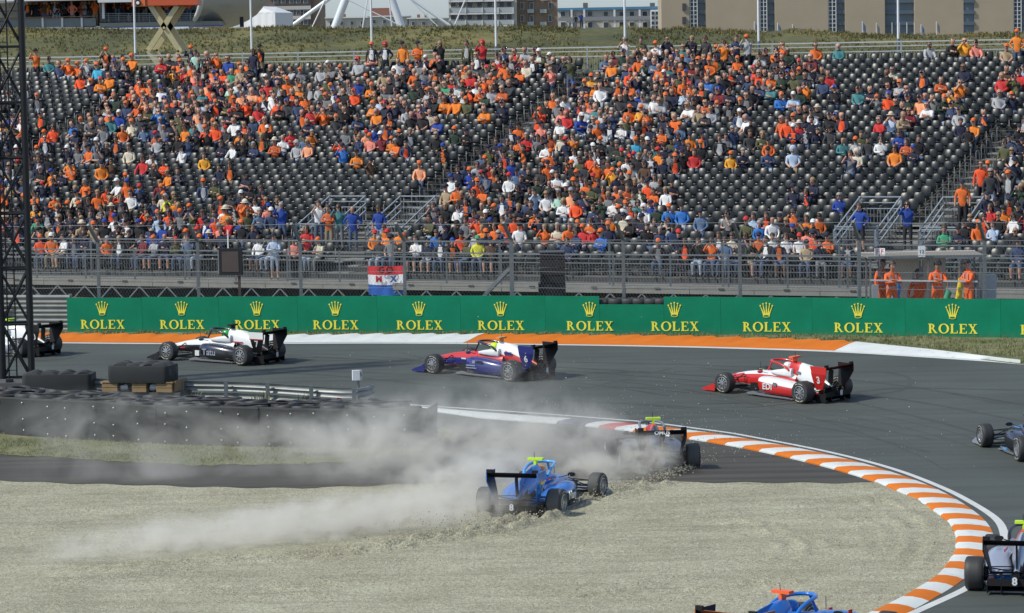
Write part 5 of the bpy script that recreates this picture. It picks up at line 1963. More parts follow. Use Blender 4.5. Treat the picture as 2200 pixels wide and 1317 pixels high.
def race_car(label, dlabel, xy, yaw, L, scale=1.03):
    P = lambda k: PAINT[L[k]]
    g = hz(*xy)
    dz = (hz(xy[0], xy[1] + .5) - hz(xy[0], xy[1] - .5))
    up = Vector((0, -dz, 1)).normalized()
    fw = Vector((math.cos(yaw), math.sin(yaw), 0))
    fw = (fw - up * fw.dot(up)).normalized()
    lf = up.cross(fw)
    root = empty('race_car', (0, 0, 0), label, 'race car', 'single seater race cars')
    mm = Matrix((fw * scale, lf * scale, up * scale)).transposed().to_4x4()
    mm.translation = Vector((xy[0], xy[1], g + L.get('lift', 0.002)))
    root.matrix_world = mm
    # monocoque and nose
    mb_ = MB()
    secs = [(2.44, .06, .205, .265), (2.36, .095, .185, .30), (2.1, .125, .17, .375), (1.8, .15, .165, .455), (1.45, .185, .15, .535), (1.1, .215, .13, .59), (.8, .245, .11, .625), (.5, .28, .09, .645), (.2, .30, .08, .65), (-.2, .31, .07, .67), (-.55, .29, .07, .62)]
    mb_.loft([ring(x, 0, hw, a, b, 3.2, 18, .80) for x, hw, a, b in secs])
    def band(c, n_):
        z = interp([(-.6, .40), (.2, .42), (1.1, .40), (1.8, .35), (2.44, .24)], c.x) + L.get('split', 0)
        if n_.z > .6 or abs(n_.z) > .75 and c.z > z:
            return 0
        return 1 if c.z > z else 2
    paint_faces(mb_, band)
    mb_.build('monocoque', [P('crest'), P('top'), P('low')], root, smooth=45)
    # cockpit opening, rim and headrest
    mb_ = MB()
    oval = [(.15 + .42 * math.cos(t) - .05, .20 * math.sin(t) * (1 - .15 * math.cos(t)), .672 - .02 * math.cos(t)) for t in [2 * PI * k / 20 for k in range(20)]]
    mb_.loft([[(x, y, z) for x, y, z in oval], [(x * .94 + .01, y * .85, z - .09) for x, y, z in oval]], 0)
    mb_.build('cockpit_opening', [PAINT['carbon']], root, smooth=50)
    for s in (1, -1):
        MB().loft([ring(x, s * yc, hw, a, b, 2.6, 10) for x, yc, hw, a, b in ((.34, .22, .03, .60, .675), (.1, .25, .05, .58, .73), (-.2, .24, .07, .56, .78), (-.42, .19, .08, .54, .80))]).build('headrest', [P('cover')], root, smooth=60)
    # engine cover with air intake
    mb_ = MB()
    mb_.loft([ring(x, 0, hw, a, b, 2.5, 16, wt) for x, hw, a, b, wt in ((-.24, .135, .56, .955, .62), (-.34, .165, .50, .985, .55), (-.6, .185, .40, .95, .36), (-.9, .17, .32, .85, .32), (-1.2, .115, .28, .70, .38), (-1.45, .085, .26, .56, .5), (-1.72, .06, .26, .42, .8))])
    paint_faces(mb_, lambda c, n_: 2 if (c.x > -.27 and n_.x > .5) else (1 if (c.x > -.58 and c.z > .70) else (2 if (c.x < -1.0 and c.z < .46) else (0 if c.z > L.get('mid_z', .52) else 3))))
    mb_.build('engine_cover', [P('cover'), P('hoop'), PAINT['carbon'], PAINT[L.get('mid', L['pod_top'])]], root, smooth=50)
    mb_ = MB()
    mb_.loft([[(x, -.008, a), (x, .008, a), (x, .008, b), (x, -.008, b)] for x, a, b in ((-.62, .93, .955), (-1.0, .78, .90), (-1.35, .60, .80), (-1.42, .56, .76))])
    mb_.build('fin', [P('cover')], root)
    # sidepods
    for s in (1, -1):
        mb_ = MB()
        S_ = [(.52, .44, .14, .24, .50), (.40, .47, .21, .15, .545), (.1, .485, .255, .09, .555), (-.25, .47, .265, .075, .53), (-.6, .44, .27, .07, .485), (-.95, .365, .245, .07, .42), (-1.22, .26, .17, .075, .35), (-1.42, .17, .10, .09, .30)]
        mb_.loft([ring(x, s * yc, hw, a, b, 3.4, 16, .86) for x, yc, hw, a, b in S_])
        zt = L.get('pod_split', .40)
        paint_faces(mb_, lambda c, n_: 2 if (c.x > .50) else (0 if (n_.z > .45 and c.z > .2) or c.z > interp([(-1.5, .24), (-.6, zt - .02), (.5, zt)], c.x) else 1))
        mb_.build('sidepod', [P('pod_top'), P('pod_low'), PAINT['carbon']], root, smooth=45)
        # mirrors
        MB().beam((.42, s * .27, .60), (.46, s * .50, .66), .02, .015).build('mirror_stalk', [PAINT['carbon']], root)
        MB().loft([ring(x, s * .55, hw, a, b, 2.6, 10) for x, hw, a, b in ((.52, .05, .64, .70), (.47, .085, .625, .715), (.43, .085, .625, .715))]).build('mirror', [P('low') if L['low'] != 'white' else P('halo')], root, smooth=50)
        # bargeboards
        MB().box((.72, s * .50, .22), (.26, .012, .24), 0, Matrix.Rotation(s * .18, 3, 'Z')).build('bargeboard', [PAINT['carbon']], root)
    # floor
    mb_ = MB()
    outl = [(1.0, .20), (.92, .60), (.78, .72), (.55, .66), (.3, .72), (-.85, .72), (-1.05, .52), (-1.75, .50)]
    poly = outl + [(x, -y) for x, y in outl[::-1]]
    mb_.prism(poly, .028, .058, lambda u, v, a: (u, v, a))
    for s in (1, -1):
        mb_.loft([[(x, s * y, z), (x, s * (y + .012), z), (x, s * (y + .012), z + h), (x, s * y, z + h)] for x, y, z, h in ((.9, .62, .05, .02), (.6, .70, .05, .09), (.3, .725, .05, .05), (-.8, .725, .05, .035))])
    mb_.build('floor', [PAINT['grey'] if L.get('grey_floor', 1) else PAINT['carbon']], root)
    # front wing
    mb_ = MB()
    for s in (1, -1):
        wing_plane(mb_, 2.50, 2.20, .085, .10, 0, s * .86, 0, -.17)
        wing_plane(mb_, 2.27, 2.10, .125, .175, s * .13, s * .85, 0, -.13)
        wing_plane(mb_, 2.13, 1.99, .185, .265, s * .16, s * .84, 0, -.10)
    mb_.build('front_wing', [P('fwing')], root, smooth=35)
    for s in (1, -1):
        MB().prism([(2.36, .03), (2.36, .07), (2.16, .15), (1.92, .225), (1.86, .21), (1.88, .03)], s * .862, s * .880, lambda u, v, a: (u, a, v)).build('front_endplate', [P('fend')], root)
        MB().beam((2.33, s * .055, .24), (2.36, s * .055, .09), .10, .02).build('nose_pylon', [P('low')], root)
    # rear wing
    mb_ = MB()
    wing_plane(mb_, -1.48, -1.78, .84, .885, -.55, .55, th=.03)
    wing_plane(mb_, -1.72, -1.92, .885, .985, -.55, .55, th=.018)
    mb_.build('rear_wing', [P('rwing')], root, smooth=35)
    for s in (1, -1):
        e_ = MB()
        rows_e = [(-1.97, -1.40, 1.0), (-1.97, -1.43, .80), (-1.86, -1.46, .58), (-1.74, -1.52, .36)]
        e_.loft([[(u0, s * (.552 - k_), v), (u1, s * (.552 - k_), v), (u1, s * (.568 - k_), v), (u0, s * (.568 - k_), v)] for u0, u1, v, k_ in [(a_, b_, v, .11 * max(0, (.80 - v) / .44)) for a_, b_, v in rows_e]])
        for q in (0, 4, 8):
            e_.mi[q] = 1
        e_.box((-1.93, s * .50, 1.02), (.05, .13, .07), 1)
        e_.build('rear_endplate', [P('ep'), PAINT['carbon']], root)
        if L.get('num'):
            put_text(L['num'], .27, PAINT[L.get('numc', 'white')], root, (-1.665, s * (.531), .62), (-s, -.0, 0), (0, s * .25, 1), name='number', thick=.006, bold=.006)
    MB().beam((-1.60, 0, .36), (-1.66, 0, .86), .16, .02).build('wing_pylon', [PAINT['carbon']], root)
    mb_ = MB()
    wing_plane(mb_, -1.50, -1.74, .34, .40, -.46, .46, th=.02)
    mb_.build('beam_wing', [PAINT['carbon']], root, smooth=35)
    MB().loft([ring(x, 0, hw, a, b, 4, 12) for x, hw, a, b in ((-1.45, .11, .14, .36), (-1.8, .075, .18, .33), (-2.0, .055, .21, .31))]).build('crash_box', [PAINT['carbon']], root, smooth=40)
    mb_ = MB()
    mb_.loft([[(-1.15, -.50, .035), (-1.15, .50, .035), (-1.15, .50, .07), (-1.15, -.50, .07)], [(-1.9, -.50, .17), (-1.9, .50, .17), (-1.9, .50, .30), (-1.9, -.50, .30)]])
    mb_.build('diffuser', [PAINT['carbon']], root)
    for y in (-.5, -.25, .25, .5):
        MB().box((-1.65, y, .13), (.5, .012, .2)).build('diffuser_strake', [PAINT['carbon']], root)
    MB().box((-2.01, 0, .27), (.02, .10, .17)).build('rear_light', [PAINT['black']], root)
    put_text('8', .19, LAMP, root, (-2.022, 0, .27), (0, -1, 0), (0, 0, 1), name='rear_light_number', bold=.006)
    # halo
    hp = [(-.36, .27, .74), (-.25, .285, .83), (-.02, .285, .905), (.22, .25, .935), (.40, .16, .94), (.47, .0, .94)]
    hp = hp + [(x, -y, z) for x, y, z in hp[::-1][1:]]
    mb_ = MB().tube(resample([Vector(q) for q in hp], .08), .033, 8)
    mb_.tube([(.47, 0, .935), (.56, 0, .80), (.66, 0, .64)], [.03, .024, .03], 8)
    mb_.build('halo', [P('halo')], root, smooth=60)
    # camera bar and aerials
    mb_ = MB()
    mb_.loft([ring(x, 0, hw, a, b, 3, 10) for x, hw, a, b in ((-.26, .03, .95, 1.06), (-.40, .03, .95, 1.06))])
    mb_.loft([[(-.26, y, 1.065), (-.26, y, 1.115), (-.40, y, 1.115), (-.40, y, 1.065)] for y in (-.17, -.12, .12, .17)])
    mb_.build('camera_bar', [P('tcam')], root, smooth=30)
    MB().tube([(-.36, .02, 1.05), (-.37, .02, 1.24)], .006, 5).build('aerial', [PAINT['carbon']], root)
    MB().tube([(.95, .0, .62), (.95, .0, .84)], .006, 5).build('aerial', [PAINT['carbon']], root)
    # wheels and suspension
    for x, y, k in ((1.55, .80, 0), (1.55, -.80, 0), (-1.33, .775, 1), (-1.33, -.775, 1)):
        (ty, ri), R_ = WM[L.get('dusty', False)][k], (.288, .302)[k]
        w_ = link('wheel', ty, root)
        st = L.get('steer', 0) if k == 0 else 0
        w_.matrix_local = Matrix.Translation((x, y, R_)) @ Matrix.Rotation(st, 4, 'Z') @ Matrix.Rotation(L.get('spin', .6) + x, 4, 'Y')
        link('rim', ri, w_)
        s = 1 if y > 0 else -1
        yi = .17 if k == 0 else .14
        if k == 0:
            arms = [((1.75, yi, .40), (1.55, .67, .40)), ((1.30, yi + .04, .42), (1.55, .67, .40)), ((1.75, yi, .22), (1.55, .67, .19)), ((1.25, yi + .04, .20), (1.55, .67, .19)), ((1.40, yi, .48), (1.52, .66, .24)), ((1.66, yi, .30), (1.68, .66, .28))]
        else:
            arms = [((-1.15, yi, .40), (-1.33, .62, .42)), ((-1.62, yi, .40), (-1.33, .62, .42)), ((-1.05, yi, .20), (-1.33, .62, .18)), ((-1.62, yi, .20), (-1.33, .62, .18)), ((-1.33, .1, .30), (-1.33, .64, .30)), ((-1.5, yi, .30), (-1.48, .62, .28))]
        for a, b in arms:
            MB().beam((a[0], s * a[1], a[2]), (b[0], s * b[1], b[2]), .035, .016).build('suspension_arm', [PAINT['carbon']], root)
        MB().lathe([(.11, -.05), (.12, 0), (.11, .05)], 12, 'y', (x, s * (abs(y) - (.15 if k == 0 else .18)), R_)).build('brake_drum', [PAINT['carbon']], root, smooth=50)
    # sponsor lettering on the flanks, wing and nose
    for (txt, size, colr, where) in L.get('text', ()):
        if where == 'pod':
            for s in (1, -1):
                put_text(txt, size, PAINT[colr], root, (L.get('tx', .02), s * .742, L.get('tz', .31)), (-s, -s * .05 * s, 0), (0, 0, 1), thick=.01, bold=.004)
        elif where == 'wing':
            put_text(txt, size, PAINT[colr], root, (-1.905, 0, .925), (0, -1, 0), (.35, 0, 1), thick=.012, bold=.003)
        elif where == 'cover':
            for s in (1, -1):
                put_text(txt, size, PAINT[colr], root, (-.72, s * .178, .70), (-s, -.0, 0), (0, -s * .35, 1), thick=.012, bold=.003)
    for (x, y, z, sx, sz, colr) in L.get('patch', ()):
        for s in (1, -1):
            MB().box((x, s * y, z), (sx, .02, sz)).build('decal', [PAINT[colr]], root)
    # the driver, seated low in the cockpit
    d = link('person', MB().loft([ring(0, 0, hw, 0, 0.001) if False else [(hx * math.cos(t), hw * math.sin(t), z) for t in [2 * PI * k / 12 for k in range(12)]] for hx, hw, z in ((.13, .16, .30), (.13, .19, .45), (.12, .20, .56), (.09, .15, .62), (.055, .06, .66), (.06, .065, .72), (.05, .05, .82))]).mesh('person', [PAINT[L.get('suit', 'white')]], smooth=60))
    tag(d, dlabel, 'person', 'race drivers')
    d.matrix_world = root.matrix_world @ Matrix.Translation((-.10, 0, 0))
    prof = [(0.0, -.135), (.07, -.13), (.105, -.10), (.125, -.04), (.13, .03), (.115, .09), (.07, .13), (0.0, .145)]
    h_ = MB().lathe(prof, 18, 'z', (0, 0, 0)).mesh('helmet', [PAINT[L['helmet']]], smooth=60)
    ho = link('helmet', h_, d)
    ho.location = (.02, 0, .79)
    ho.scale = (1.12, .98, 1.0)
    mb_ = MB()
    mb_.loft([[(.134 * math.cos(t) * q, .134 * math.sin(t) * q, z) for t in [-1.1 + 2.2 * k / 10 for k in range(11)]] for q, z in ((1.0, -.03), (1.03, .01), (.99, .055))], closed=False)
    mb_.build('visor', [VISOR], ho, smooth=60)
    return root

C = lambda **k: k
def place_by(px, loc, yaw, scale=1.03):
    """car position from the pixel of one wheel's contact patch"""
    g = gp(*px)
    h = Vector((math.cos(yaw), math.sin(yaw), 0)) * scale
    l = Vector((-h.y, h.x, 0))
    return (g.x - h.x * loc[0] - l.x * loc[1], g.y - h.y * loc[0] - l.y * loc[1])

RL, RR = (-1.33, .77), (-1.33, -.77)
race_car('red and white race car with number 3, alone on the right part of the track', 'driver in white helmet inside the red and white car', (7.72, 91.78), rad(132.5),
         C(crest='white', top='white', low='red', cover='white', hoop='red', pod_top='white', pod_low='red', fwing='red', fend='red', rwing='dark red', ep='red', halo='red', tcam='fluo orange', helmet='white', num='3', text=(('EDI', .23, 'white', 'pod'),), patch=((-.62, .185, .70, .14, .07, 'grey'), (-.25, .735, .40, .12, .10, 'grey')), pod_split=.37, split=.10, suit='red', steer=.06))
race_car('blue and red race car with white engine cover and number 6 on its tail', 'driver in lime helmet inside the blue and red car', (-.60, 96.87), rad(140.5),
         C(crest='red', top='red', low='navy', cover='white', hoop='white', pod_top='navy', pod_low='navy', fwing='navy', fend='navy', rwing='carbon', ep='navy', halo='dark blue', tcam='orange', helmet='lime', num='6', split=.02, mid='red', mid_z=.63, suit='navy', patch=((-.72, .185, .68, .26, .08, 'navy'), (.22, .742, .33, .34, .03, 'silver'), (.20, .743, .26, .40, .025, 'silver'), (.9, .235, .42, .18, .04, 'white'), (.10, .742, .44, .10, .08, 'silver'), (-.12, .738, .44, .20, .08, 'black')), steer=.05))
race_car('white and black race car with number 7, passing behind the tyre bundles', 'driver in green helmet inside the white and black car', (-8.98, 101.28), rad(145.5),
         C(crest='white', top='white', low='black', cover='white', hoop='white', pod_top='dark blue', pod_low='black', fwing='carbon', fend='black', rwing='carbon', ep='black', halo='black', tcam='carbon', helmet='green', num='7', text=(('Tatu', .27, 'silver', 'pod'),), split=-.02, suit='black', patch=((.66, .52, .24, .16, .16, 'white'), (-1.68, .566, .88, .52, .20, 'white'), (-1.68, .569, .765, .52, .02, 'red'), (-.6, .19, .60, .5, .03, 'red'), (-.75, .40, .43, .45, .06, 'silver'), (1.5, .19, .33, .2, .03, 'red')), steer=.05))
xy = place_by((42, 768), RL, rad(147))
race_car('white race car with number 20 half hidden by the lattice mast', 'driver in white helmet behind the lattice mast', xy, rad(147),
         C(crest='white', top='white', low='white', cover='white', hoop='white', pod_top='white', pod_low='silver', fwing='carbon', fend='white', rwing='carbon', ep='carbon', halo='black', tcam='lime', helmet='white', num='20', suit='white', steer=.05))
race_car('bright blue race car with number 21 ploughing through the gravel', 'driver in orange helmet inside the blue car in the gravel', (.57, 71.6), rad(71.5),
         C(crest='blue', top='blue', low='carbon', cover='blue', hoop='blue', pod_top='blue', pod_low='carbon', fwing='blue', fend='light blue', rwing='carbon', ep='blue', halo='light blue', tcam='lime', helmet='orange', num='21', numc='light blue', text=(('Plan', .25, 'white', 'pod'),), pod_split=.33, dusty=True, suit='blue', steer=-.12, lift=-.03, tx=-.12,
           patch=((-.30, .30, .665, .30, .03, 'red'), (-.95, .405, .345, .5, .02, 'red'), (-1.63, .565, .76, .26, .06, 'yellow'))))
xy = place_by((1487, 1005), RR, rad(95))
race_car('black race car seen from behind, throwing gravel beside the kerb', 'driver in red helmet inside the black car in the gravel', xy, rad(95),
         C(crest='dark blue', top='carbon', low='carbon', cover='dark blue', hoop='red', pod_top='dark blue', pod_low='carbon', fwing='carbon', fend='carbon', rwing='carbon', ep='carbon', halo='grey', tcam='lime', helmet='red', num=None, text=(('OMUS', .13, 'white', 'wing'),), dusty=True, suit='black', lift=-.02))
xy = place_by((2199, 991), RL, rad(99))
race_car('dark blue race car cut off by the edge of the photo, on open track', 'driver in dark helmet inside the dark blue car', xy, rad(99),
         C(crest='dark blue', top='dark blue', low='dark blue', cover='dark blue', hoop='dark blue', pod_top='dark blue', pod_low='carbon', fwing='silver', fend='silver', rwing='carbon', ep='carbon', halo='black', tcam='carbon', helmet='black', num=None, suit='dark blue', patch=((.75, .25, .56, .4, .03, 'light blue'), (.2, .735, .12, .3, .05, 'light blue')), steer=.05))
CBXY = place_by((2096, 1267), RL, rad(75))
race_car('silver grey race car seen from behind at the kerb exit', 'driver in blue helmet inside the silver grey car', CBXY, rad(75),
         C(crest='silver', top='silver', low='carbon', cover='silver', hoop='red', pod_top='silver', pod_low='blue', fwing='carbon', fend='carbon', rwing='carbon', ep='carbon', halo='black', tcam='lime', helmet='blue', num=None, suit='black', patch=((-.4, .33, .60, .4, .05, 'red'),)))
# the car at the lower edge: only its hoop, halo and nose rise into the frame
def by_cam(px, yaw, Y):
    p = at(px[0], px[1], Y)
    return (p.x + .34 * math.cos(yaw), p.y + .34 * math.sin(yaw)), p.z
lo, hi = 40.0, 60.0
for _ in range(40):
    m_ = (lo + hi) / 2
    if at(1681, 1270, m_).z > 1.10 * 1.03:
        lo = m_
    else:
        hi = m_
xy, _z = by_cam((1681, 1270), rad(52), lo)
race_car('blue race car at the lower edge with only its halo and hoop in view', 'driver in blue helmet at the lower edge', xy, rad(52),
         C(crest='blue', top='blue', low='carbon', cover='blue', hoop='blue', pod_top='blue', pod_low='carbon', fwing='blue', fend='blue', rwing='rust', ep='rust', halo='blue', tcam='fluo orange', helmet='blue', num=None, text=(('Timeless', .12, 'navy', 'cover'),), suit='white', patch=((1.38, .19, .50, .10, .14, 'red'),)))  # rust tail: orange foreground blur put into the colour of a dark wing

# ------------------------------------------------------------------ dune behind the stand
RIDGE = [(-150, 60), (0, 60), (200, 62), (420, 62), (560, 58), (640, 56), (740, 61), (860, 58), (1000, 55), (1150, 57), (1250, 61), (1330, 58), (1420, 65), (1450, 58), (1520, 62), (1650, 69), (1700, 60), (1760, 66), (1850, 73), (1960, 76), (2100, 72), (2350, 70)]
cols, rows_ = [], 14
dv, df = [], []
xs_ = list(range(-160, 2361, 14))
for x in xs_:
    b = S(25, a_at(25, x), 0)
    yb = b.y
    zb = S(22, 0).z - .5
    Yr = yb + 26 + 3 * math.sin(x * .004)
    r = at(x, interp(RIDGE, x) + 1.5 * mnoise.noise(Vector((x * .03, 0, 0))), Yr)
    for j in range(rows_ + 4):
        t = j / (rows_ - 1)
        Y = yb + 1.5 + (Yr - yb - 1.5) * t
        q = at(x, 100, Y)
        if t <= 1:
            z = zb + (r.z - zb) * (t ** .85) + .16 * mnoise.noise(Vector((q.x * .35, Y * .35, 1))) * math.sin(PI * t)
        else:
            z = r.z - 1.6 * (t - 1) * 8
        dv.append((q.x, Y, z))
nr = rows_ + 4
for i in range(len(xs_) - 1):
    for j in range(nr - 1):
        k = i * nr + j
        df.append((k, k + nr, k + nr + 1, k + 1))
tag(MB().add(dv, df).build('dune', M_DUNE, None, smooth=80), kind='structure')
pts = []
DV = np.array(dv).reshape(len(xs_), nr, 3)
while len(pts) < 9500:
    u, w = rng.uniform(0, len(xs_) - 1.01), rng.uniform(.3, rows_ - .6)
    if rng.random() < .22:
        w = rows_ - 1.02 - rng.random() * 1.4
    i, j = int(u), int(w)
    fu, fw_ = u - i, w - j
    p = (DV[i, j] * (1 - fu) + DV[i + 1, j] * fu) * (1 - fw_) + (DV[i, j + 1] * (1 - fu) + DV[i + 1, j + 1] * fu) * fw_
    if mnoise.noise(Vector((p[0] * .3, p[1] * .3, 5))) < -.28:
        continue
    pts.append(tuple(p))
tag(link('marram_grass', blades('marram_grass', pts, .15, .012, M_MARRAM, 1.5, 9)), 'wild marram grass covering the dune behind the stand', kind='stuff')
for x, y0, y1, lab in ((1237, 32, 60, 'person in dark clothes standing on the dune top beside a taller one'), (1249, 28, 60, 'tall person in blue top on the dune before the flat blue edged block')):
    p = at(x, y1, 168)
    sp = make_spec(rng, 'blue' if 'blue' in lab else 'black', 'dark hair', 'stand', 'face' if 'blue' in lab else 'down')
    sp['size'] = (y1 - y0) / (7000 / 168) / 1.78
    add_person(sp, p, 0, lab, 'people on the dune')

# ------------------------------------------------------------------ far buildings
def fac(parent, name, x0, y0, x1, y1, Y, dY, m, off=0.0):
    """a block whose front face covers a pixel rectangle at depth Y"""
    a, b = at(x0, (y0 + y1) / 2, Y), at(x1, (y0 + y1) / 2, Y)
    t, u = at((x0 + x1) / 2, y0, Y), at((x0 + x1) / 2, y1, Y)
    c = Vector(((a.x + b.x) / 2, Y + dY / 2 + off, (t.z + u.z) / 2)) - parent.location
    return MB().box(c, (b.x - a.x, dY, t.z - u.z)).build(name, [m], parent)

def bld(name, x, Y, lab, cat, group=None):
    p = at(x, 60, Y)
    return empty(name, (p.x, Y, p.z - 3), lab, cat, group)

GLASS = mat('window_glass', (0.045, 0.06, 0.075), .12, 0, .2, 1)
GLASSB = mat('bay_glass', (0.115, 0.155, 0.19), .25, 0, .25, .5)
FRAMEW = mat('white_frame', (0.62, 0.63, 0.63), .5, 0, .05)
PALE = mat('pale_render', (0.46, 0.45, 0.41), .8, 0, .08, .5)
BROWNB = mat('brown_brick_wall', (0.24, 0.175, 0.125), .85, 0, .12, 1)
SAND = mat('sand_brick', (0.36, 0.30, 0.22), .85, 0, .10, .35)
DARKB = mat('dark_brick', (0.15, 0.125, 0.11), .85, 0, .12, 1)
ROOFB = mat('blue_roof_edge', (0.07, 0.20, 0.33), .5, 0, .08)
REDB = mat('red_brick', (0.22, 0.10, 0.075), .85, 0, .12, 1)

def window(parent, x0, y0, x1, y1, Y, fm=FRAMEW, gm=GLASS, proud=.25):
    f = fac(parent, 'window', x0, y0, x1, y1, Y, .3, fm, -proud)
    d = min(.8, (x1 - x0) * .12)
    a, b = at(x0 + d, (y0 + y1) / 2, Y), at(x1 - d, (y0 + y1) / 2, Y)
    t, u = at((x0 + x1) / 2, y0 + d, Y), at((x0 + x1) / 2, y1 - d, Y)
    c = Vector(((a.x + b.x) / 2, Y - proud - .02, (t.z + u.z) / 2)) - parent.location
    MB().box(c, (b.x - a.x, .06, t.z - u.z)).build('pane', [gm], f)

# sandy hotel
Y = 520
h = bld('hotel', 1800, Y, 'long sandy brick hotel with tall glass bays behind the dune', 'hotel')
bays = [(1481, 1517, 'f'), (1632, 1665, 'f'), (1779, 1816, 'f'), (1901, 1965, 'w'), (2070, 2093, 'g'), (2177, 2215, 'f')]
edges = [1421] + [v for b in bays for v in b[:2]] + [2330]
for k in range(0, len(edges), 2):
    fac(h, 'wall', edges[k], -45, edges[k + 1], 95, Y, 12, SAND)
for x0, x1, kd in bays:
    fac(h, 'glass_bay', x0, -45, x1, 95, Y, 10, GLASSB, 1.2 if kd != 'g' else .2)
    for y in (-26, -2, 22, 46, 70):
        fac(h, 'floor_band', x0, y, x1, y + 8, Y, .4, mat('spandrel', (0.085, 0.115, 0.15), .3, 0, .1), .7 if kd != 'g' else -.3)
    if kd == 'f':
        mb = MB()
        for x in np.linspace(x0 + 1, x0 + (x1 - x0) * .45, 3):
            a, b = at(x, -45, Y), at(x, 95, Y)
            mb.beam(a - h.location + Vector((0, .3, 0)), Vector((a.x, Y + .3, b.z)) - h.location, .12, .12)
        for y in range(-40, 95, 9):
            a, b = at(x0, y, Y), at(x0 + (x1 - x0) * .45, y, Y)
            mb.beam(a - h.location + Vector((0, .3, 0)), Vector((b.x, Y + .3, a.z)) - h.location, .1, .1)
        mb.build('window_frame', [FRAMEW], h)
    if kd == 'w':
        for x in np.linspace(x0, x1, 5):
            a, b = at(x, 48, Y), at(x, 90, Y)
            MB().beam(a - h.location + Vector((0, .5, 0)), Vector((a.x, Y + .5, b.z)) - h.location, .12, .12).build('mullion', [FRAMEW], h)
for y0, y1 in ((7, 22), (36, 51)):
    window(h, 1465.5, y0, 1473, y1, Y, DARKB)
for k, x in enumerate((1621, 1671, 1703, 1853, 1883, 1979, 2012)):
    p = at(x, 78, 300)
    o = empty('pennant', p, 'small flag on thin pole before the sandy hotel, ' + nth(k + 1) + ' from the left', 'pennant', 'small flags before the hotel')
    zt = at(x, 46 + 3 * (k % 3), 300).z - p.z
    MB().tube([(0, 0, 0), (0, 0, zt)], .03, 6).build('pole', [PW], o)
    MB().loft([[(0, 0, zt - .05), (0, .01, zt - .05), (0, .01, zt - .75), (0, 0, zt - .75)], [(.18, -.05, zt - .25), (.18, -.04, zt - .25), (.18, -.04, zt - .95), (.18, -.05, zt - .95)], [(.30, .03, zt - .5), (.30, .04, zt - .5), (.30, .04, zt - 1.15), (.30, .03, zt - 1.15)]]).build('cloth', [TOPM['denim blue'] if k % 2 else TOPM['grey']], o)

# flat block with a blue roof edge
Y = 600
b = bld('apartment_building', 1310, Y, 'low white block with blue roof edge and open galleries', 'building', 'buildings beyond the dune')
fac(b, 'wall', 1199, 20, 1413, 95, Y, 12, PALE)
fac(b, 'roof_edge', 1197, 15.5, 1416, 21, Y, 13, ROOFB, -.8)
fac(b, 'gallery_rail', 1199, 36, 1396, 44, Y, .4, mat('gallery_grey', (0.22, 0.23, 0.24), .6), -1.4)
for x in (1226, 1253, 1318, 1372):
    fac(b, 'pillar', x, 21, x + 4, 70, Y, .5, FRAMEW, -1.2)
for x in (1204, 1222, 1262, 1296, 1330, 1352, 1380):
    window(b, x, 24, x + 11, 35, Y)
    window(b, x, 47, x + 11, 60, Y)
fac(b, 'stair_tower', 1397, 21, 1416, 70, Y, 3, FRAMEW, -1.5)
for y in (24, 34, 45, 55):
    window(b, 1399, y, 1406, y + 8, Y - 1.5)
    window(b, 1407.5, y, 1414, y + 8, Y - 1.5)
for x in (1253, 1397):
    fac(b, 'chimney', x, 6, x + 10, 16, Y + 3, 2, DARKB)

# pale balcony block
Y = 480
b = bld('apartment_building', 1080, Y, 'tall apartment block with pale balcony front and brown brick side', 'building', 'buildings beyond the dune')
fac(b, 'wall', 964, -60, 1110, 80, Y, 14, PALE)
fac(b, 'side_wall', 1110, -60, 1198, 80, Y + 2.5, 14, BROWNB)
for y in (-10, 17, 44):
    fac(b, 'balcony_slab', 962, y + 11, 1104, y + 14, Y, 1.6, FRAMEW, -1.6)
    r = fac(b, 'balcony_rail', 964, y, 1104, y + 10, Y, .1, mat('balcony_glass', (0.38, 0.41, 0.41), .3, 0, .1), -1.5)
    for x in (964, 1000, 1036, 1070, 1102):
        fac(b, 'balcony_post', x, y - 1, x + 1.6, y + 11, Y, .2, FRAMEW, -1.7)
    for x in (968, 985, 1003, 1024, 1046, 1072, 1088):
        window(b, x, y - 14, x + 12, y - 1.5, Y)
    for x in (1118, 1138, 1178):
        window(b, x, y - 12, x + 8, y + 3, Y + 2.5)
    for x in (1133, 1160):
        fac(b, 'balcony_rail', x, y + 3, x + 14, y + 11, Y + 2.5, .6, mat('balcony_glass', (0.38, 0.41, 0.41), .3), -.8)

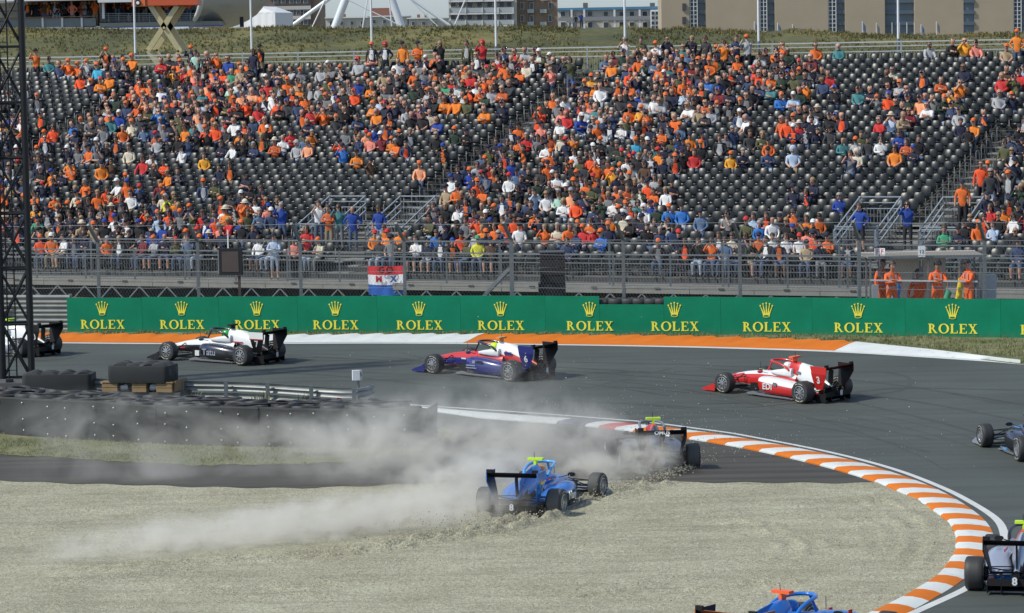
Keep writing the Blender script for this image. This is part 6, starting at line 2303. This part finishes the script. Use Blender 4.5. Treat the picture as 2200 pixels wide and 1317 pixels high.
# dark block by the tent, low houses under the wheel
Y = 430
b = bld('apartment_building', 640, Y, 'dark brick apartment block with white bands behind the white tent', 'building', 'buildings beyond the dune')
fac(b, 'wall', 562, -60, 668, 80, Y, 12, DARKB)
fac(b, 'side_wall', 668, -60, 688, 80, Y + .6, 12, BROWNB)
for y in (-12, 13, 34):
    fac(b, 'floor_band', 578, y, 668, y + 8, Y, .4, PALE, -.4)
    for x in (588, 604, 622, 636, 652):
        window(b, x, y + 8.5, x + 10, y + 19, Y)
Y = 380
for x0, x1, y0, m_, lab in ((700, 792, 39, PALE, 'low cream house under the white wheel legs'), (876, 962, 40, PALE, 'low cream house beside the pale balcony block'), (792, 878, 36, PALE, 'cream house with red brick gable between the wheel legs')):
    b = bld('house', (x0 + x1) / 2, Y, lab, 'house', 'low houses behind the dune')
    fac(b, 'wall', x0, y0, x1, 85, Y, 8, m_)
    fac(b, 'roof_edge', x0 - 2, y0 - 2.5, x1 + 2, y0, Y, 8.6, FRAMEW, -.4)
    for x in np.arange(x0 + 8, x1 - 12, 22):
        window(b, x, y0 + 6, x + 8, y0 + 15, Y)
    if 'gable' in lab:
        fac(b, 'gable', x0 + 4, 17, x1 - 24, y0 - 2.5, Y + 2, 5, REDB)
        fac(b, 'chimney', x1 - 30, 10, x1 - 24, 19, Y + 3, 1, DARKB)
    else:
        for x in (x0 + 20, x0 + 36):
            fac(b, 'chimney', x, y0 - 9, x + 6, y0 - 2.5, Y + 3, 1, REDB)

# big wheel: legs, hub, rim, spokes and gondolas
Y = 340
WHITEM = mat('wheel_white_steel', (0.66, 0.69, 0.72), .45, .1, .04)
hub = at(794, -390, Y)
b = empty('ferris_wheel', hub, 'huge white fairground wheel, only its legs and cables in view', 'ferris wheel')
for x, y, r in ((716, 68, .42), (866, 68, .42), (610, 68, .22), (985, 68, .16)):
    p = at(x, y, Y - 2) - hub
    tp_ = Vector((p.x * .06, -1, 0))
    if r > .3:
        tp_ = at(793 + (x - 793) * .30, -75, Y - 2) - hub
        MB().tube([tp_, Vector((0, -1, 0))], .36, 10).build('upper_leg', [WHITEM], b, smooth=60)
    else:
        tp_ = at(720 if x < 800 else 870, -12, Y - 2) - hub
    MB().tube([p, tp_], r, 10).build('leg', [WHITEM], b, smooth=60)
MB().lathe([(0, -1.4), (.9, -1.4), (.9, 1.4), (0, 1.4)], 16, 'y').build('hub', [WHITEM], b, smooth=50)
Rw = (at(794, -70, Y).z - hub.z) * -1.0
for s in (-1, 1):
    MB().tube([(Rw * math.cos(t), s * 1.0, Rw * math.sin(t)) for t in [2 * PI * k / 48 for k in range(49)]], .14, 6).build('rim', [WHITEM], b)
for k in range(24):
    t = 2 * PI * (k + .5) / 24
    MB().beam((0, -.9, 0), (Rw * math.cos(t), -1.0, Rw * math.sin(t)), .07, .07).build('spoke', [WHITEM], b)
    MB().loft([ring(0, 0, .8, -1.9, -.3, 3, 10), ring(1.0, 0, .8, -1.9, -.3, 3, 10)]).build('gondola', [GLASSB], b).location = (Rw * math.cos(t) - .5, 0, Rw * math.sin(t))
for (xa, ya, xb, yb) in ((745, -2, 870, 52), (880, -2, 948, 56), (1000, -2, 972, 57), (700, -4, 668, 56), (790, -4, 778, 56), (836, -2, 842, 52)):
    p, q = at(xa, ya, Y - 4) - hub, at(xb, yb + 8, Y - 4) - hub
    MB().tube([p, q], .07, 6).build('stay_cable', [WHITEM], b)

# white tent on the dune
Y = 240
t_ = bld('tent', 577, Y, 'small white party tent with pitched roof on the dune', 'tent')
TENT = mat('tent_canvas', (0.66, 0.67, 0.68), .7, 0, .06)
o_ = t_.location
A, B, Cc = at(524, 70, Y) - o_, at(592, 70, Y - 1.5) - o_, at(630, 70, Y + 1.5) - o_
ze, zr_ = at(560, 28, Y).z - o_.z, at(575, 13, Y).z - o_.z
for nm, p, q in (('front_wall', A, B), ('side_wall', B, Cc)):
    mb = MB()
    n = 9
    top = [p.lerp(q, k / n) + Vector((0, .03 * (k % 2), 0)) for k in range(n + 1)]
    mb.add([(v.x, v.y, p.z - 1) for v in top] + [(v.x, v.y, ze) for v in top] + [(v.x, v.y + .05, ze) for v in top] + [(v.x, v.y + .05, p.z - 1) for v in top], [(k, k + 1, n + 2 + k, n + 1 + k) for k in range(n)] + [(2 * n + 2 + k, 2 * n + 3 + k, 3 * n + 4 + k, 3 * n + 3 + k) for k in range(n)])
    mb.build(nm, [TENT], t_)
D_ = A + (Cc - B)
rA, rB = at(556, 13, Y - .6) - o_, at(594, 15, Y + 1.2) - o_
e = [Vector((v.x, v.y, ze)) for v in (A, B, Cc, D_)]
mb = MB()
mb.add([e[0], e[1], e[2], e[3], rA, rB], [(0, 1, 4), (1, 2, 5, 4), (2, 3, 5), (3, 0, 4, 5), (0, 3, 2, 1)])
mb.build('roof', [TENT], t_)

# pavilion with terraces on the far left
Y = 215
pv = bld('pavilion', 110, Y, 'hospitality terrace with white awning and glass balustrade at the dune top', 'pavilion')
fac(pv, 'awning', -60, -14, 213, 2.5, Y - 1, 6, TENT, -1)
fac(pv, 'back_wall', -60, 2, 213, 60, Y + 4, .5, mat('terrace_wall', (0.30, 0.29, 0.26), .8, 0, .1))
for x0, x1 in ((62, 76), (118, 140), (146, 156), (176, 206)):
    window(pv, x0, 6, x1, 26, Y + 4, GREYP, GLASSB)
fac(pv, 'terrace_deck', -60, 58.5, 216, 61, Y - 1, 6, FRAMEW)
for x in (-5, 42, 90, 132, 174):
    fac(pv, 'balustrade_post', x, 38, x + 4, 59, Y - 1, .12, FRAMEW, -.1)
for x0, x1 in ((-60, -5), (-1, 42), (46, 90), (94, 132), (136, 174), (178, 206)):
    fac(pv, 'balustrade_glass', x0, 39, x1, 58, Y - 1, .03, mat('tinted_glass', (0.13, 0.16, 0.17), .15, 0, .3, 1.5), 0)
fac(pv, 'hand_rail', -60, 36.5, 206, 38, Y - 1, .12, mat('wood_rail', (0.25, 0.13, 0.06), .6), -.2)
for x in (40, 80, 116, 150, 186):
    fac(pv, 'awning_post', x, 3, x + 1.6, 38, Y + 1, .1, BLACKSTEEL)
fac(pv, 'cross_bar', -60, 22, 206, 23.5, Y + 1, .1, BLACKSTEEL)

gv_ = bld('viewing_gallery', 320, Y, 'curved balcony gallery packed with onlookers behind the scissor lift', 'gallery')
fac(gv_, 'roof_edge', 214, -12, 440, 4, Y - 1, 7, FRAMEW, -1)
fac(gv_, 'back_wall', 214, 4, 440, 50, Y + 5, .4, mat('gallery_dark', (0.05, 0.055, 0.06), .7, 0, .2))
fac(gv_, 'balcony_slab', 214, 47, 470, 55, Y - 1, 6, mat('slab_grey', (0.22, 0.23, 0.21), .6, 0, .1))
fac(gv_, 'blue_light_strip', 222, 56, 480, 58, Y - 1, .1, mat('blue_strip', (0.02, 0.07, 0.45), .4))
fac(gv_, 'white_column', 219, 0, 224, 40, Y - 1.5, .3, FRAMEW)
for k in range(5):
    y = 29 + 4 * k
    a, b = at(216, y, Y - 1) - gv_.location, at(436, y, Y - 1) - gv_.location
    MB().beam(a, b, .04, .04).build('gallery_rail', [STEEL], gv_)
for x in range(232, 436, 22):
    fac(gv_, 'rail_post', x, 28, x + 1.4, 47, Y - 1, .06, STEEL)
V2_, F2_, M2_, nv = [], [], [], 0
for k in range(150):
    sp = make_spec(rng, None, None, 'stand')
    if k < 62:
        x, y1 = rng.uniform(60, 208), 60
        Yp = Y + rng.uniform(0, 3)
        zf = at(x, 59, Y - 1).z
    else:
        x, y1 = rng.uniform(220, 425), 48
        Yp = Y + rng.uniform(0, 4)
        zf = at(x, 47.5, Y - 1).z
    p = at(x, 50, Yp)
    p.z = zf
    me_, off = POSES[(sp['kind'], sp['arms'])]
    parts = [(as_np((sp['kind'], sp['arms']), me_), body_mats(sp), Vector((0, 0, 0)))]
    g, gm = gear_of(sp)
    if g:
        parts.append((as_np(g, GEAR[g]), [gm], off))
    c, s_ = math.cos(sp['yaw']), math.sin(sp['yaw'])
    for (v, t, m_), ms, q_ in parts:
        w = v + np.array(q_)
        V2_.append(np.stack([w[:, 0] * c - w[:, 1] * s_, w[:, 0] * s_ + w[:, 1] * c, w[:, 2]], 1) + np.array(p))
        F2_.append(t + nv)
        M2_.append(np.array([cix(z) for z in ms])[m_])
        nv += len(v)
tag(link('terrace_crowd', np_mesh('terrace_crowd', np.concatenate(V2_), np.concatenate(F2_), crowd_mats, np.concatenate(M2_), smooth=True)), 'tiny onlookers packed on the far terraces', kind='stuff')

# curved metal hall beside the gallery
hall = bld('event_hall', 490, Y, 'curved silver metal hall with a white edge beside the gallery', 'hall')
HM = mat('brushed_metal_skin', (0.42, 0.43, 0.44), .38, .25, .06, 1)
o_ = hall.location
prof = [(-40, 0), (-20, 0), (0, .1), (14, .4), (28, 1.0), (40, 1.9), (50, 3.0), (58, 4.4)]
rings = []
for q in np.linspace(0, 1, 16):
    ring_ = []
    for y, back in prof:
        xl = interp([(-40, 438), (0, 434), (20, 431), (34, 425), (47, 418), (58, 412)], y)
        x = xl + (interp([(-40, 578), (0, 561), (14, 552), (28, 540), (40, 522), (50, 500), (58, 475)], y) - xl) * q
        p = at(x, y + 4 * q, Y - 3 + back + 6 * q)
        ring_.append(p - o_)
    rings.append(ring_)
mb = MB()
n = len(prof)
mb.loft([r + [v + Vector((.3, .6, 0)) for v in r[::-1]] for r in rings])
mb.build('metal_skin', [HM], hall, smooth=70)
mb = MB()
mb.tube([v + Vector((-.05, -.1, 0)) for v in rings[0]], .16, 8)
mb.build('white_edge', [FRAMEW], hall, smooth=60)
fac(hall, 'side_door', 515, 36, 523, 58, Y + 1, .4, BLACKSTEEL)

# scissor lift behind the top row
Y = 166
lf_ = at(358, 140, Y)
lift = empty('scissor_lift', lf_, 'orange platform raised on cream scissor arms behind the stand', 'scissor lift')
LC = mat('cream_paint', (0.56, 0.48, 0.26), .5, 0, .08)
LO = mat('lift_orange', (0.60, 0.105, 0.035), .5, 0, .1)
fac(lift, 'platform', 313, -16, 424, 11, Y - 1, 2.2, LO)
fac(lift, 'platform_end', 283, -16, 312, 13, Y - 1, 2.2, mat('lift_orange_end', (0.72, 0.17, 0.05), .5, 0, .1), -.05)
c_ = at(296, 6, Y - 1.08) - lf_
MB().lathe([(.0, -.02), (.16, -.02), (.16, .02)], 16, 'y', c_).build('emblem_disc', [INK], lift)
MB().lathe([(.0, -.03), (.085, -.03), (.085, .02)], 14, 'y', c_).build('emblem_centre', [FWH], lift)
for Yo in (-.75, .75):
    for (xa, ya, xb, yb) in ((326, 12, 390, 110), (384, 12, 322, 108), (390, 110, 326, 205), (322, 108, 390, 205)):
        if Yo > 0:
            xa, xb = xa + 8, xb + 8
        a, b = at(xa, ya, Y) - lf_, at(xb, yb, Y) - lf_
        a.y, b.y = Yo, Yo
        MB().beam(a, b, .12, .26).build('scissor_arm', [LC], lift)
for (x, y) in ((326, 108), (392, 110), (356, 60)):
    a = at(x, y, Y) - lf_
    MB().tube([Vector((a.x, -.9, a.z)), Vector((a.x, .9, a.z))], .07, 8).build('pivot', [LC], lift)
for k in range(9):
    a = at(330 + 9.5 * k, 2, Y - 1.05) - lf_
    if k in (3, 4, 5, 6, 7):
        pass

# ------------------------------------------------------------------ lattice mast on the left
mp = gp(38, 838)
mast = empty('lattice_mast', mp, 'tall black lattice mast rising at the photo edge beyond the tyre wall', 'mast', None, rad(8.5))
hw = .42
Hm = 13.4
corners = [(-hw, -hw), (hw, -hw), (hw, hw), (-hw, hw)]
for x, y in corners:
    MB().tube([(x, y, 0), (x, y, Hm)], .10, 8).build('leg', [BLACKSTEEL], mast, smooth=60)
nb_ = 8
for k in range(nb_):
    z0_, z1_ = .35 + 1.62 * k, .35 + 1.62 * (k + 1)
    for f in range(4):
        a, b = corners[f], corners[(f + 1) % 4]
        MB().tube([(a[0], a[1], z0_), (b[0], b[1], z0_)], .04, 6).build('cross_bar', [BLACKSTEEL], mast, smooth=60)
        p, q = (a, b) if k % 2 == 0 else (b, a)
        MB().tube([(p[0], p[1], z0_), (q[0], q[1], z1_)], .042, 6).build('diagonal', [BLACKSTEEL], mast, smooth=60)
        if f in (0,):
            MB().tube([(q[0], q[1], z0_), (p[0], p[1], z1_)], .042, 6).build('diagonal', [BLACKSTEEL], mast, smooth=60)
for s in (-.07, .07):
    MB().tube([(-.12 + s * 1.6, -.1, .1), (-.12 + s * 1.6, -.1, Hm)], .022, 6).build('ladder_rail', [BLACKSTEEL], mast)
mb = MB()
for k in range(44):
    mb.beam((-.24, -.1, .3 + .3 * k), (.0, -.1, .3 + .3 * k), .02, .02)
tag(mb.build('ladder_rungs', [BLACKSTEEL], mast), kind='stuff')
bp = gp(14, 858)
bl = empty('ballast_block', bp, 'low dark concrete ballast block at the foot of the mast', 'concrete block', None, rad(-8))
DKC = mat('dark_concrete', (0.075, 0.075, 0.072), .85, 0, .2, 2)
MB().box((0, .5, .24), (1.9, 1.2, .48)).build('block', [DKC], bl)
for x in (-.6, 0.05, .6):
    MB().box((x, .2, .52), (.14, .3, .10)).build('lifting_lug', [BLACKSTEEL], bl)

# ------------------------------------------------------------------ tyre wall with belt cover
TW = [(-140, 922), (0, 934.5), (100, 942), (235, 950), (336, 956), (430, 959.5), (540, 962.5), (740, 965.5), (830, 966.5), (918, 966)]
base = resample([gp(*p) for p in TW], .25)
base = smooth_line(base, 8)
wall = empty('tyre_wall', gp(450, 960), 'long dark tyre wall behind a bolted rubber belt facing the gravel', 'tyre wall')
WOo = Vector(wall.location)
TWH = 1.03
acc, seg = 0.0, []
cur = [base[0]]
for a, b in zip(base, base[1:]):
    acc += (b - a).length
    cur.append(b)
    if acc > 1.32:
        seg.append(cur)
        cur, acc = [b], 0.0
if len(cur) > 2:
    seg.append(cur)
BOLT = mat('bolt_zinc', (0.36, 0.37, 0.36), .4, .5, 0)

def back_dir(p, q):
    d = q - p
    n_ = Vector((-d.y, d.x, 0))
    n_.normalize()
    return n_ if n_.y > 0 else -n_

for k, sg in enumerate(seg):
    rings = []
    for j, p in enumerate(sg):
        n_ = back_dir(sg[max(j - 1, 0)], sg[min(j + 1, len(sg) - 1)])
        u = j / (len(sg) - 1)
        bulge = .035 * math.sin(u * PI * 2 + k) + (.025 if k % 2 else 0)
        r = []
        for z, o_ in ((-.03, 0), (.3, -.025), (.7, -.02), (.98, 0), (1.02, .05), (1.0, .18)):
            c = p - WOo + n_ * (o_ + bulge * (z / 1.0)) + Vector((0, 0, z * TWH + .015 * math.sin(k * 2.1 + u * 3) * (z > .9)))
            r.append(c)
        rings.append(r + [v + n_ * .02 - Vector((0, 0, .02)) for v in r[::-1]])
    MB().loft(rings).build('belt_panel', [BELT], wall, smooth=40)
    for zz in (.14, .50, .86):
        for u in (.25, .75):
            p = sg[int(u * (len(sg) - 1))]
            n_ = back_dir(sg[0], sg[-1])
            c = p - WOo - n_ * .05 + Vector((.09 * math.sin(k * 5 + zz * 17 + u * 3), 0, zz * TWH + .04 * math.sin(k * 3 + zz * 9 + u * 4)))
            MB().lathe([(0, -.035), (.022, -.02), (.026, .02)], 8, 'y', c).build('bolt', [BOLT], wall)
# end of the wall
pe, pd = base[-1], back_dir(base[-8], base[-1])
MB().loft([[pe - WOo + pd * t + Vector((.02 * math.sin(z * 9), 0, z)) for z in (-.03, .5, 1.03)] + [pe - WOo + pd * t + Vector((-.03, 0, z)) for z in (1.03, .5, -.03)] for t in (0, .5, 1.0, 1.6)]).build('end_panel', [BELT], wall, smooth=40)
TY2 = MB().lathe([(.20, -.09), (.215, -.115), (.30, -.11), (.335, -.06), (.335, .06), (.30, .11), (.215, .115), (.20, .09)], 18, 'z').mesh('tyre', [RUBBER], smooth=40)
for row, dist in enumerate((.48, 1.12, 1.74)):
    acc = .34 * (row % 2)
    for a, b in zip(base, base[1:]):
        acc += (b - a).length
        if acc > .68:
            acc -= .68
            n_ = back_dir(a, b)
            if proj(b + n_ * dist)[0] > 893:
                continue
            o = link('tyre', TY2, wall)
            o.location = b - WOo + n_ * dist + Vector((rng.normal(0, .02), rng.normal(0, .02), TWH - .07 + rng.normal(0, .025)))
            o.rotation_euler = (rng.normal(0, .07), rng.normal(0, .07), rng.uniform(0, 3))
            o2 = link('tyre', TY2, wall)
            o2.location = o.location - Vector((0, 0, .24))
# belts laid across the top
for k in range(0, len(base) - 12, 9):
    a, b = base[k], base[k + 9]
    n_ = back_dir(a, b)
    pa, pb = a - WOo + n_ * .12 + Vector((0, 0, TWH + .02)), b - WOo + n_ * (1.25 + .3 * math.sin(k)) + Vector((0, 0, TWH + .05))
    MB().tube([pa, (pa + pb) / 2 + Vector((0, 0, .035)), pb], .028, 6).build('strap', [BELT], wall, smooth=60)

# ------------------------------------------------------------------ tyre bundles, pallets and guardrail behind
def bundle(name, xc, ybase, zb, w, dpt, h, rz, lab):
    p = gp(xc, ybase)
    o = empty('tyre_bundle', (p.x, p.y, p.z + zb), lab, 'tyre bundle', 'black tyre bundles', rz)
    mb_ = MB()
    pts_ = []
    r = .14
    for cx, cy, a0_ in ((w / 2 - r, -dpt / 2 + r, -PI / 2), (w / 2 - r, dpt / 2 - r, 0), (-w / 2 + r, dpt / 2 - r, PI / 2), (-w / 2 + r, -dpt / 2 + r, PI)):
        for k in range(5):
            t = a0_ + PI / 2 * k / 4
            pts_.append((cx + r * math.cos(t), cy + r * math.sin(t)))
    mb_.loft([[(x * q, y * q, z) for x, y in pts_] for q, z in ((.99, 0), (1.0, .05), (1.005, h * .5), (1.0, h - .03), (.985, h))])
    mb_.build('belt_wrap', [BELT], o, smooth=50)
    for i in range(int(w / .42)):
        for j in range(2):
            t = link('tyre', TY2, o)
            t.location = (-w / 2 + .3 + i * (w - .6) / max(1, int(w / .42) - 1), -dpt / 4 + j * dpt / 2, h - .24 + rng.normal(0, .02))
            t.rotation_euler = (PI / 2 + rng.normal(0, .06), 0, rng.normal(0, .2))
    return o
bundle('tyre_bundle', 129, 866, 0, 2.0, .95, .86, rad(-3), 'wide grey dusted tyre bundle standing low beside the mast')
pp = gp(308, 878)
blk = empty('concrete_block', pp, 'dark base block carrying the wooden pallets', 'concrete block', None, rad(-14))
MB().box((-.05, .3, .24), (2.45, 1.0, .48)).build('block', [DKC], blk)
WOOD = mat('pallet_wood', (0.235, 0.155, 0.07), .8, 0, .3, 3)
pal = empty('pallet', pp + Vector((0, 0, .482)), 'weathered wooden pallet between the base block and tyre bundle', 'pallet', None, rad(-14))
R14 = Matrix.Rotation(rad(-14), 3, 'Z')
for i, x in enumerate((-.90, -.02, .72)):
    for z in (.07, .20):
        MB().box((x, -.10, z), (.46 if i != 1 else .42, .30, .115)).build('block', [WOOD], pal)
    MB().box((x, -.1, .285), (.54, .34, .03)).build('board', [WOOD], pal)
for x in (-.52, .35):
    MB().box((x, -.02, .33), (.28, .2, .10)).build('spacer', [mat('dark_wood', (0.10, 0.07, 0.04), .8)], pal)
    MB().loft([ring(x - .1, 0, .13, .02, .24, 2, 8), ring(x + .1, .03, .12, .03, .26, 2, 8)]).build('wrapped_load', [TENT], pal, smooth=60)
MB().box((1.0, .35, .17), (.06, .95, .3)).build('side_board', [WOOD], pal)
b2 = bundle('tyre_bundle', 308, 878, .76, 1.80, 1.0, .47, rad(-14), 'clean black tyre bundle raised on wooden pallets')
b2.location += Vector((0, .2, 0))

RAILP = [(120, 862), (205, 866), (385, 872), (480, 873), (570, 877), (665, 884), (735, 890), (775, 893), (797, 889), (801, 880)]
rl = resample([gp(*p) for p in RAILP], .4)
rl = smooth_line(rl, 3)
gr_ = empty('guardrail', gp(560, 875), 'curved double guardrail with posts ending near the white marker sign', 'guardrail')
GO_ = Vector(gr_.location)
for z0_, hgt in ((.12, .27), (.44, .27)):
    prof = [(0, 0), (.03, .05), (.05, .2), (.05, .32), (.0, .44), (-.01, .5), (.0, .56), (.05, .68), (.05, .8), (.03, .95), (0, 1)]
    rings = []
    for j, p in enumerate(rl):
        n_ = back_dir(rl[max(j - 1, 0)], rl[min(j + 1, len(rl) - 1)]) if j < len(rl) - 6 else Vector((1, .2, 0)).normalized()
        rings.append([p - GO_ + n_ * u + Vector((0, 0, z0_ + v * hgt)) for u, v in prof] + [p - GO_ + n_ * (u + .012) + Vector((0, 0, z0_ + v * hgt)) for u, v in prof[::-1]])
    MB().loft(rings).build('beam', [ARM], gr_, smooth=40)
for x in (240, 393, 487, 576, 670, 762):
    p = gp(x, interp(RAILP[:8], x) + 1.5) - GO_
    MB().box(p + Vector((0, -.05, .37)), (.11, .09, .78)).build('post', [STEEL], gr_)
M_WEED = blade_mat('weed_leaves', [(0.05, 0.09, 0.02), (0.09, 0.12, 0.035), (0.16, 0.15, 0.06)])
for k, (x, lab) in enumerate(((432, 'weeds growing at the guardrail just right of the pallets'), (560, 'weeds at the middle guardrail post'), (664, 'bushy weeds at the guardrail post before the extinguisher'))):
    c = gp(x, 884)
    pts = [(c.x + rng.normal(0, .22), c.y + rng.normal(0, .12), c.z + .1) for _ in range(12)]
    tag(link('weed', blades('weed', pts, .45, .014, M_WEED, .6, 4)), lab, 'weed', 'weeds along the guardrail')

p = gp(771, 884)
sg = empty('marker_sign', p, 'small white box sign on a slim grey pole by the guardrail end', 'sign')
zt_ = at(771, 806, p.y).z - p.z
MB().tube([(0, 0, 0), (0, 0, zt_ - .1)], .035, 8).build('pole', [STEEL], sg, smooth=60)
R = Matrix.Rotation(rad(12), 3, 'Z')
MB().box((-.06, 0, zt_), (.20, .12, .28), 0, R).build('sign_box', [WHITE], sg)
MB().box((.075, .02, zt_), (.06, .16, .28), 0, R).build('side_plate', [GREYP], sg)
put_text('5', .14, INK, sg, (.08, -.085, zt_ + .02), (.9, .4, 0), (0, 0, 1), thick=.003)
p = gp(729, 886)
ex = empty('fire_extinguisher', p, 'red fire extinguisher peeking over the tyre wall', 'fire extinguisher')
zt_ = at(729, 853, p.y).z - p.z
RED = mat('extinguisher_red', (0.55, 0.03, 0.02), .35, 0, .05)
MB().lathe([(0, 0), (.085, 0), (.09, .03), (.09, zt_ - .08), (.07, zt_ - .02), (.03, zt_)], 14, 'z').build('cylinder', [RED], ex, smooth=50)
MB().box((0, 0, zt_ + .03), (.05, .05, .06)).box((.04, 0, zt_ + .07), (.13, .03, .02)).build('valve', [BLACKSTEEL], ex)

# ------------------------------------------------------------------ dust raised by the two cars
def dust(px, r, rz, dens, seed, lab, lift_=.0, ns=1.3, pw=1.0, flat=.0):
    g = gp(*px)
    mb_ = MB()
    n, m_ = 16, 8
    rings = []
    for k in range(m_ + 1):
        t = -PI / 2 + PI * k / m_
        rings.append([(max(.02, math.cos(t)) * math.cos(2 * PI * j / n), max(.02, math.cos(t)) * math.sin(2 * PI * j / n), math.sin(t)) for j in range(n)])
    mb_.loft(rings)
    t_ = bpy.data.materials.new('dust_volume')
    t_.use_nodes = True
    nt = t_.node_tree
    nt.nodes.remove(nt.nodes['Principled BSDF'])
    out = nt.nodes['Material Output']
    pv_ = nt.nodes.new('ShaderNodeVolumePrincipled')
    pv_.inputs['Color'].default_value = (0.95, 0.925, 0.86, 1)
    pv_.inputs['Anisotropy'].default_value = .15
    tc = nt.nodes.new('ShaderNodeTexCoord')
    ln = nt.nodes.new('ShaderNodeVectorMath')
    ln.operation = 'LENGTH'
    nt.links.new(tc.outputs['Object'], ln.inputs[0])
    fall = nt.nodes.new('ShaderNodeMapRange')
    fall.interpolation_type = 'SMOOTHSTEP'
    for k_, v_ in (('From Min', 1.0), ('From Max', .15), ('To Min', 0.0), ('To Max', 1.0)):
        fall.inputs[k_].default_value = v_
    nt.links.new(ln.outputs['Value'], fall.inputs['Value'])
    mp_ = nt.nodes.new('ShaderNodeMapping')
    mp_.inputs['Scale'].default_value = (r[0], r[1], r[2] * 1.2)
    mp_.inputs['Location'].default_value = (seed * 3.7, seed * 1.9, seed)
    nt.links.new(tc.outputs['Object'], mp_.inputs['Vector'])
    no = nt.nodes.new('ShaderNodeTexNoise')
    no.inputs['Scale'].default_value = ns
    no.inputs['Detail'].default_value = 5
    no.inputs['Roughness'].default_value = .6
    no.inputs['Distortion'].default_value = .5
    nt.links.new(mp_.outputs['Vector'], no.inputs['Vector'])
    nr_ = nt.nodes.new('ShaderNodeMapRange')
    for k_, v_ in (('From Min', .42), ('From Max', .66), ('To Min', 0.04), ('To Max', 1.0)):
        nr_.inputs[k_].default_value = v_
    nt.links.new(no.outputs['Fac'], nr_.inputs['Value'])
    mu = nt.nodes.new('ShaderNodeMath')
    mu.operation = 'MULTIPLY'
    nt.links.new(fall.outputs['Result'], mu.inputs[0])
    nt.links.new(nr_.outputs['Result'], mu.inputs[1])
    mu2 = nt.nodes.new('ShaderNodeMath')
    mu2.operation = 'MULTIPLY'
    mu2.inputs[1].default_value = dens
    nt.links.new(mu.outputs[0], mu2.inputs[0])
    nt.links.new(mu2.outputs[0], pv_.inputs['Density'])
    nt.links.new(pv_.outputs[0], out.inputs['Volume'])
    o = mb_.build('dust_cloud', [t_], None, smooth=70)
    o.location = g + Vector((0, 0, lift_))
    o.scale = r
    o.rotation_euler = (0, 0, rz)
    tag(o, lab, kind='stuff')
    return o
A1, A2 = gp(1120, 1105), gp(250, 1200)
ang = math.atan2(A2.y - A1.y, A2.x - A1.x)
dust((800, 1140), (5.4, 1.5, .8), ang, 3.09, 1, 'pale dust trail streaming low behind the blue car', .25, 1.9)
dust((450, 1175), (5.0, 1.5, .7), ang, 1.94, 2, 'thin end of the dust trail over the gravel', .2, 1.6)
dust((1020, 1085), (2.4, 1.1, 1.0), ang, 4.45, 3, 'thick dust right behind the blue car', .45, 2.2)
dust((900, 1035), (3.8, 1.9, 1.6), 0, 1.45, 4, 'tall dust plume drifting above the apron', .9, 1.2)
dust((1180, 1015), (3.0, 1.6, 1.4), 0, 1.94, 5, 'dust between the two cars', .7, 1.2)
dust((1395, 1020), (1.0, .7, .65), 0, 5.92, 6, 'dense dust behind the black car', .45, 2.2)
dust((1290, 1040), (1.6, .8, .6), 0, 2.63, 7, 'dust rolling out of the black car tracks', .35, 1.7)
dust((660, 980), (3.8, 1.3, 1.0), 0, 1.45, 8, 'dust drifting along the tyre wall', .35, 1.1)
dust((430, 1030), (6.0, 1.6, .9), 0, 0.44, 11, 'low dust veil over the dark apron', .3, .7)
dust((250, 985), (4.2, 1.2, 1.2), 0, 0.68, 9, 'faint dust at the far end of the tyre wall', .8, .8)
dust((1080, 900), (3.2, 1.5, 1.2), 0, 0.29, 10, 'thin dust over the track edge', .8, .8)
